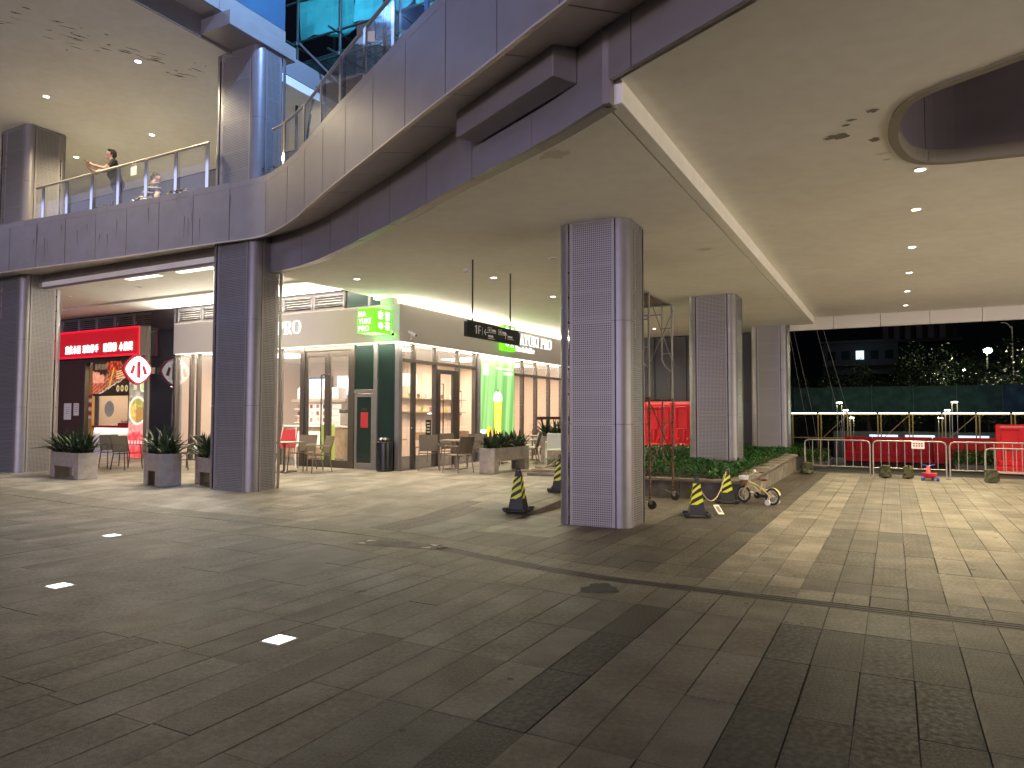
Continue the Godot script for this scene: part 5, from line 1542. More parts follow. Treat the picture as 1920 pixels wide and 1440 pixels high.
func make_red_shop() -> void:
	var s := thing("noodle_shop", "small noodle shop with red sign and lit serving hatch", "shop", Vector3.ZERO)
	var z := FZ
	for k in 6:
		louvre(s, -26.6 + k * 1.0, -25.6 + k * 1.0, 4.43, 4.925)
	# dark polished wall between the two shops
	for p in [[0.2, 3.3], [3.31, 4.25], [4.26, 4.92]]:
		bc(s, "polished_panel", Vector3(-20.58, p[0], z - 0.02), Vector3(-19.47, p[1], z - 0.1), M.panel_gloss, 0.003)
	bc(s, "pilaster", Vector3(-20.78, 0.2, z + 0.04), Vector3(-20.59, 4.42, z - 0.2), M.steel_dull)
	bc(s, "dark_wall", Vector3(-26.6, 0.2, z - 0.05), Vector3(-24.1, 3.45, z - 0.12), M.maroon)
	bc(s, "door_jamb", Vector3(-24.1, 0.2, z - 0.02), Vector3(-24.0, 3.45, z - 0.16), M.frame_bronze)
	bc(s, "inner_door", Vector3(-24.0, 0.2, z - 0.35), Vector3(-23.78, 3.3, z - 0.4), M.black)
	bc(s, "yellow_strip", Vector3(-23.78, 0.2, z - 0.03), Vector3(-23.58, 3.3, z - 0.12), mat("ochre", 0.5, 0.3, 0.07, 0.5), 0.003)
	for k in 6:
		bc(s, "red_tile", Vector3(-23.77, 1.5 + 0.14 * k, z - 0.026), Vector3(-23.6, 1.6 + 0.14 * k, z - 0.029), M.red_print if k % 2 else M.paper, 0.0)
	bc(s, "lintel", Vector3(-26.6, 3.4, z - 0.02), Vector3(-20.6, 3.5, z - 0.2), M.frame_bronze)
	# serving hatch
	bc(s, "hatch_frame", Vector3(-23.55, 1.22, z - 0.01), Vector3(-21.58, 1.28, z - 0.3), M.red_print, 0.004)
	bc(s, "hatch_frame", Vector3(-23.5, 2.26, z - 0.01), Vector3(-21.58, 2.32, z - 0.14), M.frame_bronze, 0.004)
	bc(s, "hatch_frame", Vector3(-21.64, 1.28, z - 0.012), Vector3(-21.57, 2.26, z - 0.14), M.frame_bronze)
	bc(s, "hatch_glass", Vector3(-23.5, 1.28, z - 0.08), Vector3(-21.64, 2.26, z - 0.09), M.glass, 0.0)
	bc(s, "counter_front", Vector3(-23.5, 0.2, z - 0.03), Vector3(-21.58, 1.14, z - 0.1), M.wall_white, 0.004)
	bc(s, "counter_strip", Vector3(-23.4, 1.17, z - 0.02), Vector3(-21.62, 1.2, z - 0.06), M.strip_warm, 0.0)
	area_light(s, Vector3(-22.5, 1.16, z + 0.0), Vector3(-PI / 2, 0, 0), Vector2(1.8, 0.05), Color(1.0, 0.92, 0.8), 0.6)
	# kitchen behind the hatch
	bc(s, "kitchen_wall", Vector3(-23.9, 0.3, z - 2.4), Vector3(-21.2, 3.3, z - 2.5), M.wall_warm, 0.0)
	bc(s, "kitchen_side", Vector3(-23.9, 0.3, z - 0.4), Vector3(-23.8, 3.3, z - 2.4), M.wall_warm, 0.0)
	bc(s, "kitchen_side", Vector3(-21.2, 0.3, z - 0.13), Vector3(-21.1, 3.3, z - 2.5), M.wall_warm, 0.0)
	bc(s, "kitchen_ceiling", Vector3(-23.9, 3.3, z - 0.13), Vector3(-21.1, 3.4, z - 2.5), M.wall_white, 0.0)
	bc(s, "kitchen_floor", Vector3(-23.9, 0.2, z - 0.13), Vector3(-21.1, 0.3, z - 2.5), M.tile_floor, 0.0)
	bc(s, "kitchen_cupboard", Vector3(-22.9, 0.3, z - 2.0), Vector3(-22.2, 2.7, z - 2.39), M.oak)
	bc(s, "kitchen_curtain", Vector3(-22.1, 0.9, z - 1.5), Vector3(-21.6, 2.9, z - 1.55), M.wall_white)
	bc(s, "kitchen_bench", Vector3(-23.7, 0.3, z - 0.6), Vector3(-21.3, 1.18, z - 1.2), M.steel_dull)
	var kl := bx(s, "kitchen_lamp", Vector3(-22.5, 3.28, z - 1.2), Vector3(1.0, 0.03, 0.6), M.lamp_dim, 0.004)
	area_light(kl, Vector3(0, -0.03, 0), Vector3(-PI / 2, 0, 0), Vector2(1.0, 0.6), Color(1.0, 0.88, 0.7), 4.0)
	var rd := thing("round_sticker", "round pale disc stuck on the serving hatch glass", "sticker", Vector3(-22.7, 1.83, z - 0.075))
	lt(rd, "disc", [Vector2(0, 0.003), Vector2(0.26, 0.003), Vector2(0.26, 0), Vector2(0, 0)], mat("disc", 0.5, 0.55, 0.42, 0.6), Vector3.ZERO, 24, Basis(Vector3.RIGHT, PI / 2))
	var bw := thing("food_tray", "red food tray with bowls behind the serving hatch", "tray", Vector3(-22.0, 1.28, z - 0.18))
	bx(bw, "tray", Vector3(0, 0.05, 0), Vector3(0.5, 0.1, 0.2), M.red_print, 0.01)
	for k in 2:
		lt(bw, "bowl", [Vector2(0, 0), Vector2(0.05, 0), Vector2(0.08, 0.07), Vector2(0, 0.05)], M.white, Vector3(-0.1 + 0.2 * k, 0.1, 0), 12)
	# printed light boxes
	var p1 := thing("skewer_poster", "lit poster of grilled skewers above the serving hatch", "poster", Vector3(-22.57, 2.86, z + 0.0))
	bx(p1, "case", Vector3(0, 0, -0.05), Vector3(1.98, 1.1, 0.1), M.frame_bronze)
	quad(p1, "print", Vector3(0, 0, 0.003), 0, 1.94, 1.06, poster_material("skewer_poster", skewer_print(), 0.55))
	writing(p1, "新鲜现烤", Vector3(-0.82, 0.26, 0.004), 0.0, 0.15, 0.2, 0.02, 0.018, mat("gold_print", 0.75, 0.62, 0.35, 0.5))
	area_light(p1, Vector3(0, -0.54, 0.01), Vector3(0, PI, 0), Vector2(1.9, 0.012), Color(1.0, 0.8, 0.6), 0.2)
	var p2 := thing("noodle_poster", "tall lit poster of a bowl of noodles with pink lower half", "poster", Vector3(-21.18, 1.78, z + 0.0))
	bx(p2, "case", Vector3(0, 0, -0.05), Vector3(0.8, 3.2, 0.1), M.red_print)
	quad(p2, "print", Vector3(0, 0, 0.003), 0, 0.76, 3.16, poster_material("noodle_poster", noodle_print(), 0.7))
	area_light(p2, Vector3(0, -1.59, 0.01), Vector3(0, PI, 0), Vector2(0.7, 0.012), Color(1.0, 0.66, 0.6), 0.3)
	# notices on the dark wall
	for k in 2:
		var n := thing("paper_notice", ["larger white paper notice on the dark wall by the left pillar", "smaller white paper notice on the dark wall"][k], "notice", Vector3([-25.0, -24.5][k], [1.75, 1.82][k], z - 0.045))
		bx(n, "sheet", Vector3.ZERO, Vector3([0.42, 0.3][k], [0.56, 0.42][k], 0.006), M.paper, 0.0)
		for i in 4:
			bx(n, "print_line", Vector3(0, 0.14 - 0.07 * i, 0.004), Vector3(0.22, 0.014, 0.001), M.steel_dull, 0.0)
	# the red sign
	var r := thing("red_shop_sign", "glowing red box sign with white Chinese lettering over the noodle shop", "sign", Vector3(-23.0, 3.97, z + 0.12))
	bx(r, "box", Vector3.ZERO, Vector3(4.6, 0.9, 0.3), M.steel_dull, 0.01)
	bx(r, "face", Vector3(0, 0, 0.155), Vector3(4.5, 0.8, 0.02), M.sign_red, 0.004)
	for e in [[0, 0.425, 4.6, 0.05], [0, -0.425, 4.6, 0.05], [-2.275, 0, 0.05, 0.8], [2.275, 0, 0.05, 0.8]]:
		bx(r, "edge_light", Vector3(e[0], e[1], 0.165), Vector3(e[2], e[3], 0.03), M.sign_red_edge, 0.004)
	writing(r, "重庆小面 现包抄手", Vector3(-1.62, -0.3, 0.17), 0, 0.19, 0.27, 0.03, 0.026, M.letter_white)
	writing(r, "酸辣粉 小烧烤", Vector3(0.5, -0.3, 0.17), 0, 0.2, 0.28, 0.035, 0.026, M.letter_white)
	area_light(r, Vector3(0, -0.452, 0.18), Vector3(-0.6, PI, 0), Vector2(4.4, 0.012), Color(1.0, 0.12, 0.1), 0.7)
	# blade sign: rounded diamond
	var d := thing("diamond_sign", "white rounded diamond blade sign with a red character and red rim", "sign", Vector3(-20.32, 3.02, -13.62))
	for f in [[0.47, 0.1, M.logo_red, "rim"], [0.405, 0.13, M.logo_white, "face"]]:
		var b := B.new()
		var poly := PackedVector2Array()
		for k in 48:
			var a := TAU * k / 48.0
			var c := cos(a)
			var q := sin(a)
			var rr: float = f[0] / pow(pow(absf(c), 1.45) + pow(absf(q), 1.45), 1.0 / 1.45)
			poly.append(Vector2(c * rr, q * rr))
		b.slab(poly, -f[1] * 0.5, f[1] * 0.5)
		part(d, f[3], b.mesh(), f[2], Vector3.ZERO, Basis(Vector3.BACK, PI / 2))
	for sd in [1.0, -1.0]:
		var b := B.new()
		b.tube([Vector3(0.055 * sd, 0.25, 0), Vector3(0.055 * sd, 0.2, 0), Vector3(0.055 * sd, -0.2, 0), Vector3(0.055 * sd, -0.26, 0)], [0.05, 0.064, 0.06, 0.07], 8)
		for e in [1.0, -1.0]:
			b.tube([Vector3(0.055 * sd, 0.12, 0.15 * e), Vector3(0.055 * sd, 0.02, 0.18 * e), Vector3(0.055 * sd, -0.14, 0.23 * e)], [0.046, 0.054, 0.06], 8)
		part(d, "character", b.mesh(), M.logo_red)
	bx(d, "bracket", Vector3(0, 0, -0.52), Vector3(0.06, 0.2, 0.12), M.steel_dull)
	area_light(d, Vector3(0.0, -0.48, 0), Vector3(-PI / 2, 0, 0), Vector2(0.1, 0.1), Color(1, 0.92, 0.9), 0.3)


# ------------------------------------------------------------------ furniture on the terrace
func chair(label: String, x: float, z: float, turn: float, kind := 0, group := "chairs in front of the shops") -> void:   # faces local -z
	var key := "chair%d" % kind
	var c := thing("terrace_chair", label, "chair", gp(x, z), turn, group)
	if not store.has(key):
		var fr: Material = [M.chair_alu, M.dark_alu, M.white_plastic][kind]
		var sl: Material = [M.sling, M.sling_dark, M.white_plastic][kind]
		var seat := B.new()
		var back := B.new()
		var prof := [Vector2(-0.22, 0.44), Vector2(-0.1, 0.425), Vector2(0.08, 0.415), Vector2(0.2, 0.425)]
		for i in prof.size() - 1:
			var a: Vector2 = prof[i]
			var e: Vector2 = prof[i + 1]
			for s in [0.0, -0.012]:
				if s == 0.0: seat.q(Vector3(-0.23, a.y, a.x), Vector3(-0.23, e.y, e.x), Vector3(0.23, e.y, e.x), Vector3(0.23, a.y, a.x))
				else: seat.q(Vector3(0.23, a.y + s, a.x), Vector3(0.23, e.y + s, e.x), Vector3(-0.23, e.y + s, e.x), Vector3(-0.23, a.y + s, a.x))
		seat.tube([Vector3(-0.235, 0.43, -0.22), Vector3(-0.235, 0.415, 0.2)], 0.013, 6)
		seat.tube([Vector3(0.235, 0.43, -0.22), Vector3(0.235, 0.415, 0.2)], 0.013, 6)
		seat.tube([Vector3(-0.235, 0.432, -0.225), Vector3(0.235, 0.432, -0.225)], 0.013, 6)
		back.box(Vector3(0, 0.665, 0.27), Vector3(0.45, 0.42, 0.012), 0.004, Basis(Vector3.RIGHT, 0.26))
		back.tube([Vector3(-0.235, 0.42, 0.2), Vector3(-0.235, 0.86, 0.325)], 0.014, 6)
		back.tube([Vector3(0.235, 0.42, 0.2), Vector3(0.235, 0.86, 0.325)], 0.014, 6)
		back.tube([Vector3(-0.235, 0.865, 0.326), Vector3(0.235, 0.865, 0.326)], 0.014, 6)
		store[key] = [seat.mesh(), back.mesh(), fr, sl]
		var legs := []
		for s in [-1.0, 1.0]:
			var b := B.new()
			b.tube([Vector3(0.245 * s, 0.64, -0.2), Vector3(0.25 * s, 0.43, -0.22), Vector3(0.265 * s, 0, -0.26)], 0.014, 6)
			legs.append(b.mesh())
			b = B.new()
			b.tube([Vector3(0.245 * s, 0.43, 0.19), Vector3(0.26 * s, 0, 0.27)], 0.014, 6)
			legs.append(b.mesh())
			b = B.new()
			b.box(Vector3(0.245 * s, 0.645, 0.02), Vector3(0.04, 0.02, 0.46), 0.006)
			legs.append(b.mesh())
		store[key + "l"] = legs
	var p: Array = store[key]
	part(c, "seat", p[0], p[3])
	part(c, "backrest", p[1], p[3])
	var l: Array = store[key + "l"]
	for i in 6:
		part(c, "armrest" if i % 3 == 2 else "leg", l[i], p[2])

func table(label: String, x: float, z: float, turn := 0.0, dark := false) -> void:
	var t := thing("cafe_table", label, "table", gp(x, z), turn, "small square tables in front of the shops")
	var m: Material = M.dark_alu if dark else M.chair_alu
	bx(t, "table_top", Vector3(0, 0.735, 0), Vector3(0.68, 0.03, 0.68), m, 0.006)
	tb(t, "stem", [Vector3(0, 0.72, 0), Vector3(0, 0.03, 0)], 0.03, m, 10)
	for k in 2:
		bx(t, "foot", Vector3(0, 0.018 + 0.002 * k, 0), Vector3(0.6, 0.03, 0.06), m, 0.006, Basis(Vector3.UP, PI * 0.25 + PI * 0.5 * k))

func leaf_blade(b: B, root: Vector3, dir: Vector3, l: float, w: float, droop: float, c: Color) -> void:
	b.col = c
	var side := dir.cross(Vector3.UP).normalized()
	if side.length() < 0.1: side = Vector3.RIGHT
	var p := root
	var d := dir.normalized()
	var n := 5
	var pl := p - side * w * 0.25
	var pr := p + side * w * 0.25
	var pc := p
	for k in range(1, n + 1):
		p += d * l / n
		d = (d + Vector3.DOWN * droop).normalized()
		var t := float(k) / n
		var ww := w * (0.5 * sin(PI * minf(t * 0.75 + 0.25, 1.0)) if t < 1.0 else 0.0)
		var nl := p - side * ww + Vector3.UP * ww * 0.35
		var nr := p + side * ww + Vector3.UP * ww * 0.35
		b.q(pl, pc, p, nl)
		b.q(pc, pr, nr, p)
		pl = nl
		pr = nr
		pc = p

func planter(label: String, plabel: String, x: float, z: float, turn: float, length: float, width: float, h: float, tall: bool, sd: int, leaf_l := 0.62) -> void:   # length along local x
	var at := gp(x, z)
	var t := thing("planter_box", label, "planter", at, turn, "boarded planter boxes")
	var y0 := 0.0 if tall else h * 0.45
	var n := int(length / 0.11)
	for s in [-1.0, 1.0]:
		for k in n:
			var bw := (length - 0.1) / n
			bx(t, "board", Vector3(-length * 0.5 + 0.05 + bw * (k + 0.5), (y0 + h) * 0.5, s * (width * 0.5 - 0.012)), Vector3(bw - 0.004, h - y0 - 0.004, 0.022), M.planter_board, 0.003)
	bx(t, "bottom", Vector3(0, y0 + 0.02, 0), Vector3(length - 0.1, 0.03, width - 0.05), M.planter_board, 0.0)
	for s in [-1.0, 1.0]:
		bx(t, "end_panel", Vector3(s * (length * 0.5 - 0.025), h * 0.5, 0), Vector3(0.05, h, width + 0.01), M.planter_board, 0.006)
	for s in [-1.0, 1.0]:
		for e in [-1.0, 1.0]:
			bx(t, "leg", Vector3(s * (length * 0.5 - 0.13), h * 0.25, e * (width * 0.5 - 0.01)), Vector3(0.18, h * 0.5 - 0.004, 0.03), M.planter_board, 0.004)
	bx(t, "soil", Vector3(0, h - 0.06, 0), Vector3(length - 0.11, 0.04, width - 0.06), M.soil, 0.0)
	var r := RandomNumberGenerator.new()
	r.seed = sd
	var b := B.new()
	for k in int(length * 165):
		var root := Vector3(r.randf_range(-0.45, 0.45) * length, h - 0.05, r.randf_range(-0.35, 0.35) * width)
		var an := r.randf() * TAU
		var lean := r.randf_range(0.15, 1.5)
		var dir := Vector3(cos(an) * lean + root.x * 0.5, r.randf_range(0.8, 1.3), sin(an) * lean)
		var g := r.randf_range(0.55, 1.25)
		leaf_blade(b, root, dir, leaf_l * r.randf_range(0.65, 1.2), r.randf_range(0.05, 0.085), r.randf_range(0.05, 0.3), Color(0.02 * g, 0.04 * g, 0.014 * g))
	var pt := thing("strap_leaf_plant", plabel, "plant", at, turn, "strap-leaved plants in the planter boxes")
	part(pt, "foliage", b.mesh(), M.leaf)

func make_terrace() -> void:
	planter("boarded planter box beside the far left pillar", "dark strap-leaved plant beside the far left pillar", -17.15, -9.95, -0.12, 1.45, 0.42, 0.6, false, 1)
	planter("short planter box with yellow sticker left of the tall pillar", "dark strap-leaved plant in the short box with the yellow sticker", -13.9, -9.95, -0.25, 0.85, 0.45, 0.68, false, 2)
	planter("planter box half hidden behind the tall pillar", "dark strap-leaved plant half hidden behind the tall pillar", -12.95, -10.55, -0.25, 1.1, 0.42, 0.58, false, 3)
	planter("long planter box in front of the drink poster", "dark strap-leaved plant in front of the drink poster", -8.5, -15.45, PI / 2 + 0.03, 1.9, 0.4, 0.6, false, 4, 0.48)
	planter("tall planter box at the side front, just left of the central pillar", "green strap-leaved plant just left of the central pillar", -8.75, -18.85, 0.1, 0.6, 0.5, 0.75, true, 5, 0.7)
	var st := thing("planter_sticker", "small yellow sticker on the short planter box", "sticker", gp(-13.75, -9.72) + Vector3(0, 0.42, 0.02), -0.25)
	bx(st, "sheet", Vector3.ZERO, Vector3(0.1, 0.15, 0.004), mat("sticker", 0.5, 0.5, 0.12, 0.6), 0.0)
	# noodle shop seats
	chair("dark chair nearest the serving hatch of the noodle shop", -18.6, -11.85, -PI / 2 - 0.15, 1)
	chair("dark chair between the first dark chair and the dark table", -17.8, -11.7, -PI / 2 + 0.1, 1)
	chair("dark chair behind the short planter, at the noodle shop table", -16.2, -12.3, PI / 2 + 0.2, 1)
	table("dark square table in front of the noodle poster", -17.0, -12.15, 0.2, true)
	# tea shop, left front
	chair("brown sling chair facing the tea shop door, right of the door table", -12.45, -13.1, -0.4 + PI, 0)
	chair("brown sling chair at the tea shop door, close to the tall pillar", -13.2, -13.35, 0.3 + PI, 0)
	table("small table between the tall pillar and the tea shop door", -13.15, -12.7, 0.1)
	# tea shop, side front
	chair("brown sling chair nearest the shop corner, seen from the front", -10.3, -14.75, -2.5, 0)
	chair("brown sling chair in front, seen from the side beside the long planter", -9.3, -14.55, 1.35, 0)
	chair("brown sling chair against the side window, behind the first side table", -10.35, -15.95, -1.9, 0)
	chair("brown sling chair right of the first side table", -9.6, -15.95, -2.6, 0)
	chair("brown sling chair behind the long planter, nearest the drink poster", -9.75, -16.95, -1.2, 0)
	table("first side table, in front of the side windows", -9.85, -15.3, 0.3)
	table("second side table, behind the long planter", -9.9, -17.6, 0.2)
	chair("brown sling chair with its back to the long planter, right end", -9.0, -17.75, 1.9, 0)
	chair("pale chair right of the drink poster", -9.4, -18.9, 1.7, 2)
	chair("second pale chair, farther along the side front", -9.9, -19.9, 1.4, 2)
	chair("pale chair cut off by the central pillar", -8.15, -17.65, 0.5, 2)
	table("third side table, beside the pale chairs", -9.7, -19.35, 0.15)
	# litter bin
	var bn := thing("litter_bin", "black cylindrical litter bin at the tea shop corner", "bin", gp(-11.1, -14.0))
	lt(bn, "body", [Vector2(0, 0), Vector2(0.19, 0), Vector2(0.2, 0.02), Vector2(0.2, 0.72), Vector2(0.185, 0.78), Vector2(0.13, 0.83), Vector2(0.12, 0.8), Vector2(0, 0.8)], M.black_gloss, Vector3.ZERO, 24)
	lt(bn, "rim", [Vector2(0.2, 0.7), Vector2(0.208, 0.705), Vector2(0.208, 0.725), Vector2(0.2, 0.73)], M.dark_alu, Vector3.ZERO, 24)
	# stone step on the terrace
	var sp := thing("stone_step", "low block of two stone steps lying on the terrace", "step", gp(-7.1, -15.0), 0.1)
	bx(sp, "lower_stone", Vector3(0, 0.035, 0), Vector3(0.9, 0.07, 0.45), M.bed_stone, 0.008)
	bx(sp, "upper_stone", Vector3(0.03, 0.105, -0.05), Vector3(0.84, 0.066, 0.35), M.bed_stone, 0.008)
	# white easel board inside the left front
	var ea := thing("easel_board", "small red and white easel board behind the tall pillar", "board", gp(-14.1, -13.75), 0.2)
	bx(ea, "board", Vector3(0, 0.75, 0), Vector3(0.5, 0.5, 0.02), M.red_print, 0.004, Basis(Vector3.RIGHT, -0.2))
	for s in [-1.0, 1.0]:
		tb(ea, "leg", [Vector3(0.2 * s, 1.05, -0.05), Vector3(0.3 * s, 0, 0.12)], 0.014, M.white, 6)
	tb(ea, "leg", [Vector3(0, 1.0, -0.06), Vector3(0, 0, -0.35)], 0.014, M.white, 6)
	# hanging direction sign
	var hs := thing("hanging_sign", "black hanging direction sign reading 1F with white arrows", "sign", Vector3(-6.99, 3.26, -12.22))
	bx(hs, "board", Vector3.ZERO, Vector3(0.07, 0.28, 2.12), M.black, 0.004)
	bx(hs, "top_rail", Vector3(0, 0.155, -0.02), Vector3(0.05, 0.03, 2.0), M.black, 0.004)
	for z in [0.81, -0.69]:
		tb(hs, "rod", [Vector3(0, 0.16, z), Vector3(0, CEIL - 3.26, z)], 0.016, M.black, 8)
	var wp := mat("sign_print", 0.8, 0.8, 0.78, 0.6)
	var fx := 0.036
	latin(hs, "1F", Vector3(fx, -0.06, 0.78), PI / 2, 0.16, wp)
	bx(hs, "divider", Vector3(fx, 0.01, 0.5), Vector3(0.004, 0.15, 0.008), wp, 0.0)
	for a in [[0.36, 0.0, PI / 2], [-0.42, 0.01, 0.0]]:
		var o := Vector3(fx, a[1], a[0])
		var bs := Basis(Vector3.RIGHT, a[2])
		for q in [[Vector3(0, -0.07, 0), Vector3(0, 0.07, 0)], [Vector3(0, 0.07, 0), Vector3(0, 0.015, 0.055)], [Vector3(0, 0.07, 0), Vector3(0, 0.015, -0.055)]]:
			var ab := B.new()
			ab.bar(bs * q[0], bs * q[1], 0.014, 0.014)
			part(hs, "arrow_stroke", ab.mesh(), wp, o)
	for k in 2:                                            # lift and toilet pictograms, with caption lines too small to read
		var z := 0.22 - 0.42 * k
		for e in [[0, 0.1, 0.14, 0.01], [0, -0.0, 0.14, 0.01], [0.065, 0.05, 0.01, 0.1], [-0.065, 0.05, 0.01, 0.1], [0, 0.05, 0.05, 0.05]]:
			bx(hs, "pictogram", Vector3(fx, 0.01 + e[1], z + e[0]), Vector3(0.004, e[3], e[2]), wp, 0.0)
		bx(hs, "caption", Vector3(fx, 0.06, z - 0.17), Vector3(0.004, 0.045, 0.15), wp, 0.0)
		bx(hs, "caption", Vector3(fx, 0.015, z - 0.17), Vector3(0.004, 0.012, 0.15), wp, 0.0)
	for e in [[0.18, -0.06, 0.2, 0.04], [0.16, -0.105, 0.26, 0.012], [-0.62, 0.0, 0.2, 0.04], [-0.64, -0.045, 0.26, 0.012]]:
		bx(hs, "caption", Vector3(fx, e[1], e[0]), Vector3(0.004, e[3], e[2]), wp, 0.0)


# ------------------------------------------------------------------ cones, scaffold, bicycle
func cone_print() -> ImageTexture:
	var im := Image.create(64, 128, false, Image.FORMAT_RGB8)
	for y in 128:
		for x in 64:
			var k := int(floor((y + x * 0.62) / 21.0)) % 2
			im.set_pixel(x, y, Color(0.86, 0.87, 0.12) if k == 0 else Color(0.05, 0.05, 0.05))
	return ImageTexture.create_from_image(im)

func cone(label: String, at: Vector3, turn: float, h := 0.68) -> Node3D:
	var c := thing("traffic_cone", label, "traffic cone", at, turn, "striped traffic cones")
	bx(c, "base", Vector3(0, 0.022, 0), Vector3(0.4, 0.044, 0.4), M.dark_plastic, 0.015)
	var ft := B.new()
	for s in [[-1, -1], [1, -1], [1, 1], [-1, 1]]:
		ft.box(Vector3(s[0] * 0.17, 0.05, s[1] * 0.17), Vector3(0.08, 0.05, 0.08), 0.01)
	part(c, "base_corners", ft.mesh(), M.dark_plastic)
	var rings := [[0.04, 0.132], [0.21, 0.105], [0.56, 0.054], [0.64, 0.036]]
	for k in 3:
		var b := B.new()
		var y0: float = rings[k][0] * h / 0.68
		var y1: float = rings[k + 1][0] * h / 0.68
		var r0: float = rings[k][1]
		var r1: float = rings[k + 1][1]
		for f in 4:
			var bs := Basis(Vector3.UP, PI * 0.5 * f)
			b.q(bs * Vector3(-r0, y0, r0), bs * Vector3(r0, y0, r0), bs * Vector3(r1, y1, r1), bs * Vector3(-r1, y1, r1))
			b.q(bs * Vector3(r0, y0, r0), bs * Vector3(r0, y0, r0 - 0.001), bs * Vector3(r1, y1, r1 - 0.001), bs * Vector3(r1, y1, r1))
		part(c, ["foot", "striped_sleeve", "neck"][k], b.mesh(), M.cone_stripes if k == 1 else M.dark_plastic)
	var ring := []
	for k in 10:
		ring.append(Vector3(cos(TAU * k / 10.0) * 0.03, h * 0.97 + sin(TAU * k / 10.0) * 0.03, 0))
	tb(c, "loop", ring, 0.011, M.dark_plastic, 6, true)
	return c

func rope(label: String, a: Vector3, b: Vector3, sag: float) -> void:
	var pts := []
	for k in 15:
		var t := k / 14.0
		pts.append(a.lerp(b, t) + Vector3.DOWN * sag * 4.0 * t * (1.0 - t))
	var r := thing("rope", label, "rope")
	tb(r, "cord", pts, 0.011, M.rope, 6)

func make_props() -> void:
	var cm := mat("cone_stripes", 1, 1, 1, 0.5)
	cm.albedo_texture = cone_print()
	var c1 := gp(-5.55, -10.55)
	var c2 := gp(-5.72, -12.6)
	cone("striped cone at the end of the terrace step, left of the central pillar", c1, 0.12, 0.7)
	cone("striped cone half hidden behind the central pillar's left side", c2, 0.2, 0.7)
	var c3 := Vector3(-2.87, 0, -11.72)
	var c4 := Vector3(-2.82, 0, -13.85)
	cone("striped cone nearest the camera, right of the central pillar", c3, 0.35, 0.66)
	cone("striped cone beside the corner of the shrub bed", c4, 0.3, 0.66)
	rope("slack rope between the two left cones", c1 + Vector3(0, 0.68, 0), c2 + Vector3(0, 0.66, 0), 0.1)
	rope("rope sagging to the paving between the two right cones", c3 + Vector3(0, 0.62, 0), c4 + Vector3(0, 0.62, 0), 0.47)
	var tg := thing("paper_tag", "long white paper tag lying by the rope between the right cones", "tag", Vector3(-2.62, 0.075, -12.2), 0.5)
	bx(tg, "sheet", Vector3.ZERO, Vector3(0.1, 0.004, 0.34), M.paper, 0.0, Basis(Vector3.RIGHT, 0.35))
	bx(tg, "print", Vector3(0, 0.006, 0), Vector3(0.05, 0.003, 0.2), M.steel_dull, 0.0, Basis(Vector3.RIGHT, 0.35))
	# rolling scaffold behind the central pillar
	var s := thing("rolling_scaffold", "rusty rolling scaffold tower behind the central pillar", "scaffold", Vector3(-3.82, 0, -13.75))
	for fz in [0.0, 1.5]:
		for fx in [0.0, -1.3]:
			tb(s, "post", [Vector3(fx, 0.16, fz), Vector3(fx, 1.98, fz)], 0.021, M.rusty_tube, 8)
			tb(s, "post", [Vector3(fx, 1.98, fz), Vector3(fx, 3.86, fz)], 0.021, M.galv, 8)
			var wc := Node3D.new()
			wc.name = "caster"
			s.add_child(wc, true)
			wc.position = Vector3(fx, 0, fz)
			lt(wc, "wheel", [Vector2(0, -0.022), Vector2(0.075, -0.022), Vector2(0.08, -0.012), Vector2(0.08, 0.012), Vector2(0.075, 0.022), Vector2(0, 0.022)], M.rubber, Vector3(0.04, 0.08, 0), 16, Basis(Vector3.RIGHT, PI / 2))
			bx(wc, "fork", Vector3(0.02, 0.13, 0), Vector3(0.06, 0.1, 0.06), M.galv, 0.01)
			tb(wc, "brake_lever", [Vector3(0.0, 0.15, 0), Vector3(-0.1, 0.17, 0), Vector3(-0.16, 0.2, 0)], 0.01, M.galv, 6)
		for y in [1.96, 3.83]:
			tb(s, "top_bar", [Vector3(0, y, fz), Vector3(-1.3, y, fz)], 0.02, M.rusty_tube if y < 3 else M.galv, 8)
		for lv in [[0.0, M.rusty_tube], [1.87, M.galv]]:
			var o: float = lv[0]
			for fx in [[0.0, -1.0], [-1.3, 1.0]]:
				var x: float = fx[0]
				var q: float = fx[1]
				tb(s, "inner_tube", [Vector3(x, 0.62 + o, fz), Vector3(x + 0.14 * q, 0.76 + o, fz), Vector3(x + 0.2 * q, 0.88 + o, fz), Vector3(x + 0.2 * q, 1.94 + o, fz)], 0.015, lv[1], 6)
				for y in [1.0, 1.5]:
					tb(s, "rung", [Vector3(x, y + o, fz), Vector3(x + 0.2 * q, y + o, fz)], 0.011, lv[1], 6)
			tb(s, "cross_rail", [Vector3(-0.2, 1.78 + o, fz), Vector3(-1.1, 1.78 + o, fz)], 0.013, lv[1], 6)
	for lv in [0.0, 1.87]:
		for fx in [0.03, -1.33]:
			tb(s, "brace", [Vector3(fx, 0.75 + lv, 0), Vector3(fx, 1.85 + lv, 1.5)], 0.011, M.rusty_tube if lv < 1 else M.galv, 6)
			tb(s, "brace", [Vector3(fx, 1.85 + lv, 0), Vector3(fx, 0.75 + lv, 1.5)], 0.011, M.rusty_tube if lv < 1 else M.galv, 6)
	for k in 3:
		bx(s, "deck_plank", Vector3(-0.25 - 0.4 * k, 3.87, 0.75), Vector3(0.37, 0.04, 1.6), M.galv, 0.006)
	make_bicycle()

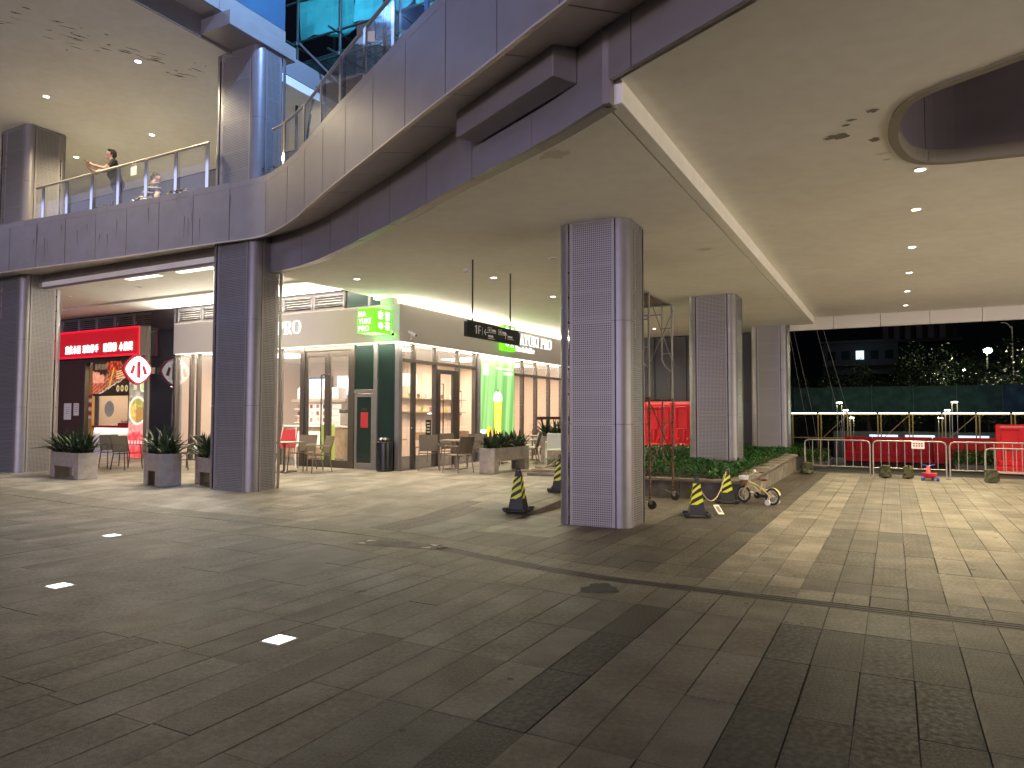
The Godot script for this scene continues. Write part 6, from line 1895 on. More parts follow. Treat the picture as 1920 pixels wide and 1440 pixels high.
func make_bicycle() -> void:
	# local x runs from the front wheel (-0.31) to the rear wheel (0.31)
	var b := thing("child_bicycle", "cream child's bicycle with basket and training wheels", "bicycle", Vector3(-2.28, 0, -14.02), -0.46)
	for e in [[-0.31, "front"], [0.31, "rear"]]:
		var w := Node3D.new()
		w.name = e[1] + "_wheel"
		b.add_child(w, true)
		w.position = Vector3(e[0], 0.155, 0)
		var ring := []
		var inner := []
		for k in 28:
			ring.append(Vector3(cos(TAU * k / 28) * 0.135, sin(TAU * k / 28) * 0.135, 0))
			inner.append(Vector3(cos(TAU * k / 28) * 0.115, sin(TAU * k / 28) * 0.115, 0))
		tb(w, "tyre", ring, 0.02, M.rubber, 8, true)
		tb(w, "rim", inner, 0.0125, M.tyre_wall, 6, true)
		lt(w, "hub", [Vector2(0, -0.035), Vector2(0.016, -0.035), Vector2(0.016, 0.035), Vector2(0, 0.035)], M.steel, Vector3.ZERO, 10, Basis(Vector3.RIGHT, PI / 2))
		var sp := B.new()
		for k in 14:
			var a := TAU * k / 14.0
			sp.tube([Vector3(0, 0, 0.02 * (1 if k % 2 else -1)), Vector3(cos(a + 0.3) * 0.11, sin(a + 0.3) * 0.11, 0)], 0.0022, 4)
		part(w, "spokes", sp.mesh(), M.steel)
	var f := B.new()
	f.tube(smooth([Vector3(-0.2, 0.39, 0), Vector3(-0.08, 0.36, 0), Vector3(0.03, 0.31, 0), Vector3(0.07, 0.26, 0)], 0.04), 0.021, 8)
	f.tube(smooth([Vector3(-0.2, 0.35, 0), Vector3(-0.1, 0.31, 0), Vector3(0.0, 0.24, 0), Vector3(0.02, 0.17, 0)], 0.04), 0.018, 8)
	f.tube([Vector3(0.1, 0.4, 0), Vector3(0.06, 0.3, 0), Vector3(0.02, 0.16, 0)], 0.017, 8)
	for s in [-1.0, 1.0]:
		f.tube([Vector3(0.07, 0.29, 0.02 * s), Vector3(0.16, 0.26, 0.05 * s), Vector3(0.31, 0.155, 0.05 * s)], 0.013, 8)
		f.tube([Vector3(0.02, 0.16, 0.02 * s), Vector3(0.31, 0.155, 0.05 * s)], 0.011, 8)
	f.tube([Vector3(-0.19, 0.42, 0), Vector3(-0.215, 0.33, 0)], 0.025, 10)
	part(b, "frame", f.mesh(), M.cream)
	var k := B.new()
	k.tube([Vector3(-0.215, 0.33, 0), Vector3(-0.23, 0.3, 0)], 0.022, 8)
	for s in [-1.0, 1.0]:
		k.tube([Vector3(-0.23, 0.31, 0.03 * s), Vector3(-0.255, 0.26, 0.05 * s), Vector3(-0.31, 0.155, 0.05 * s)], 0.014, 8)
	part(b, "fork", k.mesh(), M.cream)
	var hb := B.new()
	hb.tube([Vector3(-0.19, 0.42, 0), Vector3(-0.17, 0.53, 0)], 0.014, 8)
	hb.tube(smooth([Vector3(-0.08, 0.57, 0.2), Vector3(-0.15, 0.575, 0.14), Vector3(-0.175, 0.53, 0.05), Vector3(-0.175, 0.53, -0.05), Vector3(-0.15, 0.575, -0.14), Vector3(-0.08, 0.57, -0.2)], 0.03), 0.0105, 8)
	var h := part(b, "handlebar", hb.mesh(), M.steel)
	for s in [-1.0, 1.0]:
		tb(h, "grip", [Vector3(-0.1, 0.571, 0.185 * s), Vector3(-0.03, 0.565, 0.24 * s)], 0.016, M.brown_leather, 8)
	lt(h, "bell", [Vector2(0, -0.02), Vector2(0.028, -0.01), Vector2(0.02, 0.02), Vector2(0, 0.026)], M.white, Vector3(-0.14, 0.6, -0.1), 12)
	var bk := B.new()
	for i in 22:
		var a := TAU * i / 22.0
		bk.tube([Vector3(cos(a) * 0.06, 0.35, sin(a) * 0.075), Vector3(cos(a) * 0.085, 0.49, sin(a) * 0.105)], 0.006, 5)
	for y in 6:
		var ring := []
		for i in 22:
			var a := TAU * i / 22.0
			var kx := 0.06 + 0.025 * y / 5.0
			ring.append(Vector3(cos(a) * kx, 0.355 + 0.024 * y, sin(a) * kx * 1.24))
		bk.tube(ring, 0.008, 5, true)
	bk.box(Vector3(0, 0.35, 0), Vector3(0.1, 0.008, 0.12))
	var ba := part(b, "basket", bk.mesh(), M.wicker, Vector3(-0.3, 0, 0))
	var ln := B.new()
	ln.lathe([Vector2(0.068, 0.43), Vector2(0.088, 0.43), Vector2(0.096, 0.49), Vector2(0.09, 0.505), Vector2(0.07, 0.5)], 20)
	part(ba, "liner", ln.mesh(), M.white, Vector3.ZERO, Basis.from_scale(Vector3(1, 1, 1.22)))
	var sd := B.new()
	sd.tube(smooth([Vector3(0.0, 0.445, 0), Vector3(0.06, 0.448, 0), Vector3(0.13, 0.45, 0), Vector3(0.2, 0.455, 0)], 0.02), [0.012, 0.016, 0.019, 0.022, 0.026, 0.032, 0.038, 0.042, 0.045, 0.043, 0.038, 0.028, 0.02, 0.02, 0.02, 0.02, 0.02, 0.02].slice(0, smooth([Vector3(0.0, 0.445, 0), Vector3(0.06, 0.448, 0), Vector3(0.13, 0.45, 0), Vector3(0.2, 0.455, 0)], 0.02).size()), 10)
	part(b, "saddle", sd.mesh(), M.brown_leather, Vector3(0, 0.19, 0), Basis.from_scale(Vector3(1, 0.58, 1.5)))
	tb(b, "seat_post", [Vector3(0.085, 0.36, 0), Vector3(0.115, 0.445, 0)], 0.012, M.steel, 8)
	var cg := B.new()
	cg.box(Vector3(0.1, 0.155, 0.05), Vector3(0.3, 0.055, 0.018), 0.008)
	cg.lathe([Vector2(0, -0.01), Vector2(0.062, -0.01), Vector2(0.062, 0.01), Vector2(0, 0.01)], 18, Vector3(0.02, 0.16, 0.05), Basis(Vector3.RIGHT, PI / 2))
	part(b, "chain_guard", cg.mesh(), M.black)
	for s in [-1.0, 1.0]:
		var cr := tb(b, "crank", [Vector3(0.02, 0.16, 0.06 * s), Vector3(0.02 - 0.075 * s, 0.16 + 0.05 * s, 0.07 * s)], 0.008, M.steel, 6)
		bx(cr, "pedal", Vector3(0.02 - 0.08 * s, 0.165 + 0.05 * s, 0.11 * s), Vector3(0.06, 0.02, 0.06), M.white, 0.006)
		var tw := Node3D.new()
		tw.name = "training_wheel"
		b.add_child(tw, true)
		lt(tw, "wheel", [Vector2(0, -0.014), Vector2(0.052, -0.014), Vector2(0.056, 0), Vector2(0.052, 0.014), Vector2(0, 0.014)], M.white, Vector3(0.31, 0.057, 0.15 * s), 18, Basis(Vector3.RIGHT, PI / 2))
		tb(tw, "bracket", [Vector3(0.31, 0.155, 0.055 * s), Vector3(0.31, 0.14, 0.09 * s), Vector3(0.31, 0.06, 0.13 * s)], 0.009, M.steel, 6)
	var fd := B.new()
	for i in 8:
		var a0 := lerpf(0.25, 2.2, i / 8.0)
		var a1 := lerpf(0.25, 2.2, (i + 1) / 8.0)
		fd.q(Vector3(0.31 + cos(a0) * 0.165, 0.155 + sin(a0) * 0.165, 0.024), Vector3(0.31 + cos(a0) * 0.165, 0.155 + sin(a0) * 0.165, -0.024), Vector3(0.31 + cos(a1) * 0.165, 0.155 + sin(a1) * 0.165, -0.024), Vector3(0.31 + cos(a1) * 0.165, 0.155 + sin(a1) * 0.165, 0.024))
	part(b, "mudguard", fd.mesh(), M.cream)


# ------------------------------------------------------------------ shrub bed, barriers, street
func make_bed() -> void:
	var bed := thing("shrub_bed_wall", "low stone wall with capstones around the shrub bed", "wall")
	for k in 2:                                            # front stretch
		var x1 := -2.62 - k * 1.2
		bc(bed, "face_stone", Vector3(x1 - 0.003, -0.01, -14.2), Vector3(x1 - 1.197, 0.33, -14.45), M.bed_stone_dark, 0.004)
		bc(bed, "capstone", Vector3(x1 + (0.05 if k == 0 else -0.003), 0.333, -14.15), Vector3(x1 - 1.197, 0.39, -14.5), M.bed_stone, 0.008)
	for k in 9:                                            # right stretch, receding
		var z1 := -14.45 - k * 0.92
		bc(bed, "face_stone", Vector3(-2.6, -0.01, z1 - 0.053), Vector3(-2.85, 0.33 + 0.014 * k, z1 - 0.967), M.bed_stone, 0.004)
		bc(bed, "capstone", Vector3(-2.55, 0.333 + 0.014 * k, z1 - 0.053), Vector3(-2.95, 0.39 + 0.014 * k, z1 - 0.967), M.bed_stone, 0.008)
	bc(bed, "face_stone", Vector3(-2.85, -0.01, -22.75), Vector3(-7.6, 0.45, -22.95), M.bed_stone, 0.004)
	bc(bed, "soil", Vector3(-5.0, -0.1, -14.45), Vector3(-2.85, 0.3, -15.5), M.soil, 0.0)
	bc(bed, "soil", Vector3(-7.4, -0.1, -15.5), Vector3(-2.85, 0.31, -22.75), M.soil, 0.0)
	bc(bed, "face_stone", Vector3(-7.4, 0.1, -15.4), Vector3(-7.6, 0.42, -22.95), M.bed_stone, 0.004)
	bc(bed, "face_stone", Vector3(-5.0, -0.01, -15.3), Vector3(-7.6, 0.42, -15.5), M.bed_stone, 0.004)
	bc(bed, "soil", Vector3(-6.0, -0.1, -22.95), Vector3(-2.7, 0.28, -26.0), M.soil, 0.0)
	var r := RandomNumberGenerator.new()
	r.seed = 15
	var nz := FastNoiseLite.new()
	nz.seed = 6
	nz.frequency = 0.55
	var b := B.new()
	for k in 26000:
		var x := r.randf_range(-8.2, -2.72)
		var z := r.randf_range(-25.9, -14.35)
		if x < -5.2 and z > -15.4: continue
		if x < -7.4: continue
		if x > -2.95 and z > -22.8: x -= 0.1
		if x > -4.55 and x < -2.95 and ((z < -17.4 and z > -18.65) or (z < -24.25 and z > -25.55)): continue
		var top := 0.56 + 0.12 * nz.get_noise_2d(x, z) + 0.008 * (-z - 14.0)
		var y := top - absf(r.randfn(0.0, 0.09))
		if y < 0.3: continue
		var an := r.randf() * TAU
		var up := r.randf_range(-0.1, 0.95)
		var g := r.randf_range(0.5, 1.35)
		b.col = Color(0.016 * g, 0.085 * g, 0.011 * g)
		var d := Vector3(cos(an), up, sin(an)).normalized()
		var sd := d.cross(Vector3.UP).normalized() * r.randf_range(0.018, 0.032)
		var l := r.randf_range(0.06, 0.12)
		var p := Vector3(x, y, z)
		b.q(p, p + d * l * 0.5 - sd + Vector3.UP * 0.008, p + d * l, p + d * l * 0.5 + sd + Vector3.UP * 0.008)
	var sh := thing("ground_cover", "dense low green shrubs filling the stone bed", "shrubs", Vector3.ZERO, 0.0, "", "stuff")
	part(sh, "foliage", b.mesh(), M.leaf)
	# tall red water-filled hoarding and the dark cladding behind the bed
	for k in 4:
		tall_red(["leftmost tall red plastic barrier behind the shrub bed", "second tall red plastic barrier behind the shrub bed", "third tall red plastic barrier behind the shrub bed", "tall red plastic barrier nearest the shrub bed pillar"][k], Vector3(-9.2 + k * 1.02, 0.28, -24.0), 0.02 * k, 1.0, 1.84)
	var cw := thing("clad_wall", "dark ribbed metal wall behind the red barriers", "wall", Vector3(-7.6, 0, -26.1))
	for k in 11:
		bx(cw, "rib_panel", Vector3(-3.0 + k * 0.6, 2.3, 0.0 if k % 2 else 0.04), Vector3(0.596, 4.56, 0.1), M.clad_dark, 0.01)
	tb(cw, "cable", [Vector3(-3.2, 2.25, 0.12), Vector3(-0.5, 2.12, 0.12), Vector3(3.2, 2.2, 0.12)], 0.012, M.black, 6)

func tall_red(label: String, at: Vector3, turn: float, w: float, h: float) -> void:
	var t := thing("red_barrier", label, "barrier", at, turn, "red plastic barriers")
	var b := B.new()
	b.box(Vector3(0, h * 0.5, 0), Vector3(w - 0.02, h, 0.14), 0.03)
	b.box(Vector3(0, 0.12, 0), Vector3(w - 0.01, 0.24, 0.42), 0.05)
	b.box(Vector3(0, 0.32, 0.02), Vector3(w - 0.12, 0.2, 0.28), 0.05)
	part(t, "body", b.mesh(), M.red_plastic)
	for s in [[-0.2, 0.36], [0.24, 0.26]]:                  # raised frames of the moulded panels
		var f := B.new()
		var pw: float = s[1] * w
		var y0 := h * 0.5
		var y1 := h * 0.9
		for e in [[s[0] * w, y1, pw, 0.03], [s[0] * w, y0, pw, 0.03]]:
			f.box(Vector3(e[0], e[1], 0.085), Vector3(e[2], e[3], 0.06), 0.012)
		for e in [-0.5, 0.5]:
			f.box(Vector3(s[0] * w + e * pw, (y0 + y1) * 0.5, 0.085), Vector3(0.03, y1 - y0 + 0.03, 0.06), 0.012)
		part(t, "moulded_frame", f.mesh(), M.red_plastic)
	for k in 3:
		bx(t, "lug", Vector3((-0.3 + 0.3 * k) * w, h * 0.3, 0.1), Vector3(0.1, 0.14, 0.1), M.red_plastic, 0.025)
	for k in 4:
		bx(t, "ridge", Vector3((-0.36 + 0.24 * k) * w, h * 0.38, 0.09), Vector3(0.07, h * 0.2, 0.07), M.red_plastic, 0.02)
	bx(t, "top_cap", Vector3(0, h - 0.07, 0.072), Vector3(w * 0.8, 0.05, 0.01), M.pink_toy, 0.003)

func crowd_barrier(label: String, a: Vector3, b: Vector3, h: float) -> void:
	var t := thing("crowd_barrier", label, "barrier", a, atan2(-(b.z - a.z), b.x - a.x), "steel crowd barriers")
	var l := a.distance_to(b)
	var r := 0.1
	var loop := [Vector3(0, 0.0, 0), Vector3(0, h - r, 0), Vector3(r * 0.3, h - r * 0.3, 0), Vector3(r, h, 0), Vector3(l - r, h, 0), Vector3(l - r * 0.3, h - r * 0.3, 0), Vector3(l, h - r, 0), Vector3(l, 0.0, 0)]
	tb(t, "frame", smooth(loop, 0.2), 0.02, M.steel_dull, 8)
	tb(t, "lower_rail", [Vector3(0, 0.24, 0), Vector3(l, 0.24, 0)], 0.015, M.steel_dull, 8)
	var n := int(l / 0.19)
	for k in range(1, n):
		tb(t, "bar", [Vector3(l * k / n, 0.24, 0), Vector3(l * k / n, h, 0)], 0.009, M.steel_dull, 6)
	for x in [0.0, l]:
		tb(t, "foot", [Vector3(x, 0.012, -0.22), Vector3(x, 0.05, 0), Vector3(x, 0.012, 0.22)], 0.016, M.steel_dull, 6)

func sandbag(label: String, at: Vector3, turn: float, sd: int) -> void:
	var t := thing("sandbag", label, "sandbag", at, turn, "green sandbags at the barriers")
	var nz := FastNoiseLite.new()
	nz.seed = sd
	nz.frequency = 4.0
	var b := B.new()
	var n := 14
	var m := 10
	var pts := []
	for j in m + 1:
		var row := []
		var v := float(j) / m
		for i in n:
			var a := TAU * i / n
			var rr := 0.155 * (1.0 - 0.25 * v) * (0.2 if j == 0 else 1.0) * (0.3 if j == m else 1.0)
			var p := Vector3(cos(a) * rr * 1.1, v * 0.35, sin(a) * rr * 0.75)
			p += Vector3(1, 0.3, 1) * nz.get_noise_3dv(p * 1.5 + Vector3.ONE * sd) * 0.06 * (1.0 if j > 0 else 0.0)
			row.append(p)
		pts.append(row)
	for j in m:
		for i in n:
			var k := (i + 1) % n
			b.q(pts[j][i], pts[j + 1][i], pts[j + 1][k], pts[j][k])
	part(t, "sack", b.mesh(), M.bag_green)
	tb(t, "tie", [Vector3(0.02, 0.32, 0), Vector3(0.1, 0.3, 0.03), Vector3(0.16, 0.1, 0.05)], 0.012, M.bag_green, 6)

func make_barriers() -> void:
	crowd_barrier("left crowd barrier, beside the shrub bed wall", Vector3(-2.28, 0, -22.1), Vector3(-0.6, 0, -21.85), 0.97)
	crowd_barrier("middle crowd barrier carrying the white paper sign", Vector3(-0.52, 0, -21.86), Vector3(1.19, 0, -21.84), 0.97)
	crowd_barrier("right crowd barrier, behind the lower one", Vector3(1.27, 0, -21.82), Vector3(3.0, 0, -21.7), 0.97)
	crowd_barrier("lower crowd barrier at the right edge of the picture", Vector3(2.0, 0, -21.35), Vector3(3.7, 0, -21.2), 0.84)
	sandbag("green sandbag at the foot of the left barrier, by the bed wall", Vector3(-2.2, 0, -21.75), 0.5, 1)
	sandbag("green sandbag left of the red toy, by the barrier joint", Vector3(-0.23, 0, -21.45), -0.4, 2)
	sandbag("green sandbag just left of the red toy", Vector3(0.3, 0, -21.5), 1.0, 3)
	sandbag("green sandbag at the lower right barrier", Vector3(2.1, 0, -21.15), 0.2, 4)
	var ps := thing("paper_sign", "white paper sign with red print tied to the middle barrier", "sign", Vector3(0.55, 0.88, -21.81))
	bx(ps, "sheet", Vector3.ZERO, Vector3(0.3, 0.2, 0.005), M.paper, 0.0)
	for k in 2:
		for i in 4:
			bx(ps, "print_mark", Vector3(-0.09 + 0.06 * i, 0.035 - 0.06 * k, 0.004), Vector3(0.04, 0.035, 0.002), M.red_print, 0.0)
	var ty := thing("ride_on_toy", "red child's ride-on car with pink column and blue wheels", "toy car", Vector3(0.77, 0, -21.2), 0.1)
	var bd := B.new()
	bd.lathe([Vector2(0, 0.07), Vector2(0.13, 0.07), Vector2(0.17, 0.12), Vector2(0.18, 0.19), Vector2(0.12, 0.2), Vector2(0, 0.17)], 16)
	part(ty, "body", bd.mesh(), M.red_toy, Vector3.ZERO, Basis.from_scale(Vector3(1, 1, 1.5)))
	tb(ty, "column", [Vector3(0, 0.15, -0.12), Vector3(0, 0.26, -0.13), Vector3(0, 0.36, -0.15)], [0.06, 0.05, 0.035], M.pink_toy, 10)
	tb(ty, "steering_bar", [Vector3(-0.15, 0.4, -0.12), Vector3(-0.06, 0.37, -0.16), Vector3(0.06, 0.37, -0.16), Vector3(0.15, 0.4, -0.12)], 0.016, M.blue_toy, 8)
	for s in [[-0.17, 0.16], [0.17, 0.16], [-0.1, -0.2], [0.1, -0.2]]:
		lt(ty, "wheel", [Vector2(0, -0.03), Vector2(0.045, -0.03), Vector2(0.05, 0), Vector2(0.045, 0.03), Vector2(0, 0.03)], M.blue_toy, Vector3(s[0], 0.05, s[1]), 14, Basis(Vector3.BACK, PI / 2))

func low_red(label: String, at: Vector3, turn: float, w: float, h := 0.86) -> void:
	var t := thing("low_red_barrier", label, "barrier", at, turn, "low red barriers across the street")
	var b := B.new()
	var pr := [Vector2(-0.26, 0), Vector2(-0.26, 0.12), Vector2(-0.16, 0.3), Vector2(-0.1, h * 0.85), Vector2(-0.08, h), Vector2(0.08, h), Vector2(0.1, h * 0.85), Vector2(0.16, 0.3), Vector2(0.26, 0.12), Vector2(0.26, 0)]
	for i in pr.size() - 1:
		b.q(Vector3(w * 0.5, pr[i].y, -pr[i].x), Vector3(w * 0.5, pr[i + 1].y, -pr[i + 1].x), Vector3(-w * 0.5, pr[i + 1].y, -pr[i + 1].x), Vector3(-w * 0.5, pr[i].y, -pr[i].x))
	for s in [-0.5, 0.5]:
		for i in range(1, pr.size() - 1):
			b.t(Vector3(w * s, 0, 0.26), Vector3(w * s, pr[i].y, -pr[i].x), Vector3(w * s, pr[i + 1].y, -pr[i + 1].x))
	part(t, "body", b.mesh(), M.red_plastic)
	for k in 3:
		bx(t, "rib", Vector3((-0.33 + 0.33 * k) * w, h * 0.6, 0.13), Vector3(w * 0.2, h * 0.3, 0.06), M.red_plastic, 0.02, Basis(Vector3.RIGHT, -0.12))

func leafy(b: B, c: Vector3, rad: Vector3, n: int, size: float, r: RandomNumberGenerator, col: Color) -> void:
	for k in n:
		var d := Vector3(r.randfn(), r.randfn(), r.randfn()).normalized()
		var p := c + d * rad * pow(r.randf(), 0.4)
		var g := r.randf_range(0.5, 1.4)
		b.col = Color(col.r * g, col.g * g, col.b * g)
		var a := Vector3(r.randfn(), r.randfn() * 0.6, r.randfn()).normalized() * size * r.randf_range(0.6, 1.3)
		var e := a.cross(Vector3(r.randfn(), r.randfn(), r.randfn())).normalized() * size * 0.45
		b.q(p - a, p - e, p + a, p + e)

func tree(label: String, at: Vector3, h: float, rad: float, sd: int, n := 2600) -> void:
	var t := thing("street_tree", label, "tree", at, 0.0, "dark trees beyond the street")
	var r := RandomNumberGenerator.new()
	r.seed = sd
	var tr := B.new()
	tr.tube([Vector3.ZERO, Vector3(0.1, h * 0.3, 0), Vector3(-0.1, h * 0.6, 0.1)], [0.2, 0.15, 0.07], 8)
	var b := B.new()
	for k in 9:
		var an := r.randf() * TAU
		var c := Vector3(cos(an) * rad * r.randf_range(0.1, 0.75), h * r.randf_range(0.42, 0.9), sin(an) * rad * r.randf_range(0.1, 0.75))
		tr.tube([Vector3(0, h * 0.4, 0), c * Vector3(0.6, 0.9, 0.6), c], [0.07, 0.045, 0.02], 5)
		leafy(b, c, Vector3(rad * 0.48, h * 0.15, rad * 0.48), n / 9, 0.11, r, Color(0.032, 0.06, 0.018))
	part(t, "trunk", tr.mesh(), M.bark)
	part(t, "crown", b.mesh(), M.leaf)

func spot(parent: Node, at: Vector3, c: Color, e: float, angle: float, soft := 0.5, size := 0.06) -> void:
	var s := SpotLight3D.new()
	s.name = "beam"
	s.light_color = c
	s.light_energy = e
	s.spot_angle = angle
	s.spot_range = 40.0
	s.spot_attenuation = 2.0
	s.spot_angle_attenuation = soft
	s.light_size = size
	s.shadow_enabled = true
	parent.add_child(s, true)
	s.position = at
	s.rotation.x = -PI / 2

func omni(parent: Node, at: Vector3, c: Color, e: float, size := 0.05) -> void:
	var s := OmniLight3D.new()
	s.name = "glow"
	s.light_color = c
	s.light_energy = e
	s.omni_range = 60.0
	s.omni_attenuation = 2.0
	s.light_size = size
	s.shadow_enabled = true
	parent.add_child(s, true)
	s.position = at

func make_street() -> void:
	for k in 5:
		low_red("%s low red barrier across the street, counted from the left" % ORD[k], Vector3(-1.25 + k * 1.0, -0.1, -31.0 + 0.15 * (k % 2)), 0.04 * (k - 2), 0.98, 0.95)
	tall_red("tall red barrier at the right edge, behind the crowd barrier", Vector3(3.35, -0.1, -26.0), -0.25, 1.3, 1.5)
	tall_red("second tall red barrier beyond the right edge one", Vector3(4.6, -0.1, -26.4), -0.25, 1.3, 1.5)
	# hedges and kerb of the approach
	for k in 2:
		var r := RandomNumberGenerator.new()
		r.seed = 40 + k
		var b := B.new()
		for i in 1500:
			var p := Vector3(r.randf_range(-0.9, 0.9), r.randf_range(0.1, 0.55), r.randf_range(-1.6, 1.6))
			var g := r.randf_range(0.5, 1.4)
			b.col = Color(0.05 * g, 0.1 * g, 0.015 * g)
			var a := Vector3(r.randfn(), r.randfn(), r.randfn()).normalized() * 0.06
			var e := a.cross(Vector3(r.randfn(), r.randfn(), r.randfn())).normalized() * 0.03
			b.q(p - a, p - e, p + a, p + e)
		var h := thing("hedge", ["clipped green hedge behind the left crowd barrier", "clipped green hedge behind the right crowd barriers"][k], "hedge", [Vector3(-3.0, -0.1, -28.0), Vector3(2.7, -0.1, -29.0)][k], 0.0, "clipped hedges beside the street")
		part(h, "foliage", b.mesh(), M.leaf)
		bx(h, "hedge_kerb", Vector3(0, 0.06, 0), Vector3(1.95, 0.2, 3.4), M.bed_stone_dark, 0.01)
	# twin-post lamps in two rows going downhill
	var i := 0
	for sx in [-2.27, 2.38]:
		for d in [[-37.0, 2.27], [-42.0, 1.95], [-48.0, 1.54]]:
			var side := "left" if sx < 0 else "right"
			var t := thing("twin_post_lamp", "%s white twin-post lamp in the %s row beyond the barriers" % [["nearest", "middle", "farthest"][i % 3], side], "lamp", Vector3(sx, -0.7, d[0]), 0.0, "twin-post lamps along the far path")
			var h: float = d[1] + 0.7
			for e in [-0.1, 0.1]:
				bx(t, "post", Vector3(e, h * 0.5, 0), Vector3(0.028, h, 0.028), M.steel_dull, 0.004)
			bx(t, "lamp_head", Vector3(0, h, 0), Vector3(0.24, 0.05, 0.1), M.post_lamp, 0.006)
			omni(t, Vector3(0, h + 0.12, 0.12), Color(0.95, 1.0, 0.8), 1.2, 0.04)
			i += 1
	# covered walkway of yellow posts with a lit edge and netting above
	var g := thing("site_walkway", "yellow-posted site walkway with a bright light line and dark netting above", "walkway", Vector3(0, 0, -45.0))
	for k in 13:
		var x := -7.0 + k * 1.55
		for e in [0.0, 0.16]:
			bx(g, "post", Vector3(x + e, 0.3, 0), Vector3(0.06, 3.0, 0.06), M.yellow_post, 0.004)
		if k % 2 == 0:
			var br := B.new()
			br.bar(Vector3(x + 0.16, 0.3, 0.02), Vector3(x + 1.55, 1.7, 0.02), 0.035)
			part(g, "brace", br.mesh(), M.yellow_post)
		bc(g, "tube_light", Vector3(x + 0.05, 1.78, 0.05), Vector3(x + 1.48, 1.83, 0.1), M.strip_cold, 0.0)
	for y in [0.35, 1.72]:
		bc(g, "rail", Vector3(-7.2, y, -0.02), Vector3(13.2, y + 0.06, 0.04), M.yellow_post, 0.004)
	bc(g, "roof", Vector3(-7.2, 1.86, -1.6), Vector3(13.2, 1.92, 0.12), M.scaffold_green, 0.004)
	for k in 7:
		area_light(g, Vector3(-5.6 + k * 3.0, 1.76, 0.14), Vector3(-0.5, PI, 0), Vector2(2.8, 0.05), Color(0.86, 0.95, 1.0), 0.8)
	var nr := RandomNumberGenerator.new()
	nr.seed = 71
	for k in 10:
		var b := B.new()
		var x0 := -7.2 + k * 2.04
		for a in 6:
			for c in 4:
				var f := func(u: int, v: int) -> Vector3: return Vector3(x0 + u * 0.34, 1.94 + v * 0.34, 0.06 + 0.05 * sin(u * 1.9 + v * 1.3 + k))
				b.q(f.call(a, c), f.call(a + 1, c), f.call(a + 1, c + 1), f.call(a, c + 1))
		part(g, "net_panel", b.mesh(), M.net_green if k < 6 else M.net_blue)
	for k in 11:
		bx(g, "net_pole", Vector3(-7.2 + k * 2.04, 2.6, 0.13), Vector3(0.04, 1.5, 0.04), M.scaffold_green, 0.0)
	# site fence and lit sheds low behind the barriers
	var w := thing("site_shed", "low site shed with two bright window strips beyond the red barriers", "shed", Vector3(2.0, -1.2, -52.0))
	bx(w, "body", Vector3(0, 0.9, 0), Vector3(11.0, 1.9, 2.0), M.house_wall, 0.02)
	for k in 4:
		bx(w, "lit_window", Vector3(-2.6 + k * 2.0 + (0.8 if k > 1 else 0.0), 1.55, 1.01), Vector3(1.6, 0.22, 0.02), M.window_lit, 0.0)
	# trees, hill house, street lamps
	var xs := [-9.5, -6.8, -4.2, -1.6, 0.6, 2.6, 4.7, 7.0, 9.5]
	var hs := [4.6, 4.6, 4.9, 5.9, 5.6, 7.0, 6.4, 6.9, 7.4]
	for k in xs.size():
		tree("%s dark tree beyond the netting, counted from the left" % ORD[k], Vector3(xs[k], -1.6, -55.0 - 2.0 * (k % 3)), hs[k] + 1.6, 2.0 + 0.25 * (k % 2), 90 + k)
	tree("tree on the slope behind the hedge, left of the lamps", Vector3(-6.5, -0.5, -34.0), 3.6, 1.6, 130, 1100)
	var hh := thing("hillside_house", "pale house on the dark hill with one lit window", "house", Vector3(-4.0, 7.6, -112.0))
	bx(hh, "wall", Vector3(0, 2.0, 0), Vector3(9.4, 4.4, 5.0), M.house_wall, 0.02)
	bx(hh, "roof", Vector3(0, 4.4, 0), Vector3(10.0, 0.35, 5.6), M.house_wall, 0.02)
	for k in 5:
		bx(hh, "window", Vector3(-3.6 + k * 1.8, 2.5, 2.51), Vector3(1.0, 1.2, 0.04), M.window_lit if k == 2 else M.glass_dark, 0.0)
	bx(hh, "balcony", Vector3(0, 1.1, 2.9), Vector3(9.4, 0.25, 0.9), M.house_wall, 0.02)
	var hb := thing("hilltop_building", "faint white colonnaded building at the top of the hill", "building", Vector3(3.5, 12.6, -124.0))
	bx(hb, "base", Vector3(0, 0.4, 0), Vector3(11.0, 0.5, 4.0), M.house_wall, 0.02)
	bx(hb, "wall", Vector3(0, 2.0, -1.2), Vector3(10.0, 3.0, 1.5), M.house_wall, 0.02)
	for k in 6:
		bx(hb, "column", Vector3(-4.4 + k * 1.5, 1.9, 1.2), Vector3(0.8, 2.6, 0.5), M.concrete_far, 0.03)
	bx(hb, "roof", Vector3(0, 3.6, 0), Vector3(10.6, 0.5, 4.2), M.house_wall, 0.02)
	omni(hh, Vector3(0.4, 2.6, 6.0), Color(0.75, 0.88, 1.0), 0.6, 0.3)
	for k in 2:
		var at: Vector3 = [Vector3(5.9, -1.6, -59.5), Vector3(4.68, -1.6, -62.5)][k]
		var y: float = [7.85, 6.7][k]
		var l := thing("street_lamp", ["brilliant street lamp above the dark trees at the right", "small street lamp among the trees, left of the brilliant one"][k], "street lamp", at, 0.0, "street lamps among the trees")
		tb(l, "pole", [Vector3(0, 0, -0.6), Vector3(0, y + 0.1, -0.6), Vector3(0, y + 0.2, -0.2)], 0.05, M.black, 8)
		lt(l, "lamp_head", [Vector2(0, -0.2), Vector2(0.24, -0.08), Vector2(0.24, 0.08), Vector2(0, 0.18)] if k == 0 else [Vector2(0, -0.06), Vector2(0.08, -0.03), Vector2(0.08, 0.03), Vector2(0, 0.05)], M.star_lamp, Vector3(0, y, 0), 14)
